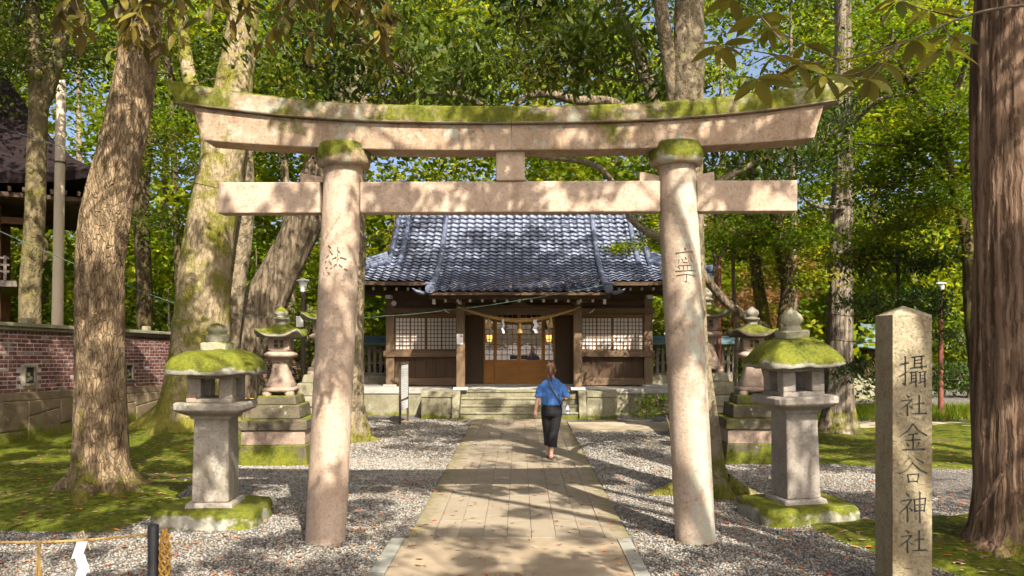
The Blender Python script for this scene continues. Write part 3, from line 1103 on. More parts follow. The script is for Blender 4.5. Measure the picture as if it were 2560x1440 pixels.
for nx, nz in niches:
    fr = MB()
    w, h, t = 0.17, 0.21, 0.05
    zc = nz + 0.24
    fr.box(nx - w, nx + w, -0.035, 0.2, zc - h, zc - h + t)
    fr.box(nx - w, nx + w, -0.035, 0.2, zc + h - t, zc + h)
    fr.box(nx - w, nx - w + t, -0.034, 0.2, zc - h + t + .001, zc + h - t - .001)
    fr.box(nx + w - t, nx + w, -0.034, 0.2, zc - h + t + .001, zc + h - t - .001)
    f = fr.build('niche_frame', M['coping'], wall, 0.006)
    bk = MB().box(nx - w + t, nx + w - t, 0.002, 0.011, zc - h + t, zc + h - t).build('niche_shade_sheet', M['black_metal'], f)  # flat black sheet: the shade inside the opening put into its colour
    dm = MB()
    for dx, dz in ((-0.035, -0.09), (0.045, -0.06), (-0.02, 0.02)):
        dm.tube([(nx + dx, -0.008, zc + dz), (nx + dx, 0.004, zc + dz)], 0.042, 14)
    dm.build('roof_tile_end', M['coping'], f)
# stone coping with a cornice band and little blocks on top
MB().box(W0, W1, -0.05, 0.36, ZT, ZT + 0.07).build('cornice', M['coping'], wall, 0.01)
x = W0
while x < W1:
    MB().box(x, x + 1.495, -0.09, 0.40, ZT + 0.072, ZT + 0.15).build('coping_slab', M['coping'], wall, 0.012)
    x += 1.5
x = -3.4
while x < W1:
    MB().box(x, x + 0.16, 0.08, 0.24, ZT + 0.151, ZT + 0.27).build('coping_block', M['coping'], wall, 0.02)
    x += 2.05
MB().box(W0, W1, -0.03, 0.30, ZB - 0.16, ZB - 0.001).build('base_course', M['wall_stone'], wall, 0.012)
rb = random.Random(21)
x = W0
MB().box(W0, W1, 0.03, 0.30, -0.9, ZB - 0.17).build('base_core', M['joint'], wall)
while x < W1:
    L = rb.uniform(0.8, 1.5)
    x1 = min(x + L, W1)
    zm = rb.uniform(0.28, 0.62)
    k = rb.uniform(-0.12, 0.12)
    zm2 = zm + rb.uniform(-0.15, 0.15)
    MB().prism([(x + .004, -0.6), (x1 - .004, -0.6), (x1 - .004, zm2), (x + .004, zm)], -0.045 - rb.uniform(0, .03), 0.05).build('base_stone', M['wall_stone'], wall, 0.02)
    xm = (x + x1) / 2 + k
    zmm = zm + (zm2 - zm) * (xm - x) / (x1 - x)
    MB().prism([(x + .004, zm + .01), (xm - .004, zmm + .01), (xm - .004, ZB - .165), (x + .004, ZB - .165)], -0.035 - rb.uniform(0, .03), 0.05).build('base_stone', M['wall_stone'], wall, 0.02)
    MB().prism([(xm + .004, zmm + .01), (x1 - .004, zm2 + .01), (x1 - .004, ZB - .165), (xm + .004, ZB - .165)], -0.035 - rb.uniform(0, .03), 0.05).build('base_stone', M['wall_stone'], wall, 0.02)
    x = x1
# ---------------------------------------------------------------- shrine hall
ZP = 0.715
YW, YK = 22.9, 21.35            # wall plane, porch posts
shrine = thing('shrine_hall', 'dark wooden shrine hall with blue grey tiled roof on a stone platform', 'shrine', (0, 25, 0))
def sh(mb, name, mat, bevel=0.0, parent=None):
    """parts are modelled in world coordinates, the root sits at (0,25,0)"""
    mb.v = [(x, y - 25, z) for x, y, z in mb.v]
    return mb.build(name, mat, parent or shrine, bevel)

plat = sh(MB().box(-5.2, 5.2, 21.72, 29, -0.1, ZP - 0.13), 'platform', M['platform'])
for i in range(8):
    x0 = -5.25 + i * 1.3125
    if -2.7 < x0 + 0.65 < 2.7 and False: continue
    sh(MB().box(x0 + .003, x0 + 1.3095, 21.69, 29, ZP - 0.127, ZP), 'platform_slab', M['platform_top'], 0.01, plat)
for s in (-1, 1):
    x0, x1 = sorted((s * 1.76, s * 2.55))
    sh(MB().box(x0, x1, 20.80, 21.715, -0.1, ZP - 0.16), 'porch_block', M['platform'], 0.015, plat)
    sh(MB().box(x0 - .015, x1 + .015, 20.775, 21.685, ZP - 0.157, ZP - 0.004), 'porch_slab', M['platform'], 0.012, plat)
    # sloping cheek stone
    x0, x1 = sorted((s * 1.545, s * 1.742))
    mb = MB()
    prof = [(20.58, 0.0 - 0.08), (21.71, -0.08), (21.71, ZP - .006), (20.86, ZP - .006), (20.58, 0.16)]
    vs = [(x0, y, z) for y, z in prof] + [(x1, y, z) for y, z in prof]
    n = 5
    mb.add(vs, [tuple(range(n)), tuple(range(2 * n - 1, n - 1, -1))] + [(i, (i + 1) % n, n + (i + 1) % n, n + i) for i in range(n)])
    sh(mb, 'cheek_stone', M['platform'], 0.012, plat)
    sh(MB().box(x0 - .03, x1 + .03, 20.50, 20.62, -0.06, 0.03), 'cheek_foot', M['platform'], 0.01, plat)
for k in range(4):
    zt = ZP * (k + 1) / 4 - 0.003 * k
    y0 = 20.64 + 0.205 * k
    st_ = sh(MB().box(-1.535, 1.535, y0 + .022, y0 + (0.24 if k < 3 else 0.44), zt - ZP / 4 - 0.02 * (k == 0), zt - .058), 'step', M['platform'], 0.004, plat)
    sh(MB().box(-1.538, 1.538, y0, y0 + (0.226 if k < 3 else 0.45), zt - .057, zt), 'tread', M['platform'], 0.016, st_)

# posts and rails
def post(x, y, w, z0, z1, name='post', mat='wood_post'):
    p = sh(MB().box(x - w / 2, x + w / 2, y - w / 2, y + w / 2, z0, z1), name, M[mat], 0.012)
    return p


for s in (-1, 1):
    p = post(s * 1.56, YK, 0.225, ZP + 0.06, 2.98, 'porch_post')
    sh(MB().box(s * 1.56 - .19, s * 1.56 + .19, YK - .19, YK + .19, ZP + 0.001, ZP + 0.065), 'post_base', M['white_paint'], 0.01, p)
    p = post(s * 3.68, YW, 0.24, ZP + 0.05, 3.30, 'corner_post')
    sh(MB().box(s * 3.68 - .19, s * 3.68 + .19, YW - .19, YW + .19, ZP + 0.001, ZP + 0.055), 'post_base', M['platform_top'], 0.01, p)
    post(s * 1.66, YW, 0.22, ZP + 0.02, 3.30, 'wall_post')
    post(s * 3.68, 27.6, 0.24, ZP + 0.02, 3.30, 'corner_post')
    x0, x1 = sorted((s * 1.772, s * 3.558))
    xo = s * 3.86
    # sill, wainscot boards, rail, lattice window, head rail, wall above
    sh(MB().box(x0, x1, YW - .09, YW + .07, ZP + 0.03, 0.955), 'sill_beam', M['wood_rail'], 0.006)
    nb = 6
    bw = (x1 - x0) / nb
    for k in range(nb):
        sh(MB().box(x0 + k * bw + .002, x0 + (k + 1) * bw - .002, YW - .02, YW + .03, 0.957, 1.545), 'wainscot_board', M['wood_dark'], 0.003)
    a, b_ = sorted((s * 1.772, xo))
    sh(MB().box(a, b_, YW - .17, YW - .125, 1.56, 1.73), 'rail', M['wood_rail'], 0.006)
    sh(MB().box(x0, x1, YW - .12, YW + .05, 1.55, 1.735), 'window_sill', M['wood_rail'], 0.004)
    sh(MB().box(x0, x1, YW - .07, YW + .05, 2.70, 2.795), 'head_rail', M['wood_lattice'], 0.004)
    sh(MB().box(a, b_, YW - .17, YW - .124, 2.80, 2.94), 'tie_rail', M['wood_rail'], 0.006)
    sh(MB().box(x0, x1, YW - .04, YW + .04, 2.797, 3.42), 'upper_board', M['wood_dark_x'], 0.0)
    sh(MB().box(x0, x1, YW - .085, YW - .042, 3.02, 3.16), 'wall_beam', M['wood_dark_x'], 0.004)
    # two sliding lattice screens
    sw = (x1 - x0) / 2
    for j in range(2):
        xa, xb = x0 + j * sw + .004, x0 + (j + 1) * sw - .004
        yy = YW - .035 + 0.03 * (j if s < 0 else 1 - j)
        sc_ = sh(MB().box(xa, xb, yy + .016, yy + .020, 1.74, 2.695), 'screen_paper', M['paper'])
        fr = MB()
        st = 0.032
        fr.box(xa, xa + st, yy - .012, yy + .012, 1.737, 2.697)
        fr.box(xb - st, xb, yy - .012, yy + .012, 1.737, 2.697)
        fr.box(xa + st, xb - st, yy - .012, yy + .012, 1.737, 1.775)
        fr.box(xa + st, xb - st, yy - .012, yy + .012, 2.66, 2.697)
        xm = (xa + xb) / 2
        fr.box(xm - st * .6, xm + st * .6, yy - .0115, yy + .0115, 1.776, 2.659)
        sh(fr, 'screen_frame', M['wood_lattice'], 0.0, sc_)
        lt = MB()
        for h0, h1 in ((xa + st, xm - st * .6), (xm + st * .6, xb - st)):
            for c in range(1, 4):
                xx = h0 + (h1 - h0) * c / 4
                lt.box(xx - .0105, xx + .0105, yy - .008, yy + .0145, 1.776, 2.659)
            for r_ in range(1, 8):
                zz = 1.775 + (2.66 - 1.775) * r_ / 8
                lt.box(h0, h1, yy - .0065, yy + .0135, zz - .0105, zz + .0105)
        sh(lt, 'lattice', M['wood_lattice'], 0.0, sc_)
    # opened board doors beside the doorway
    x0, x1 = sorted((s * 1.045, s * 1.55))
    sh(MB().box(x0, x1, 23.24, 23.30, ZP + .03, 2.85), 'side_panel', M['wood_dark'], 0.004)
    sh(MB().box(*sorted((s * 1.545, s * 1.60)), YW + .08, 23.3, ZP + .03, 2.85), 'side_return', M['wood_dark'], 0.004)

# doorway
sh(MB().box(-1.6, 1.6, YW + .09, 23.34, ZP + .002, ZP + .045), 'door_sill', M['platform_top'], 0.006)
sh(MB().box(-1.55, 1.55, YW - .10, YW + .08, 2.86, 3.04), 'door_head', M['wood_rail'], 0.006)
sh(MB().box(-1.55, 1.55, YW - .05, YW + .03, 3.042, 3.42), 'upper_board', M['wood_dark_x'])
g = G('reflecting_glass')
gl = g.n.new('ShaderNodeBsdfGlossy'); gl.inputs['Roughness'].default_value = 0.03
gl.inputs['Color'].default_value = (0.9, 0.9, 0.92, 1)
tr = g.n.new('ShaderNodeBsdfTransparent'); tr.inputs[0].default_value = (0.72, 0.72, 0.70, 1)
nb_ = g.bump(g.noise(2.5, 2), 0.03, 0.05)
g.l.new(nb_, gl.inputs['Normal'])
mx = g.n.new('ShaderNodeMixShader'); mx.inputs[0].default_value = 0.38
g.l.new(tr.outputs[0], mx.inputs[1]); g.l.new(gl.outputs[0], mx.inputs[2]); g.l.new(mx.outputs[0], g.out.inputs[0])
M['glass'] = g.mat
YD = 23.34
for k, (xa, xb, yd) in enumerate(((-1.045, -0.70, YD), (-0.70, 0.0, YD - .04), (0.0, 0.70, YD - .04), (0.70, 1.045, YD))):
    d = sh(MB().box(xa + .05, xb - .05, yd - .012, yd + .012, ZP + .09, 1.405), 'door_panel', M['wood_orange'], 0.003)
    fr = MB()
    st = 0.052
    fr.box(xa + .002, xa + st, yd - .022, yd + .022, ZP + .046, 2.84)
    fr.box(xb - st, xb - .002, yd - .022, yd + .022, ZP + .046, 2.84)
    for z0, z1 in ((ZP + .046, ZP + .10), (1.395, 1.455), (2.78, 2.84)):
        fr.box(xa + st, xb - st, yd - .0215, yd + .0215, z0, z1)
    sh(fr, 'door_frame', M['wood_orange'], 0.003, d)
    lt = MB()
    nc = 2 if k in (0, 3) else 4
    for c in range(1, nc):
        xx = xa + st + (xb - xa - 2 * st) * c / nc
        lt.box(xx - .011, xx + .011, yd - .014, yd - .001, 1.456, 2.779)
    for r_ in range(1, 9):
        zz = 1.455 + (2.78 - 1.455) * r_ / 9
        lt.box(xa + st, xb - st, yd - .012, yd - .002, zz - .010, zz + .010)
    sh(lt, 'door_lattice', M['wood_orange'], 0.0, d)
    sh(MB().box(xa + st, xb - st, yd + .003, yd + .007, 1.456, 2.779), 'glass', M['glass'], 0.0, d)
    if k in (1, 2):
        x0, x1 = (xb - st - .22, xb - st - .004) if k == 1 else (xa + st + .004, xa + st + .20)
        sh(MB().box(x0, x1, yd - .017, yd - .0125, 1.47, 1.585), 'letter_slot', M['black_metal'], 0.0, d)

# room behind the doors
rm = MB()
rm.box(-3.55, 3.55, 27.4, 27.5, ZP, 3.3)
rm.box(-3.55, 3.55, 23.5, 27.4, 3.3, 3.36)
rm.box(-3.60, -3.555, 23.0, 27.4, ZP, 3.3)
rm.box(3.555, 3.60, 23.0, 27.4, ZP, 3.3)
sh(rm, 'inner_wall', M['wood_dark'])
sh(MB().box(-3.55, 3.55, 23.4, 27.4, ZP + .002, ZP + .05), 'inner_floor', M['wood_rail'])
al = MB()
al.box(-1.2, 1.2, 26.6, 27.2, ZP + .05, 1.55)
al.box(-0.8, 0.8, 26.8, 27.25, 1.552, 1.9)
sh(al, 'altar', M['wood_orange'], 0.01)
sh(MB().box(-0.9, 0.9, 25.0, 25.5, ZP + .052, 1.25), 'offering_box', M['wood_dark_x'], 0.01)

# porch beam, frog-leg strut, bracket blocks, beam noses
sh(MB().box(-1.445, 1.445, YK - .075, YK + .075, 2.715, 2.90), 'porch_beam', M['wood_rail'], 0.01)
km = [(-0.52, 2.902), (0.52, 2.902), (0.42, 2.95), (0.25, 2.975), (0.14, 3.06), (0.11, 3.12), (-0.11, 3.12), (-0.14, 3.06), (-0.25, 2.975), (-0.42, 2.95)]
mb = MB().prism(km, YK - .05, YK + .05)
sh(mb, 'frog_leg_strut', M['wood_rail'], 0.006)
for s in (-1, 1):
    mb = MB().prism([(s * 1.675, 2.72), (s * 1.90, 2.78), (s * 1.99, 2.86), (s * 1.98, 2.885), (s * 1.675, 2.895)], YK - .06, YK + .06)
    sh(mb, 'beam_nose', M['wood_rail'], 0.006)
    mb = MB().tube([(s * 1.86, YK - .065, 2.765), (s * 1.94, YK - .065, 2.80), (s * 2.0, YK - .065, 2.875)], [0.012, 0.016, 0.01], 6)
    sh(mb, 'white_nose_edge', M['white_paint'])
    sh(MB().frustum(0.10, 0.15, 2.983, 3.05, s * 1.56, YK, 0.10, 0.15), 'bearing_block', M['wood_rail'], 0.005)
    sh(MB().box(s * 1.56 - .36, s * 1.56 + .36, YK - .06, YK + .06, 3.052, 3.12), 'bracket_arm', M['wood_rail'], 0.01)
    sh(MB().box(s * 1.56 - .035, s * 1.56 + .035, YK - .42, YK - .08, 2.99, 3.09), 'white_bracket', M['white_paint'], 0.006)
    sh(MB().box(*sorted((s * 3.6, s * 3.76)), YW - .42, YW - .125, 3.21, 3.31), 'white_bracket', M['white_paint'], 0.006)
sh(MB().box(-2.25, 2.25, YK - .07, YK + .07, 3.122, 3.21), 'porch_purlin', M['wood_dark_x'], 0.006)
sh(MB().box(-5.0, 5.0, YW - .08, YW + .08, 3.32, 3.44), 'wall_purlin', M['wood_dark_x'], 0.006)

# ------------------------------------------------ roof
PY = np.array([20.3, 21.6, 23.0, 24.0, 25.2])
PZ = np.array([3.29, 3.64, 4.27, 4.96, 6.12])
# smooth profile by natural-ish cubic through the points
_c = np.polyfit(PY - 22.5, PZ, 4)


def prof(y):
    return np.polyval(_c, np.asarray(y) - 22.5)


def slope(y):
    return math.atan(float((prof(y + .01) - prof(y - .01)) / .02))


XG, XE, YE, YR = 3.88, 5.25, 21.6, 25.2


def roof_z(x, y):
    """front half surface"""
    ax = abs(x)
    z = float(prof(y))
    if ax > XG:
        zs = 4.30 - (ax - XG) / (XE - XG) * 0.66
        z = min(z, zs)
    if ax > 3.2:
        z += 0.10 * ((ax - 3.2) / 2.05) ** 2 * max(0.0, 1 - (y - YE) / 2.2)
    return z


roof = thing('roof', None, None)
del_roof = roof
# deck: one mesh as the roof part
dk = MB()


def sheet(fn, us, vs_, th):
    top = [[fn(u, v) for v in vs_] for u in us]
    n, m = len(us), len(vs_)
    V, Fc = [], []
    for i in range(n):
        for j in range(m):
            V.append(top[i][j])
    for i in range(n):
        for j in range(m):
            x, y, z = top[i][j]
            V.append((x, y, z - th))
    o_ = n * m
    for i in range(n - 1):
        for j in range(m - 1):
            a, b, c, d = i * m + j, (i + 1) * m + j, (i + 1) * m + j + 1, i * m + j + 1
            Fc += [(a, b, c, d), (o_ + a, o_ + d, o_ + c, o_ + b)]
    for i in range(n - 1):
        for j in (0, m - 1):
            a, b = i * m + j, (i + 1) * m + j
            Fc.append((a, b, o_ + b, o_ + a))
    for j in range(m - 1):
        for i in (0, n - 1):
            a, b = i * m + j, i * m + j + 1
            Fc.append((a, b, o_ + b, o_ + a))
    return V, Fc


ysm = list(np.linspace(YE + .02, YR, 16))
for lo, hi in ((-XG, XG),):
    dk.add(*sheet(lambda u, v: (u, v, roof_z(u, v) - .03), list(np.linspace(lo, hi, 17)), ysm, 0.10), smooth=False)
    dk.add(*sheet(lambda u, v: (u, 2 * YR - v, roof_z(u, v) - .03), list(np.linspace(lo, hi, 9)), ysm, 0.10), smooth=False)
dk.add(*sheet(lambda u, v: (u, v, float(prof(v)) - .03), list(np.linspace(-2.3, 2.3, 9)), list(np.linspace(20.34, YE + .018, 5)), 0.08))
for s in (-1, 1):
    us = [s * x for x in np.linspace(XG + .001, XE - .03, 7)]
    ys2 = list(np.linspace(YE + .02, 2 * YR - YE - .02, 41))
    dk.add(*sheet(lambda u, v: (u, v, roof_z(u, v if v <= YR else 2 * YR - v) - .03), us, ys2, 0.10))
bpy.data.objects.remove(roof)
roof = sh(dk, 'roof', M['wood_dark_x'])
# gable boards
for s in (-1, 1):
    mb = MB()
    x = s * 3.55
    n = 12
    ys3 = np.linspace(22.9, YR, n)
    poly = [(y, float(prof(y)) - .16) for y in ys3] + [(2 * YR - y, float(prof(y)) - .16) for y in ys3[::-1][1:]]
    vs = [(x - .03, y, z) for y, z in poly] + [(x + .03, y, z) for y, z in poly]
    k = len(poly)
    mb.add(vs, [tuple(range(k)), tuple(range(2 * k - 1, k - 1, -1))] + [(i, (i + 1) % k, k + (i + 1) % k, k + i) for i in range(k)])
    sh(mb, 'gable_board', M['wood_dark'], 0, roof)

# tiles: shared S-shaped pantile
TWD, TRW = 0.242, 0.222
# arc length table
ya = np.linspace(20.3, YR, 400)
za = prof(ya)
sa = np.concatenate([[0], np.cumsum(np.hypot(np.diff(ya), np.diff(za)))])


def tile_mesh():
    n = 6
    mb = MB()
    L = TRW + 0.05
    up = []
    for i in range(n + 1):
        t = i / n
        x = (t - 0.5) * (TWD + 0.012)
        z = 0.024 * math.cos(t * 2 * PI - 0.9) + 0.005 * math.cos(4 * PI * t)
        up.append((x, z))
    V = [(x, -0.0, z + 0.056) for x, z in up] + [(x, L, z + 0.012) for x, z in up] + [(x, 0.006, z + 0.040) for x, z in up]
    Fq = []
    for i in range(n):
        Fq.append((i, i + 1, n + 1 + i + 1, n + 1 + i))
        Fq.append((2 * (n + 1) + i, 2 * (n + 1) + i + 1, i + 1, i))
    mb.add(V, Fq, 0, True)
    return mb


tsrc = tile_mesh()
tm = tsrc.mesh('tile')
for i, p in enumerate(tm.polygons):
    p.use_smooth = (i % 2 == 0)
tiles = []
ncols = 33
for c in range(-22, 23):
    x = c * TWD
    if abs(x) > XE - 0.1: continue
    if abs(x) <= 2.30: y_start = 20.3
    else: y_start = YE
    s0 = float(np.interp(y_start, ya, sa))
    s = s0
    if y_start > 20.5:     # keep rows aligned with the porch rows
        s = math.ceil((s0 - 0.02) / TRW) * TRW
        s = s0
    if abs(x) > XG - 0.05:
        # up to the hip line
        zs = 4.30 - (abs(x) - XG) / (XE - XG) * 0.66
        y_end = float(np.interp(zs, za, ya))
    else:
        y_end = YR - 0.05
    while True:
        y = float(np.interp(s, sa, ya))
        if y > y_end - 0.06: break
        tiles.append((x, y))
        s += TRW
tiles.sort(key=lambda q: (q[1], abs(q[0])))
rt = random.Random(9)
rest = []
restr = []
tv = np.array(tsrc.v)
tf = np.array(tsrc.f)
for i, (x, y) in enumerate(tiles):
    sl = slope(y)
    z = roof_z(x, y) - 0.028
    rz = rt.uniform(-.012, .012)
    if i < 300:
        link('tile', tm, M['tile'], roof, (x, y - 25, z), (sl, 0, rz))
    else:
        Mx = (Matrix.Translation((x, y - 25, z)) @ Matrix.Rotation(rz, 4, 'Z') @ Matrix.Rotation(sl, 4, 'X'))
        A = np.array(Mx)
        rest.append(tv @ A[:3, :3].T + A[:3, 3])
nr = len(rest)
RV = np.concatenate(rest)
RF = np.concatenate([tf + k * len(tv) for k in range(nr)])
o = link('tile_field', np_mesh('tile_field', RV, RF), M['tile'], roof)
o.data.polygons.foreach_set('use_smooth', np.tile(np.array([True, False] * (len(tf) // 2)), nr))
o['kind'] = 'stuff'


def along(x, y0, y1, n=14, dz=0.06):
    return [(x, y, roof_z(x, y) + dz) for y in np.linspace(y0, y1, n)]


for s in (-1, 1):
    for x in (3.74, 3.42):
        r_ = sh(MB().tube(along(s * x, YR - .1, 22.75, 12, 0.055), 0.075, 10), 'verge_ridge', M['tile'], 0, roof)
        for k in range(9):
            y = 22.95 + k * 0.26
            pts = along(s * x, y, y - 0.035, 2, 0.057)
            sh(MB().tube(pts, 0.083, 10), 'ridge_collar', M['tile'], 0, r_)
    r_ = sh(MB().tube(along(s * 2.27, YR - .1, 20.42, 22, 0.06), [0.075] * 15 + [0.08, 0.085, 0.09, 0.1, 0.105, 0.11, 0.11], 12), 'descending_ridge', M['tile'], 0, roof)
    for y in (21.62, 23.4):
        sh(MB().tube(along(s * 2.27, y, y - 0.05, 2, 0.062), 0.105 if y < 22 else 0.09, 12), 'ridge_collar', M['tile'], 0, r_)
    # end ornament: disc, scroll and curled tip
    yb, zb_ = 20.36, roof_z(2.27, 20.36)
    on = MB()
    on.tube([(s * 2.27, yb + .05, zb_ + .05), (s * 2.27, yb - .07, zb_ + .05)], 0.115, 18)
    on.tube([(s * 2.27, yb - .0705, zb_ + .05), (s * 2.27, yb - .085, zb_ + .05)], 0.075, 14)
    on.tube([(s * 2.27, yb - .03, zb_ + .17), (s * 2.36, yb - .03, zb_ + .19), (s * 2.42, yb - .03, zb_ + .15)], [.05, .04, .02], 8)
    on.tube([(s * 2.27, yb - .03, zb_ + .17), (s * 2.18, yb - .03, zb_ + .19), (s * 2.13, yb - .03, zb_ + .16)], [.05, .04, .02], 8)
    sh(on, 'ridge_end_tile', M['tile'], 0, roof)
    cu = MB().tube([(s * 2.33, yb + .25, zb_ - .03), (s * 2.48, yb + .15, zb_ - .05), (s * 2.62, yb + .12, zb_ - .01), (s * 2.74, yb + .12, zb_ + .07)], [.03, .05, .045, .012], 8)
    sh(cu, 'corner_tile', M['tile'], 0, roof)
    # hip ridge: three stacked courses and a round cap
    hp = []
    for k in range(10):
        t = k / 9
        x = 3.80 + (XE - 3.80 - .02) * t
        y = 22.95 + (YE + .06 - 22.95) * t
        hp.append(Vector((s * x, y, max(roof_z(x, y), 0) + 0.04)))
    for q, (dz, rr_) in enumerate(((0.02, 0.10), (0.10, 0.085), (0.17, 0.07), (0.235, 0.06))):
        sh(MB().tube([p + Vector((0, 0, dz)) for p in hp[:10 - (q > 1)]], rr_, 10), 'hip_ridge', M['tile'], 0, roof)
    e = hp[-1]
    sh(MB().tube([e + Vector((-s * .1, .1, .16)), e + Vector((s * .02, -.04, .18)), e + Vector((s * .1, -.1, .26))], [.13, .12, .04], 10), 'ridge_end_tile', M['tile'], 0, roof)
for k, (hw_, z0, z1) in enumerate(((0.20, 6.05, 6.17), (0.16, 6.172, 6.29), (0.20, 6.292, 6.33), (0.13, 6.332, 6.42))):
    sh(MB().box(-4.0, 4.0, YR - hw_, YR + hw_, z0, z1), 'main_ridge', M['tile'], 0.015, roof)
sh(MB().tube([(-4.05, YR, 6.45), (4.05, YR, 6.45)], 0.09, 12), 'main_ridge', M['tile'], 0, roof)
# eaves: fascia boards, soffit rafters with white ends
sh(MB().box(-2.32, 2.32, 20.52, 20.58, 3.10, 3.265), 'porch_fascia', M['wood_dark_x'], 0.006, roof)
for s in (-1, 1):
    fs_ = MB()
    us = [s * x for x in np.linspace(2.33, XE - .02, 8)]
    V, Fc = [], []
    for u in us:
        z = roof_z(u, YE + .03) - .02
        V += [(u, YE + .20, z - .10), (u, YE + .26, z - .10), (u, YE + .26, z + .01), (u, YE + .20, z + .01)]
    for i in range(7):
        for k in range(4):
            j = (k + 1) % 4
            Fc.append((i * 4 + k, i * 4 + j, (i + 1) * 4 + j, (i + 1) * 4 + k))
    Fc += [(0, 1, 2, 3), (28, 31, 30, 29)]
    fs_.add(V, Fc)
    sh(fs_, 'fascia', M['wood_dark_x'], 0.0, roof)


def rafter(x, y0, y1, z0, z1, w=0.06, h=0.075, cap=True):
    mb = MB()
    mb.add([(x - w / 2, y0, z0 - h), (x + w / 2, y0, z0 - h), (x + w / 2, y0, z0), (x - w / 2, y0, z0), (x - w / 2, y1, z1 - h), (x + w / 2, y1, z1 - h), (x + w / 2, y1, z1), (x - w / 2, y1, z1)],
           [(0, 1, 2, 3), (4, 7, 6, 5), (0, 4, 5, 1), (1, 5, 6, 2), (2, 6, 7, 3), (3, 7, 4, 0)])
    r_ = sh(mb, 'rafter', M['wood_dark'], 0, roof)
    if cap:
        sh(MB().box(x - w / 2 - .002, x + w / 2 + .002, y0 - .012, y0 - .001, z0 - h - .002, z0 + .002), 'rafter_cap', M['white_paint'], 0, r_)


for k in range(-6, 7):
    x = k * 0.317
    rafter(x, 20.66, YK + .9, 3.098, 3.31)
for s in (-1, 1):
    rafter(s * 2.2, 20.62, YK + .9, 3.13, 3.38, 0.075, 0.16)
for k in range(9):
    for s in (-1, 1):
        x = s * (2.42 + k * 0.315)
        z = roof_z(x, YE) - 0.165
        rafter(x, YE + .34, YW + .05, z, z + (0.38 if k < 5 else 0.2))
# paper notice on the left porch post, security lamp
nt_ = thing('paper_notice', 'white paper notice with an orange seal pinned to the left porch post', 'notice', (-1.575, YK - .115, 1.93))
MB().box(-.085, .085, -.004, 0.0, 0, 0.27).build('sheet', M['shide'], nt_)
M['seal'] = plain('orange_print', (0.75, 0.16, 0.03), None, 0.7)
M['ink'] = plain('grey_ink', (0.12, 0.12, 0.13), None, 0.7)
MB().tube([(.035, -.0042, .215), (.035, -.006, .215)], 0.028, 16).build('seal', M['seal'], nt_)
tx = MB()
for r_ in range(5):
    tx.box(-.055, -.047, -.006, -.0042, .06 + r_ * .034, .06 + r_ * .034 + .022)
tx.prism([(.01, .05), (.05, .085), (.044, .092), (.006, .06)], -.006, -.0042)
tx.build('writing', M['ink'], nt_)
sp = thing('security_lamp', 'small round lamp on the left corner post of the shrine', 'lamp', (-3.55, YW - .14, 3.08))
MB().tube([(0, 0.02, 0), (0, -.08, 0)], [0.03, 0.075], 14).build('lamp_head', M['white_paint'], sp)
MB().tube([(0, .02, 0), (0, .03, 0.08)], 0.02, 8).build('bracket', M['brown_metal'], sp)

# lit lanterns hanging inside the doorway
def emit(name, c, s):
    g = G(name)
    g.fin((0.8, 0.5, 0.2), 0.5)
    g.b.inputs['Emission Color'].default_value = (*c, 1)
    g.b.inputs['Emission Strength'].default_value = s
    return g.mat


M['glow'] = emit('lantern_glow', (1.0, 0.42, 0.08), 4.0)
for sx, lab in ((-1, 'lit orange hanging lantern inside the doorway, left one'), (1, 'lit orange hanging lantern inside the doorway, right one')):
    hl = thing('hanging_lantern', lab, 'lantern', (sx * 0.875, 23.62, 1.98), 0, 'lit lanterns inside the doorway')
    MB().lathe([(0.045, 0), (0.07, .03), (0.082, .12), (0.085, .2), (0.07, .21)], 12, smooth=False).build('shade', M['glow'], hl)
    MB().lathe([(0.12, .212), (0.09, .235), (0.03, .27), (0.008, .29)], 12).build('cap', M['black_metal'], hl)
    MB().tube([(0, 0, .28), (0, 0, 1.31)], 0.006, 6).build('chain', M['black_metal'], hl)

# ------------------------------------------------ sacred rope
rope = thing('straw_rope', 'twisted straw rope with tassels hanging between the porch posts', 'sacred rope', (0, YK - .17, 2.5))
NP = 60
base_pts, rad = [], []
for i in range(NP + 1):
    t = i / NP * 2 - 1
    base_pts.append(Vector((t * 1.63, 0.0, 0.42 - 0.36 * (1 - abs(t) ** 1.7))))
    rad.append(0.016 + 0.034 * (1 - abs(t)) ** 0.8)
for k in range(3):
    pts = []
    for i, p in enumerate(base_pts):
        a = 2 * PI * k / 3 + i * 0.75
        pts.append(p + Vector((0, math.cos(a), math.sin(a))) * rad[i] * 0.62)
    MB().tube(pts, [r_ * 0.72 for r_ in rad], 7).build('strand', M['straw'], rope)


def rope_z(x):
    return 0.42 - 0.36 * (1 - abs(x / 1.63) ** 1.7)


for x, L in ((-0.80, .30), (0.02, .33), (0.83, .30)):
    z = rope_z(x)
    MB().lathe([(0.075, z - L), (0.068, z - L + .04), (0.035, z - .10), (0.028, z - .07), (0.036, z - .05), (0.03, z)], 14, x, 0).build('tassel', M['straw'], rope)


def shide_mesh(w, h, n=4):
    """zigzag paper streamer: overlapping folded parallelograms with real thickness"""
    mb = MB()
    for k in range(n):
        z1 = -h * k / n + (0.012 if k else 0)
        z0 = -h * (k + 1) / n - 0.01
        s = 1 if k % 2 == 0 else -1
        x = -s * w * 0.12
        sk = s * w * 0.55
        y = 0.004 * k
        mb.prism([(x - w / 2 - sk / 2, z0), (x + w / 2 - sk / 2, z0), (x + w / 2 + sk / 2, z1), (x - w / 2 + sk / 2, z1)], y, y + 0.0015)
    return mb


for x in (-0.42, 0.43):
    shide_mesh(0.095 if x > 0 else 0.06, 0.36).build('paper_streamer', M['shide'], rope, loc=(x, -0.05, rope_z(x)), rot=(0, 0, 0 if x > 0 else R(35)))

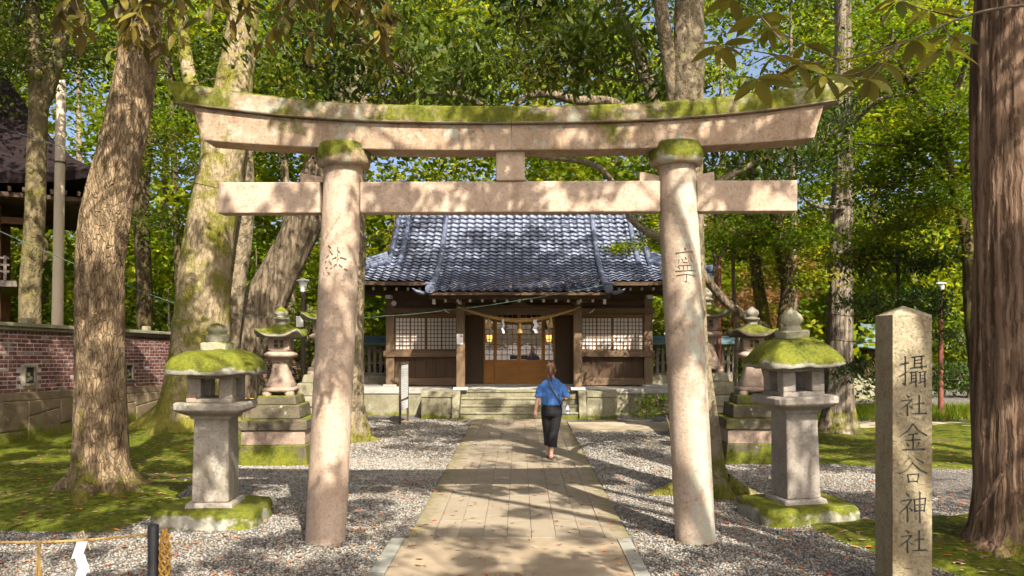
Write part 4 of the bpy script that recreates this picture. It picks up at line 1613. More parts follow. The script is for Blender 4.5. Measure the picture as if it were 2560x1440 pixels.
# side fences with green copper roofs
def side_fence(label, x0, x1, y):
    t = thing('roofed_fence', label, 'fence', ((x0 + x1) / 2, y, 0), 0, 'fences beside the shrine')
    w = (x1 - x0) / 2
    MB().box(-w, w, -.18, .18, -0.1, 0.96).build('base', M['platform'], t, 0.01)
    MB().box(-w, w, -.06, .06, 0.962, 1.04).build('sill', M['wood_grey'], t)
    n = int(2 * w / 0.16)
    for k in range(n):
        x = -w + (k + .5) * 2 * w / n
        MB().box(x - .045, x + .045, -.02, .02, 1.042, 1.84).build('slat', M['wood_grey'], t)
    for z in (1.30, 1.66):
        MB().box(-w, w, .022, .06, z, z + .07).build('rail', M['wood_grey'], t)
    MB().box(-w, w, -.07, .07, 1.842, 1.93).build('beam', M['wood_grey'], t)
    MB().prism([(-.36, 1.90), (.36, 1.90), (.36, 1.93), (.03, 2.10), (-.03, 2.10), (-.36, 1.93)], -w - .1, w + .1, M=Matrix.Rotation(PI / 2, 4, 'Z')).build('roof', M['copper'], t, 0.005)
    MB().tube([(-w - .1, 0, 2.115), (w + .1, 0, 2.115)], .04, 8).build('ridge', M['copper'], t)


side_fence('wooden slat fence with green copper roof left of the shrine', -5.5, -3.95, 24.3)
side_fence('wooden slat fence with green copper roof right of the shrine', 3.95, 6.6, 24.3)
# ---------------------------------------------------------------- trees
M['bark_flake'] = bark('flaky_grey_brown_bark', (0.18, 0.12, 0.065), (0.36, 0.265, 0.16), 0.9, (1, 1, 0.25), moss=0.38, crack=0.7, flake=0.7)
M['bark_moss'] = bark('mossy_pale_bark', (0.24, 0.18, 0.10), (0.36, 0.29, 0.18), 1.3, (1, 1, 0.4), moss=0.84, crack=0.4)
M['bark_dark'] = bark('dark_mossy_bark', (0.055, 0.042, 0.024), (0.12, 0.09, 0.045), 1.0, (1, 1, 0.2), moss=0.55, crack=0.6)
M['bark_ridge'] = bark('ridged_brown_bark', (0.12, 0.09, 0.058), (0.23, 0.18, 0.12), 0.8, (1, 1, 0.08), moss=0.35, crack=0.8)
M['bark_cedar'] = bark('stringy_red_cedar_bark', (0.095, 0.055, 0.034), (0.25, 0.165, 0.11), 1.2, (1, 1, 0.035), moss=0.12, crack=0.8)
M['bark_grey_cedar'] = bark('pale_streaked_cedar_bark', (0.12, 0.09, 0.06), (0.27, 0.225, 0.175), 1.1, (1, 1, 0.04), moss=0.3, crack=0.7)
M['bark_olive'] = bark('olive_brown_bark', (0.10, 0.08, 0.04), (0.19, 0.15, 0.08), 0.7, (1, 1, 0.5), moss=0.6, crack=0.2)
M['bark_smooth'] = bark('smooth_pale_bark', (0.18, 0.14, 0.085), (0.27, 0.22, 0.145), 0.6, (1, 1, 0.6), moss=0.45, crack=0.12)
M['twig'] = plain('twig_bark', (0.13, 0.095, 0.06), (0.08, 0.06, 0.04), 0.9, 20)

LEAF = {
    'oak': leafmat('glossy_dark_leaf', [(0, (0.024, 0.046, 0.007)), (0.45, (0.062, 0.098, 0.012)), (0.85, (0.13, 0.15, 0.018)), (1, (0.28, 0.19, 0.025))], 0.45, 0.25),
    'maple': leafmat('bright_maple_leaf', [(0, (0.075, 0.14, 0.008)), (0.5, (0.14, 0.22, 0.01)), (0.85, (0.24, 0.27, 0.014)), (1, (0.36, 0.24, 0.02))], 0.55, 0.2),
    'back': leafmat('yellow_green_leaf', [(0, (0.075, 0.13, 0.010)), (0.4, (0.16, 0.225, 0.014)), (0.8, (0.31, 0.33, 0.02)), (1, (0.48, 0.40, 0.04))], 0.55, 0.15),
    'dark': leafmat('evergreen_needle_spray', [(0, (0.022, 0.048, 0.01)), (0.6, (0.05, 0.09, 0.014)), (1, (0.12, 0.15, 0.02))], 0.3, 0.3),
    'red': leafmat('autumn_red_leaf', [(0, (0.15, 0.06, 0.035)), (0.5, (0.25, 0.12, 0.07)), (1, (0.34, 0.22, 0.10))], 0.5, 0.2),
    'hill': leafmat('autumn_hill_leaf', [(0, (0.10, 0.11, 0.02)), (0.5, (0.24, 0.20, 0.04)), (1, (0.40, 0.27, 0.06))], 0.4, 0.1),
}


def unit(a):
    return a / (np.linalg.norm(a, axis=-1, keepdims=True) + 1e-9)


def leaf_arrays(C, L, W, rng, droop=0.35, tilt=0.6, fold=0.18):
    """one folded two-triangle leaf at every point of C"""
    n = len(C)
    ph = rng.uniform(0, 2 * PI, n)
    a = np.stack([np.cos(ph), np.sin(ph), -droop + rng.normal(0, 0.45, n)], -1)
    a = unit(a)
    up = unit(np.stack([rng.normal(0, tilt, n), rng.normal(0, tilt, n), np.ones(n)], -1))
    b = unit(np.cross(up, a))
    nn = unit(np.cross(a, b))
    l = (L * rng.uniform(0.65, 1.25, n))[:, None]
    w = (W * rng.uniform(0.75, 1.2, n))[:, None]
    base = C - a * l * 0.5
    tip = C + a * l * 0.5 - nn * l * 0.06
    mid = C - a * l * 0.04
    l1 = mid + b * w * 0.5 - nn * w * fold
    r1 = mid - b * w * 0.5 - nn * w * fold
    V = np.stack([base, l1, tip, r1], 1).reshape(-1, 3)
    k = np.arange(n)[:, None] * 4
    Fc = np.concatenate([k + np.array([[0, 2, 1]]), k + np.array([[0, 3, 2]])], 1).reshape(-1, 3)
    return V, Fc


TWIGS = []


def clump_points(blobs, per, cr, flat, rng, shell=0.45, ball=False):
    pts, rn = [], []
    for (cx_, cy_, cz_, rx, ry, rz, n) in blobs:
        d = unit(rng.normal(0, 1, (n, 3)))
        r = rng.uniform(0, 1, n) ** shell
        c = np.array([cx_, cy_, cz_]) + d * r[:, None] * np.array([rx, ry, rz])
        if ball:
            q = unit(rng.normal(0, 1, (n, per, 3))) * rng.uniform(0, 1, (n, per, 1)) ** 0.4 * np.array([cr, cr, cr * flat]) * rng.uniform(0.6, 1.25, (n, 1, 1))
        else:
            q = rng.normal(0, 1, (n, per, 3)) * np.array([cr, cr, cr * flat])
        # arrange round a random drooping spray plane
        p = c[:, None, :] + q
        pts.append(p.reshape(-1, 3))
        base = rng.uniform(0.0, 0.75, n)
        rn.append((base[:, None] + rng.uniform(0, 0.25, (n, per))).ravel())
        TWIGS.append((np.array([cx_, cy_, cz_ - rz * 0.3]), c))
    return np.concatenate(pts), np.concatenate(rn)


def foliage(name, mat, blobs, per, cr, flat, L, W, seed, parent=None, droop=0.35, tilt=0.6, shell=0.45, keep=None, ball=False):
    rng = np.random.default_rng(seed)
    C, rn = clump_points(blobs, per, cr, flat, rng, shell, ball)
    if keep is not None:
        k = keep(C)
        C, rn = C[k], rn[k]
    V, Fc = leaf_arrays(C, L, W, rng, droop, tilt)
    me = np_mesh(name, V, Fc, {'rnd': ('FACE', np.repeat(rn, 2))})
    return link(name, me, LEAF[mat], parent)


def catmull(pts, rad, step):
    P_ = [np.array(p, float) for p in pts]
    P_ = [2 * P_[0] - P_[1]] + P_ + [2 * P_[-1] - P_[-2]]
    out, rr = [], []
    for i in range(1, len(P_) - 2):
        p0, p1, p2, p3 = P_[i - 1:i + 3]
        n = max(2, int(np.linalg.norm(p2 - p1) / step))
        for k in range(n):
            t = k / n
            out.append(0.5 * ((2 * p1) + (-p0 + p2) * t + (2 * p0 - 5 * p1 + 4 * p2 - p3) * t * t + (-p0 + 3 * p1 - 3 * p2 + p3) * t ** 3))
            rr.append(rad[i - 1] + (rad[i] - rad[i - 1]) * t)
    out.append(P_[-2])
    rr.append(rad[-1])
    return np.array(out), np.array(rr)


def trunk_mesh(name, pts, rad, seg=24, step=0.12, ridge=0.03, flare=0.0, fh=0.5, lobes=5, seed=0, strips=0, lump=0.03, detail=None):
    rng = np.random.default_rng(seed)
    C, r = catmull(pts, rad, step)
    n = len(C)
    s = np.concatenate([[0], np.cumsum(np.linalg.norm(np.diff(C, axis=0), axis=1))])
    T = unit(np.gradient(C, axis=0))
    a = np.cross(T, np.array([0.0, 1.0, 0.13]))
    a = unit(a)
    b = np.cross(T, a)
    th = np.linspace(0, 2 * PI, seg, endpoint=False)
    TH, S = np.meshgrid(th, s)
    m = np.ones_like(TH)
    for k in range(5):
        m += lump * np.sin(TH * (k % 3 + 1) + S * rng.uniform(0.6, 2.6) + rng.uniform(0, 6.3)) * 0.6
    for k in range(4):
        m += ridge * np.sin(TH * rng.integers(6, 13) + 0.6 * np.sin(S * rng.uniform(0.8, 2.5) + rng.uniform(0, 6.3)) + rng.uniform(0, 6.3)) * 0.5
    if strips:
        for k in range(3):
            m += 0.010 * np.sign(np.sin(TH * (strips + 5 * k) + 0.8 * np.sin(S * (0.7 + .5 * k) + k))) * np.abs(np.sin(TH * (strips + 5 * k) + k)) ** 0.5
    if flare > 0:
        hgt = C[:, 2] - C[0, 2]
        e = np.exp(-np.maximum(hgt, 0) / fh)[:, None]
        lob = 0.5 + 0.5 * np.cos(TH * lobes + rng.uniform(0, 6.3) + 0.5 * np.sin(2 * TH + 1))
        m *= 1 + flare * e * (0.45 + 0.8 * lob)
    RR = r[:, None] * m
    V = C[:, None, :] + (a[:, None, :] * np.cos(TH)[..., None] + b[:, None, :] * np.sin(TH)[..., None]) * RR[..., None]
    if detail:
        fxy, fz, amp = detail
        N_ = (a[:, None, :] * np.cos(TH)[..., None] + b[:, None, :] * np.sin(TH)[..., None]).reshape(-1, 3)
        Vf = V.reshape(-1, 3)
        D_ = np.empty(len(Vf))
        for q in range(len(Vf)):
            x_, y_, z_ = Vf[q]
            w_ = 0.06 * mnoise.noise((x_ * 4, y_ * 4, z_ * 3))
            p_ = ((x_ + w_) * fxy, (y_ + w_) * fxy, (z_ + w_) * fz + seed)
            D_[q] = (0.55 - 1.9 * abs(mnoise.noise(p_))) + 0.5 * (0.5 - 1.6 * abs(mnoise.noise((p_[0] * 2.3, p_[1] * 2.3, p_[2] * 2.1))))
        V = Vf + N_ * (D_ * amp)[:, None]
    V = V.reshape(-1, 3)
    ii = np.arange(n * seg).reshape(n, seg)
    Fc = np.stack([ii[:-1], np.roll(ii, -1, 1)[:-1], np.roll(ii, -1, 1)[1:], ii[1:]], -1).reshape(-1, 4)
    return np_mesh(name, V, Fc, None, True)


def tree(name, label, pxpath, Y, mat, limbs=(), group=None, yshift=None, **kw):
    """pxpath: (px, py, width_px) from the base upwards at depth Y"""
    pts = [P(a, b, Y + (yshift[i] if yshift else 0)) for i, (a, b, w) in enumerate(pxpath)]
    rad = [w * 0.5 * Y / F for _, _, w in pxpath]
    base = Vector((pts[0].x, Y, 0))
    t = thing(name, label, 'tree', base, 0, group)
    loc = [p - base for p in pts]
    loc[0].z = min(loc[0].z, -0.1)
    link('trunk', trunk_mesh('trunk', loc, rad, **kw), M[mat], t)
    for li, (lp, lr) in enumerate(limbs):
        link('limb', trunk_mesh('limb', [Vector(p) - base for p in lp], lr, 12, 0.15, 0.02, seed=li), M[mat], t)
    return t, base


def roots(t, base, mat, n, r0, L, seed, zoff=-0.02, angles=None):
    rr = random.Random(seed)
    for k in range(n):
        a = angles[k] if angles else 2 * PI * k / n + rr.uniform(-.35, .35)
        l = L * rr.uniform(0.7, 1.25)
        pts, rad = [], []
        c = rr.uniform(-.5, .5)
        for i in range(7):
            u = i / 6
            d = r0 * 0.6 + l * u
            aa = a + c * u * u
            x, y = d * math.cos(aa), d * math.sin(aa)
            gz = float(ground_z(np.array(base.x + x), np.array(base.y + y)))
            pts.append((x, y, gz + zoff + 0.42 * r0 * (1 - u) ** 2.5 - 0.09 * u))
            rad.append(r0 * 0.42 * (1 - u) ** 0.9 + 0.02)
        link('root', trunk_mesh('root', pts, rad, 12, 0.1, 0.05, seed=seed + k), M[mat], t)


def crown(t, base, mat, blobs, per, cr, flat, L, W, seed, **kw):
    TWIGS.clear()
    o = foliage('crown', mat, blobs, per, cr, flat, L, W, seed, None, **kw)
    mb = MB()
    rr = random.Random(seed)
    for c0, cs in TWIGS:
        for c in cs:
            a_, b_ = Vector(c0), Vector(c)
            m_ = a_.lerp(b_, 0.5) + Vector((rr.uniform(-.12, .12), rr.uniform(-.12, .12), rr.uniform(-.05, .15)))
            e_ = b_ + (b_ - m_).normalized() * cr * 0.9 + Vector((0, 0, -cr * .3))
            mb.tube([a_, m_, b_, e_], [0.022, 0.014, 0.008, 0.003], 4, cap=False)
    tw = mb.build('twigs', M['twig'], t)
    tw['kind'] = 'stuff'
    tw.data.transform(Matrix.Translation(-base))
    o.data.transform(Matrix.Translation(-base))
    o.parent = t
    return o


def shade_crown(t, base, blobs, seed, k=1.25):
    """high canopy that throws the dappled light: dense leaf clumps with clear gaps between them"""
    return crown(t, base, 'oak', [(*q[:6], max(2, int(q[6] * k))) for q in blobs], 110, 0.40, 0.6, 0.16, 0.085, seed, ball=True)


def pblob(px, py, Y, rx, ry, rz, n):
    p = P(px, py, Y)
    return (p.x, p.y, p.z, rx, ry, rz, n)


# big flaky trunk, left
t, b = tree('broadleaf_tree', 'large flaky barked tree rising from the moss left of the lantern', [(250, 1300, 150), (252, 1150, 128), (250, 1000, 118), (248, 800, 112), (252, 650, 112), (266, 540, 116), (292, 420, 106), (318, 300, 103), (345, 150, 93), (362, 0, 84), (372, -200, 78), (380, -420, 60)], 10.2, 'bark_flake',
            seg=150, step=0.03, ridge=0.02, flare=0.75, fh=0.26, lobes=5, seed=3, detail=(11, 2.6, 0.011))
roots(t, b, 'bark_flake', 7, 0.36, 0.75, 4)
shade_crown(t, b, [(-4.6, 10.0, 9.9, 3.6, 3.6, 1.8, 34), (-3.0, 6.8, 8.6, 3.2, 3.2, 1.3, 18), (-6.2, 8.5, 9.6, 3.0, 2.8, 1.3, 38)], 1)
# big mossy trunk
t, b = tree('broadleaf_tree', 'huge pale trunk streaked with yellow moss in front of the brick wall', [(482, 1090, 200), (490, 1000, 165), (500, 880, 140), (510, 700, 125), (535, 520, 112), (560, 380, 100), (580, 250, 92), (598, 120, 80), (610, 0, 72), (620, -200, 60), (630, -420, 40)], 17.5, 'bark_moss',
            [([P(545, 560, 17.6), P(520, 330, 17.9), P(470, 180, 18.3), P(450, -40, 18.6)], [0.28, 0.2, 0.16, 0.1])],
            seg=90, step=0.08, ridge=0.02, flare=0.5, fh=0.45, lobes=5, seed=8, detail=(5, 2.0, 0.014))
roots(t, b, 'bark_moss', 7, 0.75, 1.5, 14)
crown(t, b, 'oak', [(-6.5, 16.5, 11.8, 4.5, 4.0, 2.2, 34), (-3.2, 15.0, 11.0, 3.0, 3.0, 1.6, 18), pblob(430, 130, 18.5, 1.2, 1.5, 1.6, 10)], 75, 0.5, 0.5, 0.15, 0.07, 2)
t, b = tree('broadleaf_tree', 'slim pale trunk just right of the huge mossy trunk', [(566, 1060, 46), (572, 900, 44), (586, 760, 46), (602, 620, 50), (612, 500, 46), (610, 380, 44), (605, 250, 38), (590, 100, 30), (585, -120, 20)], 18.6, 'bark_smooth', seg=28, ridge=0.02, flare=0.3, seed=9)
crown(t, b, 'oak', [pblob(590, 150, 18.8, 1.0, 1.2, 1.4, 8)], 60, 0.4, 0.5, 0.14, 0.065, 31)
# leaning trunk
t, b = tree('broadleaf_tree', 'leaning ridged trunk slanting up to the right behind the lanterns', [(560, 1045, 130), (590, 900, 125), (640, 805, 112), (690, 700, 98), (735, 610, 90), (770, 530, 86), (800, 430, 80), (840, 300, 70), (890, 150, 55), (930, -50, 35)], 20.0, 'bark_ridge', seg=70, step=0.07, ridge=0.03, flare=0.4, fh=0.5, lobes=4, seed=12, detail=(8, 1.2, 0.02))
roots(t, b, 'bark_ridge', 5, 0.6, 1.1, 24)
crown(t, b, 'oak', [pblob(760, 350, 19.5, 1.6, 1.5, 0.9, 14), pblob(950, 180, 20, 2.4, 2, 1.6, 22)], 80, 0.42, 0.5, 0.14, 0.065, 3)
# dark trunk and forked trunk behind the wall
t, b = tree('broadleaf_tree', 'dark mossy trunk standing behind the brick wall beside the flaky tree', [(362, 1010, 46), (362, 800, 40), (358, 650, 34), (352, 520, 38), (362, 430, 30), (372, 330, 24), (380, 180, 18)], 24.0, 'bark_dark', seg=24, ridge=0.05, flare=0.2, seed=15, lump=0.06)
crown(t, b, 'maple', [pblob(400, 330, 23.5, 2.2, 1.6, 0.7, 22), pblob(440, 420, 22.5, 2.0, 1.2, 0.45, 16), pblob(330, 250, 24, 2.0, 1.5, 0.8, 14), pblob(470, 560, 23, 1.5, 1.2, 0.8, 14)], 110, 0.42, 0.28, 0.11, 0.07, 4)
t, b = tree('broadleaf_tree', 'forked mossy trunk behind the wall at far left', [(78, 1010, 52), (76, 800, 50), (80, 640, 46), (90, 480, 46), (94, 330, 44), (92, 220, 40), (86, 100, 34), (80, -20, 30), (72, -250, 22)], 19.2, 'bark_olive',
            [([P(96, 290, 19.2), P(118, 225, 19.2), P(142, 150, 19.2), P(158, 60, 19.2), P(166, -120, 19.2)], [0.15, 0.17, 0.16, 0.15, 0.09])], seg=30, ridge=0.02, flare=0.2, seed=16, lump=0.04)
crown(t, b, 'oak', [pblob(150, 90, 19.5, 1.8, 1.5, 1.2, 22), pblob(40, 40, 19.5, 1.2, 1.2, 1.2, 10), pblob(60, 150, 18.5, 0.9, 0.8, 0.5, 6)], 80, 0.35, 0.5, 0.13, 0.06, 5)
# tree hidden behind the left gate pillar
t, b = tree('broadleaf_tree', 'mossy footed tree standing directly behind the left gate pillar', [(852, 1110, 120), (858, 1000, 92), (866, 850, 84), (872, 700, 78), (878, 540, 72), (884, 380, 64), (890, 200, 54), (900, 0, 44), (910, -250, 30)], 16.4, 'bark_smooth',
            [([P(886, 330, 16.3), P(1000, 250, 15.2), P(1130, 235, 14.2), P(1260, 290, 13.4)], [0.16, 0.11, 0.07, 0.025])], seg=36, flare=0.4, fh=0.5, lobes=4, seed=17, lump=0.05)
roots(t, b, 'bark_moss', 5, 0.42, 0.8, 34)
crown(t, b, 'oak', [pblob(1020, 150, 13.5, 1.7, 1.3, 0.75, 15), pblob(760, 130, 14.5, 1.3, 1.2, 0.9, 9), pblob(1160, 215, 12.5, 0.9, 0.8, 0.35, 6), pblob(900, 60, 14, 1.6, 1.5, 0.8, 8),
                    (0.0, 15.0, 11.5, 4.5, 3.5, 1.8, 30), (-1.0, 19, 12.0, 4, 3, 1.6, 18)], 80, 0.36, 0.6, 0.19, 0.07, 6, droop=0.8)
# tree behind the right gate pillar
t, b = tree('broadleaf_tree', 'pale smooth tree with spreading roots right behind the right gate pillar', [(1768, 1270, 130), (1755, 1180, 105), (1740, 1000, 92), (1728, 850, 86), (1720, 650, 82), (1716, 450, 80), (1716, 280, 84), (1722, 150, 76), (1724, 0, 72), (1728, -200, 60), (1730, -450, 40)], 10.9, 'bark_smooth',
            [([P(1700, 300, 10.9), P(1685, 220, 10.9), P(1670, 130, 10.9), P(1655, 40, 10.8), P(1640, -120, 10.8)], [0.13, 0.12, 0.10, 0.095, 0.07]),
             ([P(1715, 560, 10.9), P(1780, 470, 11.4), P(1880, 410, 12.0), P(1990, 360, 12.5)], [0.09, 0.06, 0.04, 0.02]),
             ([P(1700, 640, 11.4), P(1640, 590, 11.8), P(1580, 550, 12.2), P(1500, 420, 12.6), P(1350, 395, 13.0)], [0.06, 0.055, 0.05, 0.05, 0.02])], seg=40, step=0.07, ridge=0.012, flare=0.45, fh=0.22, lobes=4, seed=18, lump=0.03)
roots(t, b, 'bark_smooth', 6, 0.36, 0.75, 44, -0.02)
crown(t, b, 'oak', [pblob(1450, 110, 12.0, 0.9, 0.9, 0.75, 7), pblob(1290, 60, 12.5, 1.0, 1.0, 0.6, 4), pblob(1880, 350, 12.0, 0.55, 0.6, 0.5, 4), pblob(1600, 180, 12.3, 0.9, 0.9, 0.5, 4), pblob(1890, 420, 12.5, 0.7, 0.7, 0.35, 3)], 130, 0.36, 0.6, 0.19, 0.065, 7, droop=0.85)
shade_crown(t, b, [(2.6, 9.5, 9.4, 3.8, 3.6, 1.3, 30), (5.0, 12.0, 10.4, 3.5, 3.5, 1.5, 18)], 97)
# wavy brown stem above the lintel and horizontal limbs
t, b = tree('broadleaf_tree', 'slender curving brown stem seen above the middle of the lintel', [(1722, 1085, 40), (1712, 700, 36), (1690, 430, 32), (1632, 250, 30), (1605, 150, 27), (1575, 80, 24), (1545, 10, 22), (1530, -120, 18)], 17.6, 'bark_ridge',
            [([P(1630, 330, 17.6), P(1540, 262, 17.2), P(1440, 250, 16.8), P(1340, 235, 16.5), P(1250, 290, 16.2)], [0.13, 0.12, 0.10, 0.08, 0.03]),
             ([P(1620, 190, 17.6), P(1540, 160, 17.5), P(1450, 150, 17.3), P(1390, 125, 17.1)], [0.06, 0.05, 0.035, 0.015])], seg=24, seed=19)
crown(t, b, 'oak', [pblob(1380, 170, 17, 1.6, 1.4, 0.8, 12), pblob(1500, 60, 17.5, 2.2, 1.6, 0.9, 16)], 140, 0.4, 0.5, 0.13, 0.06, 8)
shade_crown(t, b, [(2.4, 16.2, 11.3, 4.6, 2.9, 1.3, 84)], 98)
# cedars, right
t, b = tree('cedar_tree', 'huge stringy red barked cedar at the right edge', [(2556, 1400, 250), (2556, 1320, 225), (2552, 1200, 205), (2548, 1000, 200), (2545, 700, 208), (2542, 400, 200), (2540, 150, 190), (2540, -100, 180), (2540, -500, 150)], 7.95, 'bark_cedar', seg=200, step=0.05, ridge=0.03, flare=0.5, fh=0.22, lobes=5, seed=21, detail=(10, 0.55, 0.014))
roots(t, b, 'bark_cedar', 6, 0.30, 0.8, 54, -0.05)
crown(t, b, 'dark', [(4.9, 6.5, 10.5, 3.2, 3.2, 2.2, 46), (7.0, 9.0, 9.5, 3, 3, 1.6, 18)], 90, 0.38, 0.5, 0.16, 0.04, 9)
MBs = MB().tube([P(2505, 1185, 7.55), P(2440, 1290, 7.5)], [0.028, 0.015], 6).build('peeling_strip', M['bark_cedar'], t)
MBs.data.transform(Matrix.Translation(-b))
t, b = tree('cedar_tree', 'cedar with pale peeling bark behind the right lantern', [(2095, 1085, 96), (2096, 1030, 74), (2098, 850, 64), (2100, 650, 56), (2106, 500, 48), (2108, 300, 44), (2108, 100, 40), (2108, -150, 34)], 17.6, 'bark_grey_cedar',
            [([P(2108, 330, 17.5), P(2200, 250, 16.5), P(2300, 235, 16)], [0.07, 0.05, 0.02]), ([P(2106, 520, 17.4), P(2040, 515, 16.5), P(2000, 490, 16)], [0.06, 0.04, 0.02])], seg=48, flare=0.35, fh=0.4, lobes=6, seed=22, detail=(11, 0.6, 0.016))
crown(t, b, 'dark', [pblob(2060, 330, 16.5, 1.0, 0.9, 0.9, 12), pblob(1960, 400, 16.0, 0.9, 0.8, 0.5, 8), pblob(2180, 200, 17, 1.3, 1.1, 0.9, 10), (6.8, 17, 11, 3, 3, 2, 20)], 90, 0.34, 0.5, 0.17, 0.035, 10, droop=0.8)
# slim trunks, right middle
t, b = tree('broadleaf_tree', 'slim dark mossy trunk leaning left of its neighbour, right of the gate', [(1935, 1090, 36), (1925, 900, 32), (1910, 800, 30), (1892, 700, 28), (1880, 600, 26), (1874, 520, 26), (1880, 380, 22), (1890, 250, 18)], 18.0, 'bark_dark', seg=20, seed=23, lump=0.05)
crown(t, b, 'maple', [pblob(1900, 570, 17.5, 1.1, 1.0, 0.35, 12), pblob(1850, 640, 18.5, 1.0, 1.0, 0.3, 8)], 110, 0.36, 0.25, 0.10, 0.065, 11)
t, b = tree('broadleaf_tree', 'slim dark trunk with a knobbly bend behind the right front lantern', [(1952, 1090, 44), (1955, 900, 40), (1962, 800, 36), (1972, 720, 36), (1958, 640, 34), (1948, 580, 32), (1938, 530, 32), (1920, 420, 26), (1905, 300, 22)], 17.4, 'bark_dark', seg=20, seed=24, lump=0.07)
crown(t, b, 'maple', [pblob(2010, 600, 17, 0.9, 0.9, 0.4, 10), pblob(1990, 700, 17.5, 0.7, 0.8, 0.4, 8)], 110, 0.36, 0.28, 0.10, 0.065, 12)
lg = thing('leaning_log', 'cut mossy log leaning diagonally against the trees right of the gate', 'log', P(1985, 1000, 16.2) * 1)
lg.location.z = 0
lp = [P(1740, 660, 16.6), P(1800, 740, 16.5), P(1860, 790, 16.4), P(1930, 835, 16.3), P(1990, 900, 16.2), P(2010, 1105, 16.2)]
link('log', trunk_mesh('log', [p - lg.location for p in lp], [0.08, 0.09, 0.10, 0.095, 0.10, 0.11], 18, 0.1, 0.05, seed=5), M['bark_ridge'], lg)
for i, (pp, ww, YY_) in enumerate((([(1830, 1080), (1842, 850), (1835, 740), (1832, 640), (1826, 560), (1842, 480)], 12, 19.0), ([(1925, 1075), (1905, 840), (1902, 650), (1895, 560), (1890, 470)], 12, 18.6), ([(1800, 1075), (1793, 800), (1785, 600), (1795, 500), (1830, 420)], 10, 18.8))):
    t, b = tree('maple_sapling', ('thin wavy maple stem nearest the right gate pillar', 'thin pale maple stem between the two dark trunks', 'thin straight maple stem beside the rusty lamp post')[i], [(x, y, ww * (1 - 0.08 * k)) for k, (x, y) in enumerate(pp)], YY_, 'bark_smooth', seg=10, seed=60 + i, lump=0.03)
    crown(t, b, 'maple', [pblob(pp[-1][0] + 20, pp[-1][1] + 40, YY_, 1.0, 1.0, 0.4, 10), pblob(pp[-2][0] - 10, pp[-2][1] + 30, YY_ - .3, 0.8, 0.8, 0.22, 6)], 110, 0.36, 0.22, 0.10, 0.06, 70 + i)
# maple sprays and evergreen sapling right
t, b = tree('maple_tree', 'spreading green maple left of the big right cedar', [(2470, 1090, 40), (2440, 900, 34), (2425, 760, 30), (2420, 620, 28), (2400, 520, 26), (2370, 420, 24), (2330, 320, 22), (2290, 240, 18), (2250, 150, 12)], 13.0, 'bark_dark',
            [([P(2385, 460, 13), P(2300, 400, 12.8), P(2220, 380, 12.6)], [0.06, 0.04, 0.015]), ([P(2345, 350, 13), P(2400, 200, 12.8), P(2440, 80, 12.6)], [0.05, 0.04, 0.02])], seg=16, seed=25)
crown(t, b, 'maple', [pblob(2260, 350, 12.6, 0.95, 0.9, 0.35, 20), pblob(2360, 300, 12.4, 0.8, 0.8, 0.4, 14), pblob(2200, 450, 13.2, 0.9, 0.9, 0.4, 18), pblob(2330, 500, 13, 0.9, 0.9, 0.4, 18), pblob(2400, 420, 13.4, 0.8, 0.8, 0.5, 12), pblob(2280, 180, 13, 1.1, 1.0, 0.5, 14), pblob(2180, 600, 14, 0.8, 0.8, 0.4, 10), pblob(2390, 620, 13.6, 0.6, 0.8, 0.5, 10), pblob(2230, 90, 13.5, 1.2, 1.2, 0.5, 12)],
      120, 0.28, 0.22, 0.085, 0.055, 13, droop=0.25, tilt=0.4)
t, b = tree('conifer_sapling', 'slim young evergreen with drooping sprays beside the stone marker', [(2252, 1085, 12), (2250, 900, 12), (2246, 720, 10), (2245, 600, 8), (2250, 480, 6), (2252, 430, 4)], 14.6, 'bark_dark', seg=10, seed=26)
crown(t, b, 'dark', [pblob(2260, 560, 14.4, 0.75, 0.6, 0.35, 10), pblob(2200, 640, 14.2, 0.55, 0.5, 0.22, 9), pblob(2320, 660, 14.2, 0.65, 0.6, 0.25, 11), pblob(2260, 740, 14.0, 0.9, 0.7, 0.25, 14), pblob(2180, 760, 13.8, 0.5, 0.5, 0.16, 7), pblob(2350, 770, 14, 0.55, 0.5, 0.25, 8), pblob(2150, 920, 14.6, 0.45, 0.4, 0.22, 7), pblob(2400, 840, 14, 0.4, 0.5, 0.3, 6), pblob(2390, 940, 14.5, 0.4, 0.5, 0.25, 6), pblob(2150, 680, 14.6, .5, .5, .25, 6)],
      85, 0.22, 0.35, 0.13, 0.035, 14, droop=0.7, tilt=0.35)
t, b = tree('maple_sapling', 'low young maple sprouting beside the right gate pillar', [(1680, 1110, 6), (1672, 1060, 6), (1655, 1020, 5), (1640, 980, 4)], 16.5, 'bark_smooth', seg=8, seed=27)
crown(t, b, 'maple', [pblob(1640, 1010, 16.3, 0.40, 0.3, 0.14, 6), pblob(1610, 1030, 16.0, 0.22, 0.2, 0.08, 3)], 45, 0.14, 0.4, 0.08, 0.055, 15, tilt=0.4)
t, b = tree('maple_tree', 'green maple spray overhanging the right end of the shrine roof', [(1730, 1080, 20), (1725, 800, 18), (1705, 650, 16), (1640, 600, 12), (1590, 545, 9)], 19.2, 'bark_ridge', seg=12, seed=28)
crown(t, b, 'maple', [pblob(1640, 590, 18.8, 0.45, 0.4, 0.25, 8), pblob(1570, 620, 18.6, 0.35, 0.3, 0.12, 4), pblob(1625, 545, 19, 0.35, 0.3, 0.2, 4)], 80, 0.2, 0.35, 0.09, 0.06, 16, tilt=0.4)

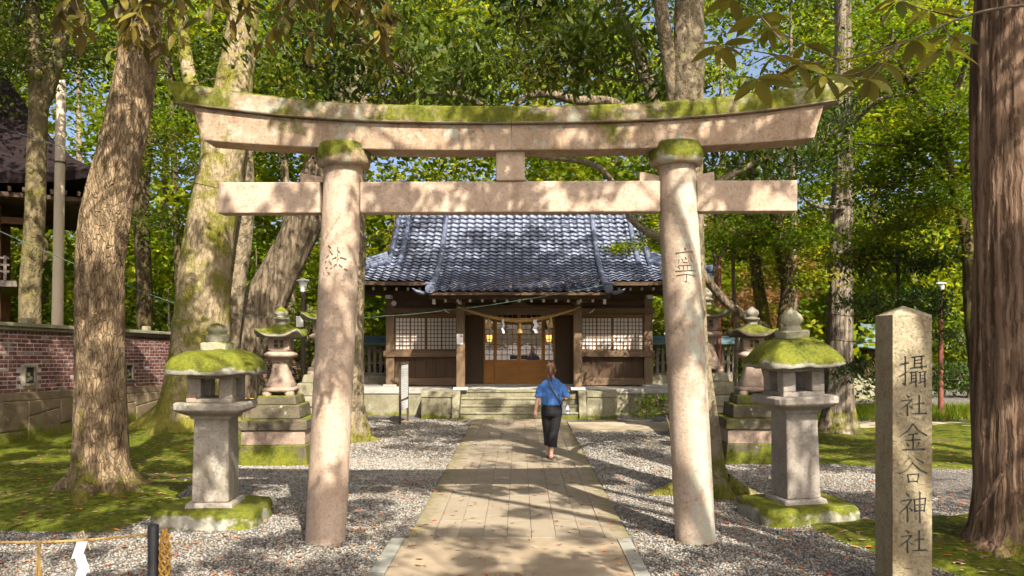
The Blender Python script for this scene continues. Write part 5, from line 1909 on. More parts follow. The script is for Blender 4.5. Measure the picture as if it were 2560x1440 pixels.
# trees standing behind and beside the viewpoint: they throw the dappled shade
for i, (x, y, lab, bl) in enumerate((
        (7.6, -1.5, 'tall shade tree standing behind the viewpoint on the right', [(6.0, -1.4, 10.6, 3.2, 2.4, 1.6, 15), (4.0, 3.4, 9.6, 3.0, 2.2, 1.2, 12), (8.5, 0.5, 10.5, 3.0, 3.0, 1.6, 34), (3.8, -3.0, 10.4, 3.8, 2.2, 1.3, 60), (8.0, -4.5, 10.6, 3.2, 2.6, 1.5, 24), (1.8, 2.5, 10.2, 3.2, 0.9, 1.0, 9), (4.0, 2.1, 10.4, 1.8, 1.8, 1.0, 10), (6.9, 0.5, 10.4, 1.0, 0.8, 0.8, 4)]),
        (-5.2, -3.5, 'tall shade tree standing behind the viewpoint on the left', [(-2.6, -2.2, 10.8, 3.4, 3.0, 1.8, 24), (0.2, 1.2, 10.0, 3.0, 2.6, 1.4, 26), (1.0, -4.5, 11, 3.4, 2.6, 1.6, 46), (-2.8, 2.6, 10.0, 2.6, 2.6, 1.4, 30), (-2.0, 0.8, 10.4, 2.6, 2.4, 1.2, 18), (-5.0, 3.5, 10.6, 2.6, 2.6, 1.2, 20)]),
        (11.5, 6.5, 'tall shade tree standing beyond the right edge', [(9.8, 5.0, 10.8, 3.0, 3.2, 1.8, 36), (7.5, 4.0, 9.8, 2.6, 2.4, 1.4, 18)]),
        (-9.8, 5.0, 'tall shade tree standing beyond the left edge', [(-8.0, 5.0, 10.5, 3.2, 3.4, 2.0, 22), (-5.5, 2.5, 10, 2.8, 2.6, 1.4, 16)]))):
    bl = [(q[0] - 0.6, q[1] + 1.5, q[2] - 1.6, q[3], q[4], q[5] * 0.8, int(q[6] * 0.72)) for q in bl]
    t = thing('shade_tree', lab, 'tree', (x, y, 0), 0, 'shade trees around the viewpoint')
    link('trunk', trunk_mesh('trunk', [(0, 0, -.1), (0, 0, 3), (0.1, .1, 7), (0.2, 0.2, 11)], [0.36, 0.3, 0.24, 0.1], 24, 0.2, 0.03, 0.4, seed=40 + i), M['bark_smooth'], t)
    for k, q in enumerate(bl):
        link('limb', trunk_mesh('limb', [(0.05, .05, 5.5), ((q[0] - x) * .45, (q[1] - y) * .45, 8.2), (q[0] - x, q[1] - y, q[2] - .2)], [0.15, 0.1, 0.04], 10, 0.3, seed=k), M['bark_smooth'], t)
    shade_crown(t, Vector((x, y, 0)), bl, 80 + i)

for i, (x, y, lab, bl) in enumerate((
        (-13.5, 8.0, 'tall grove tree out of view beyond the brick wall', [(-12.0, 8.5, 9.5, 4.5, 5.0, 3.0, 60), (-10.5, 14.5, 12.0, 4.0, 4.0, 2.2, 40), (-14.8, 22.8, 13.8, 3.6, 3.2, 1.4, 60)]),  # last crown blob is added out of view to shade the pavilion roof
        (13.5, 14.0, 'tall grove tree out of view beyond the right cedar', [(12.5, 13.0, 9.5, 4.5, 5.0, 3.5, 60), (10.0, 18.0, 12.5, 4.0, 4.0, 2.0, 36)]),
        (-9.0, -9.0, 'tall grove tree far behind the viewpoint on the left', [(-8.0, -8.0, 9.0, 6.0, 5.0, 4.0, 80), (-1.0, -11.0, 10.0, 5.0, 4.0, 4.0, 60)]),
        (11.5, -9.5, 'tall grove tree far behind the viewpoint on the right', [(13.5, -3.0, 9.5, 3.6, 5.0, 4.0, 60)]))):
    t = thing('shade_tree', lab, 'tree', (x, y, 0), 0, 'shade trees around the viewpoint')
    link('trunk', trunk_mesh('trunk', [(0, 0, -.1), (0, 0, 3), (0.1, .1, 7), (0.2, 0.2, 11)], [0.4, 0.34, 0.26, 0.1], 20, 0.3, 0.03, 0.4, seed=50 + i), M['bark_smooth'], t)
    for k, q in enumerate(bl):
        link('limb', trunk_mesh('limb', [(0.05, .05, 5.0), ((q[0] - x) * .45, (q[1] - y) * .45, 7.8), (q[0] - x, q[1] - y, q[2] - .2)], [0.17, 0.12, 0.04], 10, 0.4, seed=k), M['bark_smooth'], t)
    crown(t, Vector((x, y, 0)), 'oak', bl, 60, 0.6, 0.6, 0.30, 0.16, 180 + i)

# the wood behind: one mass
def wood_keep(C):
    rng = np.random.default_rng(5)
    px = CX + C[:, 0] / C[:, 1] * F
    py = CY - (C[:, 2] - CH) / C[:, 1] * F
    dens = np.ones(len(C))
    return rng.random(len(C)) < dens


rngw = np.random.default_rng(77)
bl = []
for k in range(820):
    y = rngw.uniform(29, 58)
    x = rngw.uniform(-0.80, 0.80) * y
    z = rngw.uniform(0.8, 2.0 + 0.46 * y) if rngw.random() > 0.3 else rngw.uniform(0.5, 7)
    px = CX + x / y * F
    py = CY - (z - CH) / y * F
    if 130 < px < 240 and 180 < py < 480 and rngw.random() < 0.85: continue
    if 330 < px < 500 and 330 < py < 560 and rngw.random() < 0.7: continue
    if py < 280 and 1300 < px < 2000 and rngw.random() < 0.35: continue
    bl.append((x, y, z, 2.2, 2.0, 1.3, 9))
fo = foliage('woodland', 'back', bl, 34, 0.62, 0.55, 0.40, 0.23, 78, None, droop=0.3, tilt=0.8, shell=0.6)
tag(fo, 'sunlit yellow green woodland filling the background', None, None, 'stuff')
bl = []
for k in range(70):
    y = rngw.uniform(29, 44)
    x = rngw.uniform(-0.8, 0.8) * y
    z = rngw.uniform(0.5, 1 + 0.42 * y)
    px = CX + x / y * F
    py = CY - (z - CH) / y * F
    if 130 < px < 240 and 180 < py < 480: continue
    if 330 < px < 500 and 380 < py < 560: continue
    bl.append((x, y, z, 2.0, 1.6, 1.1, 8))
fo = foliage('evergreen_understorey', 'oak', bl, 40, 0.55, 0.5, 0.22, 0.10, 79, None, droop=0.5, tilt=0.7, shell=0.6)
tag(fo, 'dark evergreen thicket mixed into the background wood', None, None, 'stuff')
bl = []
for k in range(78):
    y = rngw.uniform(21.5, 31)
    x = rngw.uniform(-0.72, 0.72) * y
    z = rngw.uniform(0.285, 0.50) * y + 2.0
    px = CX + x / y * F
    py = CY - (z - CH) / y * F
    if 120 < px < 260 and 150 < py < 500: continue
    if 330 < px < 500 and 300 < py < 560: continue
    if py > 330 and 900 < px < 1700 and rngw.random() < .5: continue
    bl.append((x, y, z, 1.8, 1.6, 0.9, 8))
fo = foliage('canopy', 'oak', bl, 46, 0.5, 0.5, 0.21, 0.095, 91, None, droop=0.55, tilt=0.6, shell=0.6)
tag(fo, 'dense green canopy closing in over the shrine roof', None, None, 'stuff')
bl = []
for k in range(150):
    y = rngw.uniform(66, 130)
    x = rngw.uniform(-0.8, 0.8) * y
    z = float(ground_z(np.array(x), np.array(y))) + rngw.uniform(1, 5)
    bl.append((x, y, z, 4.5, 4.0, 2.6, 14))
fo = foliage('hill_woodland', 'hill', bl, 26, 1.2, 0.6, 0.8, 0.45, 90, None, tilt=0.9, shell=0.6)
tag(fo, 'pale autumn woodland on the far hillside', None, None, 'stuff')
# far trunks in the wood
ORD = ('leftmost', 'second from the left', 'third from the left', 'fourth from the left', 'fifth from the left', 'sixth from the left', 'sixth from the right', 'fifth from the right', 'fourth from the right', 'third from the right', 'second from the right', 'rightmost')
for i, px in enumerate((110, 205, 400, 455, 640, 735, 1560, 1815, 1990, 2165, 2290, 2420)):
    y = rngw.uniform(28, 40)
    x = WX(px, y)
    t = thing('distant_tree', 'thin trunk in the far background wood, ' + ORD[i] + ' of them', 'tree', (x, y, 0), 0, 'trunks in the background wood')
    r0 = rngw.uniform(0.12, 0.28)
    lx = rngw.uniform(-.8, .8)
    link('trunk', trunk_mesh('trunk', [(0, 0, -.2), (lx * .2, 0, 4), (lx * .5, 0, 9), (lx, 0, 16)], [r0, r0 * .8, r0 * .6, r0 * .25], 12, 0.5, 0.03, 0.2, seed=100 + i), M[('bark_dark', 'bark_smooth', 'bark_ridge')[i % 3]], t)
    foliage('crown', 'back', [(lx, 0, 14, 2.4, 2.4, 2.2, 12)], 40, 0.6, 0.6, 0.26, 0.15, 200 + i, t)
# autumn maples right of the shrine
for i, (px, py, Yd, rx, rz, n) in enumerate(((1900, 745, 27, 1.6, 1.0, 12), (1960, 690, 29, 1.4, 0.8, 8), (1830, 800, 26, 1.0, 0.7, 6))):
    p = P(px, py, Yd)
    t = thing('autumn_maple', ('russet maple behind the slim dark trunks', 'smaller russet maple higher up behind the dark trunks', 'low russet maple beside the rusty lamp post')[i], 'tree', (p.x, Yd, 0))
    link('trunk', trunk_mesh('trunk', [(0, 0, -.2), (.1, 0, p.z * .6), (0, 0, p.z + .4)], [.12, .09, .03], 10, 0.3, seed=i), M['bark_dark'], t)
    foliage('crown', 'red', [(0, 0, p.z, rx, 1.0, rz, n)], 90, 0.45, 0.3, 0.16, 0.10, 300 + i, t, tilt=0.4)
# shrubs behind the left wall
for i, (px, py, Yd, m_) in enumerate(((230, 760, 25, 'back'), (420, 720, 24, 'maple'), (660, 700, 27, 'oak'), (640, 620, 28, 'maple'), (770, 760, 27, 'oak'), (2230, 930, 24, 'oak'), (2420, 930, 28, 'dark'), (600, 760, 26, 'oak'), (930, 780, 29, 'back'))):
    p = P(px, py, Yd)
    t = thing('shrub', ('pale leafy shrub behind the wall left of the flaky tree', 'bright green shrub behind the wall right of the flaky tree', 'dark shrub between the leaning trunk and the left lamp', 'bright maple bush left of the leaning trunk', 'dark shrub under the left lamp post', 'dark shrub behind the stone marker', 'clipped dark hedge bush left of the big cedar', 'dark bush between the pale trunks', 'sunny bush seen left of the shrine')[i], 'shrub', (p.x, Yd, 0))
    link('stem', trunk_mesh('stem', [(0, 0, -.2), (0.05, 0, p.z * .5), (0, 0, p.z)], [.06, .05, .02], 8, 0.3, seed=i), M['twig'], t)
    foliage('foliage', m_, [(0, 0, max(p.z * .6, .5), 1.4, 1.1, max(p.z * .6, .6), 16)], 60, 0.35, 0.5, 0.17, 0.09, 400 + i, t)
# ---------------------------------------------------------------- buildings and furniture around
# pavilion roof at far left
pv = thing('timber_pavilion', 'dark timber pavilion with deep eaves behind the wall at far left', 'building', (-12.75, 24.0, 0), R(30))
def pvb(mb, name, mat, bevel=0.0, parent=None):
    mb.v = [(x + 12.75, y - 24.0, z) for x, y, z in mb.v]
    return mb.build(name, mat, parent or pv, bevel)
cx0, cy0 = -12.75, 24.0
EZ = 6.75
ap_ = (-17.5, 28.7)
def hiproof(k, dz, ex):
    """ring at fraction k from eave (0) to apex (1), concave sweep"""
    z = EZ + 8.0 * k ** 1.35 + dz
    hx = (4.75 + ex) * (1 - k) + 0.4 * k
    hy = (4.7 + ex) * (1 - k) + 0.3 * k
    ring = []
    n = 10
    for side in range(4):
        for i in range(n):
            u = -1 + 2 * i / n
            c = abs(u) ** 3
            lift_ = 0.45 * c * (1 - k) ** 3
            x, y = [(u, -1), (1, u), (-u, 1), (-1, -u)][side]
            ring.append((ap_[0] + x * hx, ap_[1] + y * hy, z + lift_))
    return ring
mb = MB().rings([hiproof(0, -0.28, -.05), hiproof(0, 0, 0)] + [hiproof(k, 0, 0) for k in (0.12, 0.25, 0.4, 0.6, 0.8, 1.0)], smooth=False)
M['shingle'] = plain('shaded_bark_shingle', (0.022, 0.016, 0.016), (0.014, 0.01, 0.01), 0.95, 3, (1, 1, 6), 0.6, detail=6, spec=0.03)  # near-black: the shade over this roof is put into the shingle colour
pr = pvb(mb, 'roof', M['shingle'])
for k in range(26):
    x = -21.9 + k * 0.35
    pvb(MB().box(x - .04, x + .04, 24.05, 28.5, EZ - .42, EZ - .29), 'rafter', M['wood_dark'], 0, pr)
for k in range(20):
    y = 24.3 + k * 0.4
    pvb(MB().box(-17.0, -12.85, y - .04, y + .04, EZ - .56, EZ - .43), 'rafter', M['wood_dark'], 0, pr)
for x, y in ((-15.35, 25.6), (-15.35, 31.5), (-19.6, 25.6)):
    pvb(MB().box(x - .16, x + .16, y - .16, y + .16, 0.2, EZ - .6), 'post', M['wood_red'], 0.02)
    pvb(MB().box(x - .24, x + .24, y - .24, y + .24, -.1, 0.2), 'post_base', M['coping'], 0.02)
pvb(MB().box(-19.8, -14.6, 25.48, 25.72, 5.55, 5.75), 'tie_beam', M['wood_red'], 0.01)
pvb(MB().box(-19.4, -15.4, 25.9, 26.0, 4.0, 6.2), 'wall_board', M['wood_red'])
pvb(MB().box(-20.2, -14.75, 25.1, 31.5, 3.62, 3.80), 'floor', M['wood_grey'], 0.01)
for z in (4.05, 4.25, 4.45):
    pvb(MB().box(-20.2, -14.95, 25.18, 25.24, z, z + .06), 'railing', M['wood_grey'])
for k in range(6):
    pvb(MB().box(-20.1 + k * 1.0, -20.02 + k * 1.0, 25.17, 25.25, 3.8, 4.55), 'railing_post', M['wood_grey'])

# pale pole behind the wall
M['pole'] = plain('pale_timber_pole', (0.52, 0.42, 0.30), (0.44, 0.35, 0.25), 0.7, 2, (1, 1, .2))
po = thing('utility_pole', 'pale smooth pole standing behind the brick wall', 'pole', (WX(140, 22), 22, 0))
po.rotation_euler = (0, R(0.9), 0)
MB().tube([(0, 0, -.3), (0, 0, 9.1)], [0.155, 0.12], 18).build('shaft', M['pole'], po)
MB().tube([(0, 0, 6.9), (0, 0, 6.95)], 0.142, 18).build('band', M['brown_metal'], po)
MB().lathe([(0.125, 9.1), (0.10, 9.16), (0.01, 9.2)], 16).build('cap', M['pole'], po)

# lamp posts
M['lampglass'] = plain('frosted_glass', (0.75, 0.75, 0.72), (0.68, 0.68, 0.66), 0.3)
def lamp_post(label, px, top, Y, mat, head=True, r=0.045, group=None):
    t = thing('lamp_post', label, 'lamp post', (WX(px, Y), Y, 0), 0, group)
    z = WZ(top, Y)
    MB().tube([(0, 0, -.1), (0, 0, z - (0.26 if head else 0))], [r * 1.15, r], 12).build('pole', M[mat], t)
    MB().lathe([(r * 1.7, 0), (r * 1.7, .10), (r * 1.15, .14)], 14).build('base_collar', M[mat], t)
    if head:
        MB().lathe([(0.05, z - .30), (0.07, z - .27), (0.05, z - .25)], 14).build('neck', M['white_paint'], t)
        MB().lathe([(0.065, z - .255), (0.105, z - .07), (0.105, z - .05)], 18).build('shade', M['lampglass'], t)
        MB().lathe([(0.15, z - .05), (0.148, z - .03), (0.05, z), (0.01, z + .01)], 20).build('cap', M['white_paint'], t)
    else:
        MB().lathe([(r * 1.5, z - .05), (r * 1.5, z), (r * .5, z + .02)], 12).build('cap', M['brown_metal'], t)
    return t


lp_ = lamp_post('garden lamp with white shade on a dark pole left of the gate', 758, 697, 18.2, 'brown_metal', True, 0.05)
MB().box(-.14, .02, -.09, -.04, 2.35, 2.6).build('junction_box', M['white_paint'], lp_, 0.01)
lamp_post('garden lamp on a rust red pole right of the stone marker', 2352, 705, 22.0, 'rust', True, 0.06)
lamp_post('rust red pole without a lamp right of the gate', 1798, 640, 18.0, 'rust', False, 0.045)

# information board, almost edge on
M['board'] = plain('printed_board', (0.66, 0.67, 0.66), (0.60, 0.61, 0.60), 0.5)
M['pale_ink'] = plain('faint_print', (0.5, 0.5, 0.5), None, 0.7)
sg = thing('information_board', 'slim information board on two dark legs in front of the platform', 'sign', (-2.86, 19.85, 0), R(-4))
for y in (-.44, .44):
    MB().box(-.025, .025, y - .025, y + .025, -.1, 1.50).build('leg', M['brown_metal'], sg, 0.004)
for z0, z1 in ((0.62, 1.44), (0.34, 0.56)):
    pn = MB().box(-.018, .018, -.41, .41, z0, z1).build('panel', M['board'], sg)
    tx = MB()
    for k in range(int((z1 - z0) / .055) - 1):
        tx.box(.0185, .0195, -.34, .34 - (k % 3) * .09, z0 + .045 + k * .055, z0 + .045 + k * .055 + .014)
    tx.build('writing', M['pale_ink'], pn)
    MB().box(-.022, .022, -.415, .415, z1, z1 + .022).build('edge_strip', M['brown_metal'], pn)

# rope barrier in the left foreground
YB = 5.0
bp = thing('barrier_post', 'short black barrier post with a bundle of golden straw in the left foreground', 'post', (WX(383, YB), YB, 0))
zt = WZ(1312, YB)
MB().tube([(0, 0, -.1), (0, 0, zt - .004), (0, 0, zt)], [0.033, 0.033, 0.029], 18).build('post', M['black_metal'], bp)
MB().lathe([(0.09, -.05), (0.09, .02), (0.04, .04)], 18).build('foot', M['black_metal'], bp)
# braided bundle
bx_ = WX(411, YB) - WX(383, YB)
for k in range(8):
    pts = []
    for i in range(40):
        z = zt - 0.03 - i * 0.02
        a = k * PI / 4 + i * 0.5 * (1 if k % 2 else -1)
        r_ = 0.030 * min(1.0, 0.35 + i / 9.0)
        pts.append((bx_ + r_ * math.cos(a), 0.004 + r_ * math.sin(a), z))
    MB().tube(pts, 0.0085, 5).build('straw_strand', M['straw_gold'], bp)
rp = thing('barrier_rope', 'thin straw rope strung across the lower left corner', 'rope', P(190, 1348, YB))
o_ = rp.location.copy()
e0, e1 = P(-260, 1338, YB), P(372, 1334, YB)
NPT = 90
for k in range(3):
    pts = []
    for i in range(NPT + 1):
        u = i / NPT
        p = e0.lerp(e1, u) + Vector((0, 0, -0.05 * 4 * u * (1 - u)))
        a = 2 * PI * k / 3 + i * 1.1
        pts.append(p - o_ + Vector((0, math.cos(a), math.sin(a))) * 0.0045)
    MB().tube(pts, 0.0055, 6).build('strand', M['straw'], rp)


def rz(px):
    u = (WX(px, YB) - e0.x) / (e1.x - e0.x)
    return (e0.lerp(e1, u) + Vector((0, 0, -0.05 * 4 * u * (1 - u)))) - o_


q = rz(97)
tas = MB()
rr = random.Random(4)
for k in range(26):
    a = rr.uniform(0, 6.28)
    d = rr.uniform(.3, 1)
    x, y = 0.028 * d * math.cos(a), 0.028 * d * math.sin(a)
    tas.tube([(q.x + x * .35, q.y + y * .35, q.z), (q.x + x * .4, q.y + y * .4, q.z - .1), (q.x + x, q.y + y, q.z - .24), (q.x + x * 1.3, q.y + y * 1.3, q.z - .40)], 0.003, 4)
tas.build('tassel', M['straw'], rp)
q = rz(210)
sd = shide_mesh(0.06, 0.46, 5)
sd.build('paper_streamer', M['shide'], rp, loc=(q.x - .01, q.y - .02, q.z - .005), rot=(0, 0, R(12)))
kn = MB().tube([(q.x - .02, q.y - .008, q.z), (q.x - .03, q.y - .01, q.z + .045), (q.x + .0, q.y - .01, q.z + .06), (q.x + .015, q.y - .01, q.z + .01), (q.x + .045, q.y - .01, q.z - .06)], 0.003, 5)
kn.build('knot', M['straw'], rp)

# yellow and black barrier cord among the left lanterns
yb_ = thing('striped_rope', 'yellow and black striped cord stretched low beside the left pedestal lantern', 'rope', P(640, 997, 15.5))
M['yellow'] = plain('yellow_cord', (0.75, 0.42, 0.02), None, 0.6)
a0, a1 = P(560, 994, 15.5) - yb_.location, P(690, 1000, 15.5) - yb_.location
for k in range(14):
    MB().tube([a0.lerp(a1, k / 14), a0.lerp(a1, (k + 1) / 14)], 0.014, 6).build('stripe', M['yellow' if k % 2 else 'black_metal'], yb_)

# cables
def cable(label, pts, mat='wire', r=0.008, cat='cable', sag=0.0):
    pts = [Vector(p) for p in pts]
    o = pts[0].copy()
    out = []
    for a, b in zip(pts[:-1], pts[1:]):
        for i in range(10):
            u = i / 10
            out.append(a.lerp(b, u) - o - Vector((0, 0, sag * 4 * u * (1 - u))))
    out.append(pts[-1] - o)
    c = MB().tube(out, r, 5).build('cable', M[mat])
    c.location = o
    tag(c, label, cat)


cable('thin cable from the left edge to the gate tie beam', [P(-60, 295, 13), P(230, 388, 14), P(545, 470, 14.5), P(880, 585, 21), P(1140, 625, 22)], 'wire', 0.007, sag=0.03)
cable('green cord along the wall behind the left lanterns', [P(-40, 560, 17), P(260, 690, 18), P(470, 770, 18.4), P(760, 803, 18.4), P(960, 790, 20.3), P(1120, 775, 20.2), P(1290, 752, 20.1), P(1510, 712, 20.2)], 'wire_green', 0.008, sag=0.02)
cable('upper dark cable strung behind the stone marker', [P(2060, 782, 16), P(2200, 795, 16), P(2360, 780, 18)], 'wire', 0.008, sag=0.02)
cable('lower dark cable strung behind the stone marker', [P(2060, 846, 16), P(2190, 856, 16), P(2340, 850, 18), P(2440, 800, 19)], 'wire', 0.008, sag=0.02)

# right background: low wall, little shrine, bridge
lw = thing('low_wall', 'low white wall with a rust red rail behind the stone marker', 'wall', (WX(2160, 27), 27, 0))
MB().box(-3.4, 1.2, -.1, .1, -.1, 0.72).build('wall_body', M['platform'], lw, 0.01)
MB().box(-3.45, 1.25, -.16, .16, 0.95, 1.2).build('rail', M['rust'], lw, 0.01)
for x in (-3.2, -1.6, 0.0, 1.0):
    MB().box(x - .08, x + .08, -.08, .08, 0.72, 0.95).build('rail_post', M['rust'], lw)
lw2 = thing('boundary_wall', 'pale boundary wall with red band seen right of the shrine', 'wall', (WX(1640, 34), 34, 0))
MB().box(-2, 3.4, -.1, .1, -.1, 2.9).build('wall_body', M['white_paint'], lw2, 0.01)
MB().box(-2, 3.4, -.12, -.102, 2.9, 3.3).build('band', M['rust'], lw2)
MB().box(-2.1, 3.5, -.25, .25, 3.3, 3.45).build('coping', M['copper'], lw2)
cr = thing('small_shrine', 'small shrine with green copper roof behind the stone marker', 'shrine', (WX(2195, 29), 29, 0))
cr.scale = (.85, .85, .9)
MB().box(-.9, .9, -.7, .7, 0, 0.5).build('base', M['platform'], cr, 0.02)
MB().box(-.7, .7, -.5, .5, 0.5, 1.9).build('body', M['wood_dark'], cr, 0.01)
rgs = []
for k, (hx, hy, z) in enumerate(((1.35, 1.1, 1.85), (1.35, 1.1, 1.93), (0.9, .7, 2.12), (0.65, .35, 2.5), (0.6, .08, 2.75))):
    rgs.append([(-hx, -hy, z + (0.12 if k < 2 else 0)), (0, -hy, z), (hx, -hy, z + (0.12 if k < 2 else 0)), (hx, 0, z), (hx, hy, z + (0.12 if k < 2 else 0)), (0, hy, z), (-hx, hy, z + (0.12 if k < 2 else 0)), (-hx, 0, z)])
MB().rings(rgs, smooth=False).build('roof', M['copper'], cr, 0.01)
MB().prism([(-.75, 2.74), (.75, 2.74), (.8, 2.95), (.6, 2.86), (-.6, 2.86), (-.8, 2.95)], -.08, .08).build('ridge', M['copper'], cr, 0.01)
br = thing('wooden_bridge', 'pale wooden railed bridge left of the big cedar', 'bridge', (WX(2420, 36), 36, 0), R(-8))
M['wood_pale'] = wood('pale_new_wood', (0.50, 0.33, 0.17), (0.40, 0.26, 0.13), 'x')
MB().box(-3, 3, -.5, .5, 1.0, 1.2).build('deck', M['wood_grey'], br, 0.01)
for z in (1.55, 1.9):
    MB().box(-3, 3, -.5, -.42, z, z + .1).build('rail', M['wood_pale'], br)
for k in range(13):
    MB().box(-2.95 + k * .48, -2.87 + k * .48, -.52, -.4, 1.2, 2.05).build('baluster', M['wood_pale'], br)
for x in (-2.4, 0, 2.4):
    MB().box(x - .12, x + .12, -.4, .4, -.1, 1.0).build('pier', M['wood_grey'], br)
rw = thing('stone_retaining_wall', 'bright pale boulder wall seen left of the shrine', 'wall', (WX(915, 33), 33, 0))
rr = random.Random(8)
M['pale_rock'] = stone('pale_rock', (0.55, 0.46, 0.36), (0.45, 0.37, 0.28), 0.02)
for row in range(5):
    x = -3.0 + rr.uniform(-.3, .3)
    while x < 2.2:
        w = rr.uniform(.45, .9)
        rgk = []
        for z, k in ((0, .8), (.15, 1), (.4, 1), (.56, .75)):
            rgk.append([(x + w / 2 + w * .52 * k * math.cos(a + .3) * (1 + .12 * math.sin(3 * a + row)), .3 * k * math.sin(a + .3) + row * .12, row * .55 + z) for a in np.linspace(0, 2 * PI, 9)[:-1]])
        MB().rings(rgk, smooth=False).build('rock', M['pale_rock'], rw, 0.03)
        x += w

# grass verge on the right
rng = np.random.default_rng(31)
n = 9000
gxp = rng.uniform(6.3, 16, n); gyp = 20.2 + rng.uniform(0, 1, n) * (2.8 + 0.1 * gxp)
C = np.stack([gxp, gyp, np.full(n, 0.05)], -1)
th = rng.uniform(0, 6.28, n)
hgt = rng.uniform(.08, .2, n)
lean = rng.normal(0, .06, (n, 2))
V = np.stack([C + np.stack([np.cos(th) * .012, np.sin(th) * .012, -.06 + 0 * th], -1), C - np.stack([np.cos(th) * .012, np.sin(th) * .012, .06 + 0 * th], -1), C + np.stack([lean[:, 0], lean[:, 1], hgt], -1)], 1).reshape(-1, 3)
o = link('grass', np_mesh('grass', V, np.arange(3 * n).reshape(-1, 3), {'rnd': ('FACE', rng.random(n))}), LEAF['maple'])
tag(o, 'short bright grass verge beyond the cedar', None, None, 'stuff')

# ---------------------------------------------------------------- gravel and fallen leaves
rng = np.random.default_rng(55)
def scatter(n, x0, x1, y0, y1):
    x = rng.uniform(x0, x1, n); y = rng.uniform(y0, y1, n)
    return x, y
xs, ys = [], []
for (n, x0, x1, y0, y1) in ((30000, -7, -1.35, 5.2, 9.5), (30000, 1.17, 6.5, 5.2, 9.5), (26000, -5.0, -1.18, 9.5, 14), (22000, 1.18, 5.5, 9.5, 14), (11000, -4.8, -1.18, 14, 20.5), (9000, 1.18, 4.6, 14, 17.9)):
    x, y = scatter(n, x0, x1, y0, y1)
    k = (gravel_mask(x, y) > 0.45) & (np.abs(x - (-0.1 if False else 0)) > 1.19) & (np.abs(x / y) < 0.68)
    k &= ~((y < 8.4) & (x > -1.36) & (x < 1.18))
    xs.append(x[k]); ys.append(y[k])
x = np.concatenate(xs); y = np.concatenate(ys)
n = len(x)
sz = rng.uniform(.008, .019, n) * np.where(y > 12, 1.35, 1.0)
oct_ = np.array([[1, 0, 0], [0, 1, 0], [-1, 0, 0], [0, -1, 0], [0, 0, 1], [0, 0, -1]], float)
of = np.array([[0, 1, 4], [1, 2, 4], [2, 3, 4], [3, 0, 4], [1, 0, 5], [2, 1, 5], [3, 2, 5], [0, 3, 5]])
V = oct_[None] * (1 + rng.normal(0, .22, (n, 6, 3)))
V[:, :, 2] *= 0.62
a = rng.uniform(0, 6.28, n)
ca, sa_ = np.cos(a)[:, None], np.sin(a)[:, None]
X = V[:, :, 0] * ca - V[:, :, 1] * sa_
Yv = V[:, :, 0] * sa_ + V[:, :, 1] * ca
V = np.stack([X, Yv, V[:, :, 2]], -1) * sz[:, None, None]
V += np.stack([x, y, ground_z(x, y) + sz * .35], -1)[:, None, :]
Fc = (np.arange(n)[:, None, None] * 6 + of[None]).reshape(-1, 3)
g = G('gravel_stone')
c = g.ramp(g.attr('rnd'), [(0.0, (0.145, 0.135, 0.115)), (0.35, (0.205, 0.192, 0.165)), (0.7, (0.265, 0.248, 0.215)), (0.95, (0.345, 0.325, 0.285)), (1.0, (0.24, 0.17, 0.11))])
c = g.mix(g.math('MULTIPLY', g.ss(g.noise(0.9, 5, 0.65), 0.48, 0.66), 0.55), c, (0.15, 0.12, 0.085))
M['pebble'] = g.fin(c, 0.85, spec=0.15)
o = link('gravel', np_mesh('gravel', V.reshape(-1, 3), Fc, {'rnd': ('FACE', np.repeat(rng.random(n), 8))}, True), M['pebble'])
tag(o, 'loose grey gravel either side of the path', None, None, 'stuff')

# fallen leaves
def leafshape(curl=0.3):
    pts = [(0, -1), (.32, -.55), (.42, 0), (.28, .5), (0, 1), (-.28, .5), (-.42, 0), (-.32, -.55)]
    V = [(px_, py_, curl * (abs(px_) * 1.1 + .25 * py_ * py_)) for px_, py_ in pts] + [(0, 0, 0), (0, -.5, .05), (0, .5, .05)]
    Fq = [(0, 1, 9), (1, 2, 8, 9), (2, 3, 10, 8), (3, 4, 10), (4, 5, 10), (5, 6, 8, 10), (6, 7, 9, 8), (7, 0, 9)]
    mb = MB(); mb.add(V, Fq, 0, True)
    return mb


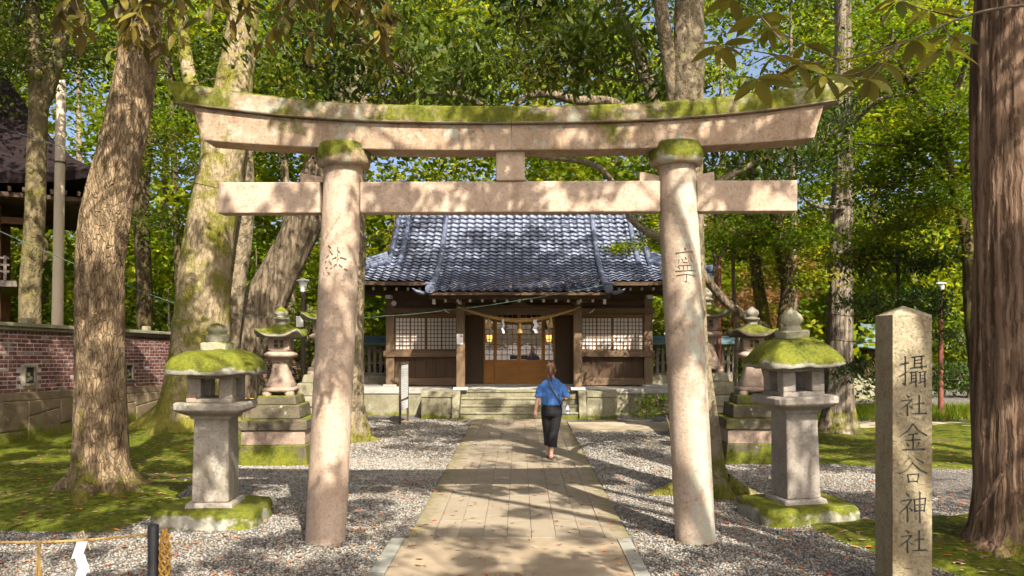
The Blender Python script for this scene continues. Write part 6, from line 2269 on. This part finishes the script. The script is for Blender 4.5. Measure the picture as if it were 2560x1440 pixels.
lshape = leafshape().mesh('fallen_leaf')
lcol = {'orange': ((0.62, 0.17, 0.02), (0.50, 0.12, 0.02)), 'red': ((0.42, 0.06, 0.03), (0.30, 0.05, 0.03)), 'brown': ((0.24, 0.13, 0.07), (0.16, 0.085, 0.045)), 'pale': ((0.45, 0.27, 0.15), (0.34, 0.20, 0.11))}
lmesh = {}
for k_, (c1, c2) in lcol.items():
    m_ = plain('fallen_leaf_' + k_, c1, c2, 0.7, 40, bump=0.1)
    me = lshape.copy(); me.materials.append(m_); lmesh[k_] = (me, m_)
rl = random.Random(12)
cnt = 0
while cnt < 280:
    Yl = 5.6 + 14 * rl.random() ** 1.9
    pxl = rl.uniform(20, 2420)
    xl = WX(pxl, Yl)
    if CY + CH * F / Yl > 1445: continue
    on_path = -1.2 < xl < 1.17
    if not on_path and abs(xl) > 5.5: continue
    gm = float(gravel_mask(np.array(xl), np.array(Yl)))
    col_ = rl.choices(['orange', 'red', 'brown', 'pale'], [2, 2, 6, 4])[0]
    s_ = rl.uniform(.022, .045)
    if on_path:
        zl = 0.026; where = 'on the ' + ('sandy path in front of the gate' if Yl < 8.4 else 'stone path just beyond the gate' if Yl < 12 else 'stone path around the walking woman' if Yl < 16 else 'stone path near the steps')
    else:
        zl = float(ground_z(np.array(xl), np.array(Yl))) + (0.016 if gm > .4 else 0.006)
        where = ('on the gravel' if gm > .4 else 'on the moss') + ((' in the left foreground' if xl < 0 else ' in the right foreground') if Yl < 8.4 else (' beside the left gate pillar' if xl < 0 else ' beside the right gate pillar') if Yl < 11 else (' left of the path beyond the gate' if xl < 0 else ' right of the path beyond the gate'))
    o = link('fallen_leaf', lmesh[col_][0], None, None, (xl, Yl, zl), (rl.uniform(-.25, .25), rl.uniform(-.25, .25), rl.uniform(0, 6.28)), (s_, s_, s_))
    cw_ = {'orange': 'bright orange', 'red': 'dark red', 'brown': 'dull brown', 'pale': 'pale tan'}[col_]
    tag(o, cw_ + ' fallen leaf lying ' + where, 'leaf', cw_ + ' leaves ' + where)
    cnt += 1
# the rest of the litter, uncountable
n = 7500
yl = 5.6 + 16 * rng.random(n) ** 1.3
xl = rng.uniform(-8.5, 8.5, n)
k = np.abs(xl / yl) < 0.7
xl, yl = xl[k], yl[k]
n = len(xl)
src = np.array(leafshape().v)
s_ = rng.uniform(.02, .046, n)
a = rng.uniform(0, 6.28, n)
onp = (xl > -1.2) & (xl < 1.17)
k2 = rng.random(n) < np.where(onp, 0.6, 1.0)
xl, yl, s_, a, onp = xl[k2], yl[k2], s_[k2], a[k2], onp[k2]
n = len(xl)
zl = np.where(onp, 0.024, ground_z(xl, yl) + 0.012)
ca, sa_ = np.cos(a)[:, None], np.sin(a)[:, None]
VX = (src[None, :, 0] * ca - src[None, :, 1] * sa_) * s_[:, None] + xl[:, None]
VY = (src[None, :, 0] * sa_ + src[None, :, 1] * ca) * s_[:, None] + yl[:, None]
VZ = src[None, :, 2] * s_[:, None] * rng.uniform(.5, 1.8, n)[:, None] + zl[:, None]
V = np.stack([VX, VY, VZ], -1).reshape(-1, 3)
tri = []
for f in leafshape().f:
    for i in range(1, len(f) - 1): tri.append((f[0], f[i], f[i + 1]))
tri = np.array(tri)
Fc = (np.arange(n)[:, None, None] * len(src) + tri[None]).reshape(-1, 3)
g = G('leaf_litter')
c = g.ramp(g.attr('rnd'), [(0.0, (0.13, 0.07, 0.04)), (0.5, (0.27, 0.15, 0.085)), (0.8, (0.40, 0.25, 0.14)), (0.9, (0.55, 0.15, 0.02)), (1.0, (0.36, 0.06, 0.03))])
o = link('leaf_litter', np_mesh('leaf_litter', V, Fc, {'rnd': ('FACE', np.repeat(rng.random(n), len(tri)))}), g.fin(c, 0.75))
tag(o, 'scattered small brown leaf litter over gravel and moss', None, None, 'stuff')
# litter caught on the shrine roof
n = 170
xr = rng.normal(0.3, 1.3, n).clip(-2.2, 2.2); yr = rng.uniform(20.4, 22.0, n)
V, Fc = [], []
for i in range(n):
    sl = slope(yr[i])
    Mx = Matrix.Translation((xr[i], yr[i], float(prof(yr[i])) + .035)) @ Matrix.Rotation(sl, 4, 'X') @ Matrix.Rotation(rng.uniform(0, 6.28), 4, 'Z')
    A = np.array(Mx)
    V.append((src * .045) @ A[:3, :3].T + A[:3, 3]); Fc.append(tri + i * len(src))
o = link('roof_leaf_litter', np_mesh('roof_leaf_litter', np.concatenate(V), np.concatenate(Fc), {'rnd': ('FACE', np.repeat(rng.random(n) * .8, len(tri)))}), g.mat)
tag(o, 'brown leaves caught on the lower shrine roof tiles', None, None, 'stuff')

# ---------------------------------------------------------------- foreground branches with single leaves
def bigleaf(ratio, curl, droop):
    n = 7
    mb = MB()
    V, Fq = [], []
    for i in range(n + 1):
        u = i / n
        w = ratio * 0.5 * (math.sin(PI * min(1, u ** 0.85)) ** 0.8) if 0 < u < 1 else 0.004
        z = -droop * u * u
        V += [(-w, u, z + curl * w), (0, u, z), (w, u, z + curl * w)]
    for i in range(n):
        a = i * 3
        Fq += [(a, a + 1, a + 4, a + 3), (a + 1, a + 2, a + 5, a + 4)]
    mb.add(V, Fq, 0, True)
    return mb.mesh('leaf')


def fgleaf(name, stops):
    g = G(name)
    c = g.ramp(g.objrand(), stops)
    n = g.noise(30, 3, v=g.obj())
    c = g.mix(g.math('MULTIPLY', g.ss(n, .5, .75), .3), c, tuple(q * .6 for q in stops[0][1]))
    g.fin(c, 0.4, spec=0.4)
    t = g.n.new('ShaderNodeBsdfTranslucent')
    g.l.new(c, t.inputs[0])
    mx = g.n.new('ShaderNodeMixShader'); mx.inputs[0].default_value = 0.3
    g.l.new(g.b.outputs[0], mx.inputs[1]); g.l.new(t.outputs[0], mx.inputs[2]); g.l.new(mx.outputs[0], g.out.inputs[0])
    return g.mat


M['fg1'] = fgleaf('bronze_green_leaf', [(0, (0.11, 0.085, 0.014)), (0.5, (0.17, 0.125, 0.018)), (0.85, (0.20, 0.17, 0.025)), (1, (0.06, 0.10, 0.02))])
M['fg2'] = fgleaf('olive_large_leaf', [(0, (0.13, 0.13, 0.012)), (0.6, (0.20, 0.18, 0.015)), (0.92, (0.25, 0.22, 0.02)), (1, (0.02, 0.06, 0.012))])
def leafy_branch(label, stems, mat, leaf_me, length, nper, seed, whorl=False):
    """stems: list of point lists (world); leaves grow along the outer part of each stem"""
    t = thing('leafy_branch', label, 'branch', stems[0][0])
    base = Vector(stems[0][0])
    rr = random.Random(seed)
    for st in stems:
        pts, _ = catmull([tuple(p) for p in st], [0.01] * len(st), 0.05)
        rad = list(np.linspace(0.009 if len(st) > 3 else 0.005, 0.0018, len(pts)))
        MB().tube([Vector(p) - base for p in pts], rad, 6).build('stem', M['twig'], t)
        for k in range(nper):
            if whorl:
                i = int(len(pts) * (0.55 if k < nper * .35 else 0.97)) - 1
                a = 2 * PI * (k % 7) / 7 + rr.uniform(-.3, .3)
                d = Vector((math.cos(a), math.sin(a) * .8, rr.uniform(-.75, .05)))
            else:
                i = int(len(pts) * rr.uniform(0.45, 0.99))
                a = rr.uniform(0, 6.28)
                d = Vector((math.cos(a) * .8, math.sin(a) * .6, rr.uniform(-1.3, -.1)))
            d.normalize()
            p = Vector(pts[max(0, min(i, len(pts) - 1))]) - base
            l = length * rr.uniform(.7, 1.15)
            up = Vector((rr.uniform(-.5, .5), rr.uniform(-.5, .5), 1))
            xax = d.cross(up).normalized()
            zax = xax.cross(d).normalized()
            Mx = Matrix((xax, d, zax)).transposed()
            link('leaf', leaf_me, mat, t, p + d * .01, Mx.to_euler(), (l, l, l))
    return t


l1, l2 = bigleaf(0.34, 0.25, 0.12), bigleaf(0.40, 0.2, 0.10)
rr = random.Random(90)
def hang(x0, x1, y0, y1, Y, n, seed):
    r_ = random.Random(seed)
    out = []
    for k in range(n):
        a = P(r_.uniform(x0, x1), -160, Y + r_.uniform(-.3, .6))
        tip = P(r_.uniform(x0, x1), r_.uniform(y0, y1), Y + r_.uniform(-.4, .4))
        m = a.lerp(tip, .5) + Vector((r_.uniform(-.1, .1), 0, .08))
        out.append([a, m, tip])
    return out


leafy_branch('bronze leaved twigs hanging across the top left trunk', hang(140, 470, 10, 165, 5.2, 17, 1), M['fg1'], l1, 0.14, 14, 2)
leafy_branch('bronze and green twigs hanging at the top left of centre', hang(630, 1010, 0, 130, 5.8, 18, 3), M['fg1'], l1, 0.15, 13, 4)
leafy_branch('few bronze twigs at the top edge between the left trunks', hang(430, 660, -30, 60, 5.4, 7, 5), M['fg1'], l1, 0.14, 11, 6)
leafy_branch('single yellowish twig at the top edge above the right lintel', hang(1440, 1640, -70, -15, 4.6, 2, 8), M['fg2'], l2, 0.13, 7, 9)
st = [[P(2700, 0, 4.2), P(2450, 30, 4.2), P(2250, 110, 4.1), P(2100, 150, 4.0), P(1950, 160, 3.9)],
      [P(2250, 110, 4.1), P(2150, 180, 4.0), P(2040, 190, 3.9)], [P(2100, 150, 4.0), P(1990, 100, 3.9), P(1900, 60, 3.8)], [P(2000, 158, 3.9), P(1930, 190, 3.8), P(1870, 200, 3.7)],
      [P(2400, 45, 4.2), P(2300, 20, 4.2), P(2220, -10, 4.2)], [P(2350, 60, 4.2), P(2380, 100, 4.1), P(2350, 130, 4.0)], [P(2250, 110, 4.1), P(2200, 170, 4.0), P(2160, 210, 3.9)], [P(2050, 160, 4.0), P(1900, 130, 3.8), P(1780, 110, 3.7)], [P(1960, 110, 4), P(1880, 20, 4), P(1800, -20, 4)]]
leafy_branch('large leaved olive branch hanging across the top right corner', st, M['fg2'], l2, 0.155, 11, 7, True)
# ---------------------------------------------------------------- person walking to the shrine
M['skin'] = plain('skin', (0.58, 0.34, 0.25), (0.52, 0.29, 0.21), 0.55, 20, bump=0.05)
M['hair'] = plain('brown_hair', (0.16, 0.075, 0.035), (0.08, 0.035, 0.018), 0.45, 60, (1, 1, .1), 0.4)
g = G('blue_cotton')
n1 = g.noise(9, 4); n2 = g.noise(3, 3)
M['shirt'] = g.fin(g.mix(g.ss(n2, .35, .7), (0.07, 0.175, 0.44), (0.05, 0.135, 0.36)), 0.85, g.bump(n1, 0.5, 0.02), spec=0.15)
M['trouser'] = plain('black_cloth', (0.008, 0.008, 0.010), (0.005, 0.005, 0.007), 0.85, 8, (1, 1, .3), 0.3)
M['sandal'] = plain('grey_sandal', (0.10, 0.10, 0.10), None, 0.7)
M['bag'] = plain('grey_leather', (0.12, 0.125, 0.135), (0.095, 0.10, 0.11), 0.5, 20)

who = thing('person', 'woman in blue shirt and black trousers walking towards the shrine, seen from behind', 'person', (0.56, 13.85, 0.022))
who.rotation_euler = (0, 0, R(-3))
# local: +y is ahead (away from the camera), left arm at -x
def ell(cx_, cy_, z, rx, ry, n=20, tilt=0.0):
    return [(cx_ + rx * math.cos(2 * PI * k / n), cy_ + ry * math.sin(2 * PI * k / n), z + tilt * math.sin(2 * PI * k / n)) for k in range(n)]


def remeshed(mb, name, mat, parent, voxel, smooth_it=6):
    o = mb.build(name, mat, parent)
    r_ = o.modifiers.new('remesh', 'REMESH')
    r_.mode = 'VOXEL'
    r_.voxel_size = voxel
    r_.use_smooth_shade = True
    s_ = o.modifiers.new('smooth', 'SMOOTH')
    s_.factor = 0.5
    s_.iterations = smooth_it
    return o


body = MB()
# torso, neck, head
body.rings([ell(0, 0, .84, .15, .10), ell(0, 0, .92, .165, .115), ell(0, .0, 1.02, .13, .095), ell(0, 0, 1.15, .135, .09), ell(0, 0, 1.27, .135, .085), ell(0, 0, 1.335, .10, .065), ell(-.005, .01, 1.385, .06, .06), ell(-.01, .02, 1.44, .052, .055)])
hd = []
for z, rx, ry, cy_ in ((1.425, .035, .045, .045), (1.445, .052, .07, .035), (1.475, .064, .085, .03), (1.515, .072, .094, .02), (1.555, .075, .097, .015), (1.595, .071, .091, .01), (1.625, .056, .072, .01), (1.642, .034, .045, .01), (1.648, .01, .015, .01)):
    hd.append(ell(-.012, cy_, z, rx, ry, 24))
body.rings(hd)
body.tube([(-.012, .105, 1.545), (-.012, .128, 1.512), (-.012, .110, 1.502)], [.009, .013, .010], 8)          # nose
body.tube([(-.036, .100, 1.478), (-.012, .113, 1.477), (.012, .100, 1.478)], [.004, .008, .004], 8)           # mouth
for s in (-1, 1):
    body.tube([(-.012 + s * .070, .005, 1.55), (-.012 + s * .082, -.004, 1.54), (-.012 + s * .078, .002, 1.50)], [.010, .013, .008], 8)  # ears
# legs: left leg ahead, right leg bearing the weight behind
def leg(hip, knee, ankle, toe):
    body.tube([hip, Vector(hip).lerp(Vector(knee), .5), knee, Vector(knee).lerp(Vector(ankle), .35), ankle], [.085, .075, .055, .052, .034], 14)
    a, t_ = Vector(ankle), Vector(toe)
    d = (t_ - a); d.z = 0; d.normalize()
    heel = a - d * .045
    heel.z = t_.z + .012
    body.tube([heel + Vector((0, 0, .01)), a + Vector((0, 0, -.03)), a.lerp(t_, .5), t_], [.030, .036, .034, .02], 12)
    sd_ = Vector((-d.y, d.x, 0))
    for k in range(5):
        q = t_ + sd_ * (-.026 + .013 * k)
        body.tube([q, q + d * (.03 - .004 * abs(k - 1))], [.010, .007], 6)


leg((-.085, .0, .86), (-.065, .10, .46), (-.055, .14, .09), (-.055, .30, .03))
leg((.085, .0, .86), (.035, .02, .47), (-.005, -.06, .085), (.02, .10, .024))
# arms: left hangs back a little, right bent forward
def hand(w, d, side, palm_n):
    w, d = Vector(w), Vector(d).normalized()
    n_ = Vector(palm_n).normalized()
    s_ = d.cross(n_).normalized()
    pc = w + d * .045
    body.tube([w - d * .005, w + d * .03, w + d * .075], [.022, .030, .028], 10)
    for k, L in enumerate((.062, .07, .066, .05)):
        b0 = w + d * .07 + s_ * (-.027 + .018 * k)
        body.tube([b0, b0 + d * L * .5 + n_ * .004, b0 + d * L * .85 + n_ * .016, b0 + d * L + n_ * .026], [.0085, .008, .0075, .006], 7)
    t0 = w + d * .03 - s_ * .022
    body.tube([t0, t0 - s_ * .02 + d * .022 + n_ * .008, t0 - s_ * .024 + d * .052 + n_ * .016], [.011, .010, .007], 7)


body.tube([(-.13, 0, 1.25), (-.198, -.01, 1.165), (-.232, -.02, 1.04), (-.255, -.005, .93), (-.275, .01, .83)], [.04, .042, .040, .034, .025], 12)
hand((-.275, .01, .83), (-.06, .02, -1), -1, (.6, .8, 0))
body.tube([(.13, 0, 1.25), (.212, .0, 1.165), (.245, .01, 1.06), (.235, .12, 1.02), (.20, .22, 1.0)], [.04, .043, .042, .034, .025], 12)
hand((.20, .22, 1.0), (-.5, .8, -.1), 1, (-.6, -.4, -.5))
bd = remeshed(body, 'body', M['skin'], who, 0.0065, 3)
for s in (-1, 1):
    e = MB().lathe([(.002, -.009), (.009, -.004), (.009, .004), (.002, .009)], 10).build('eye', M['white_paint'], bd, loc=(-.012 + s * .03, .098, 1.545))
# shirt
sh_ = MB()
sh_.rings([ell(0, 0, .925, .178, .135), ell(0, .0, .95, .188, .14), ell(0, -.005, 1.02, .182, .135), ell(0, -.005, 1.12, .178, .13), ell(0, 0, 1.20, .178, .125), ell(0, 0, 1.27, .185, .115), ell(0, 0, 1.325, .165, .10), ell(0, .005, 1.368, .115, .085), ell(0, .01, 1.395, .082, .076), ell(0, .012, 1.41, .07, .07)])
sh_.tube([(-.12, 0, 1.29), (-.178, -.005, 1.24), (-.212, -.012, 1.16), (-.232, -.018, 1.07)], [.055, .062, .064, .062], 16)
sh_.tube([(-.230, -.018, 1.095), (-.236, -.02, 1.06)], [.067, .066], 16)
sh_.tube([(.12, 0, 1.29), (.182, 0, 1.24), (.225, .0, 1.17), (.25, .015, 1.09)], [.055, .064, .070, .069], 16)
sh_.tube([(.247, .01, 1.115), (.253, .025, 1.08)], [.073, .070], 16)
shirt = remeshed(sh_, 'shirt', M['shirt'], who, 0.011, 4)
tx_ = bpy.data.textures.new('cloth_folds', 'CLOUDS'); tx_.noise_scale = 0.09
dm = shirt.modifiers.new('folds', 'DISPLACE'); dm.texture = tx_; dm.strength = 0.03; dm.mid_level = 0.5
# trousers
tr_ = MB()
tr_.rings([ell(0, 0, .955, .165, .118), ell(0, -.012, .88, .18, .135), ell(0, -.018, .80, .185, .138), ell(0, -.01, .74, .178, .12)])
tr_.tube([(-.085, -.005, .80), (-.078, .05, .62), (-.068, .10, .46), (-.062, .12, .32), (-.058, .135, .225)], [.10, .092, .080, .076, .078], 16)
tr_.tube([(.085, -.012, .80), (.062, .005, .62), (.038, .015, .46), (.022, -.015, .32), (.012, -.035, .205)], [.102, .096, .086, .082, .086], 16)
trou = remeshed(tr_, 'trousers', M['trouser'], who, 0.011, 4)
# hair: cap, ponytail, tie
hr = MB()
hr.rings([ell(-.012, -.012, 1.47, .066, .078, 20), ell(-.012, -.012, 1.51, .080, .092, 20), ell(-.012, -.008, 1.555, .084, .100, 20), ell(-.012, -.004, 1.60, .080, .098, 20), ell(-.012, -.002, 1.635, .062, .078, 20), ell(-.012, 0, 1.658, .03, .04, 20)])
hr.tube([(-.012, -.085, 1.60), (-.014, -.135, 1.59), (-.018, -.150, 1.53), (-.014, -.142, 1.46), (-.004, -.125, 1.39), (.006, -.118, 1.33)], [.022, .034, .040, .034, .022, .006], 12)
hair = remeshed(hr, 'hair', M['hair'], who, 0.008, 3)
MB().tube([(-.012, -.088, 1.60), (-.013, -.108, 1.598)], .028, 12).build('hair_tie', M['black_metal'], hair)
for s, (fx, fy, fz, ra) in ((-1, (-.055, .20, .012, 0)), (1, (.008, .0, .008, 0))):
    MB().rings([ell(fx, fy, fz - .012, .042, .125, 18), ell(fx, fy, fz + .006, .042, .125, 18)]).build('sandal', M['sandal'], who)
# things she carries: bag, bottle, sunglasses
wm = Matrix.Translation(who.location) @ Matrix.Rotation(R(-3), 4, 'Z')
bg_ = thing('crossbody_bag', 'small grey bag on a long strap at the walking woman\'s right hip', 'bag', wm @ Vector((.20, -.03, .80)), R(-3))
MB().box(-.025, .03, -.075, .075, -.03, .16).build('pouch', M['bag'], bg_, 0.02)
MB().tube([Vector((-.055, -.095, 1.365)) - Vector((.20, -.03, .80)), Vector((.0, -.148, 1.24)) - Vector((.20, -.03, .80)), Vector((.10, -.150, 1.08)) - Vector((.20, -.03, .80)), Vector((.185, -.085, .965)) - Vector((.20, -.03, .80)), Vector((.20, -.03, .95)) - Vector((.20, -.03, .80))], .011, 8).build('strap', M['bag'], bg_)
MB().box(-.03, .034, -.078, .078, .07, .155).build('flap', M['bag'], bg_, 0.018)
bo = thing('water_bottle', 'small white bottle tucked beside the walking woman\'s grey bag', 'bottle', wm @ Vector((.275, -.01, .78)), 0)
MB().lathe([(.026, 0), (.028, .01), (.028, .10), (.014, .125), (.013, .14)], 14).build('bottle_body', M['white_paint'], bo)
M['blue'] = plain('blue_label', (0.05, 0.08, 0.35), None, 0.5)
MB().lathe([(.0285, .035), (.0285, .065)], 14, cap=False).build('bottle_label', M['blue'], bo)
MB().lathe([(.015, .14), (.015, .155), (.004, .157)], 12).build('bottle_cap', M['blue'], bo)
sg_ = thing('sunglasses', 'dark sunglasses pushed up on the walking woman\'s head', 'sunglasses', wm @ Vector((-.012, .03, 1.655)), R(-3))
for s in (-1, 1):
    MB().lathe([(.004, -.004), (.026, -.003), (.026, .003), (.004, .004)], 14).build('lens', M['black_metal'], sg_, loc=(s * .034, .03, .006), rot=(R(60), 0, 0))
    MB().tube([(s * .06, .02, .004), (s * .085, -.03, -.02), (s * .088, -.06, -.05)], .004, 6).build('temple', M['black_metal'], sg_)
MB().tube([(-.062, .028, .01), (0, .034, .014), (.062, .028, .01)], .005, 6).build('frame', M['black_metal'], sg_)
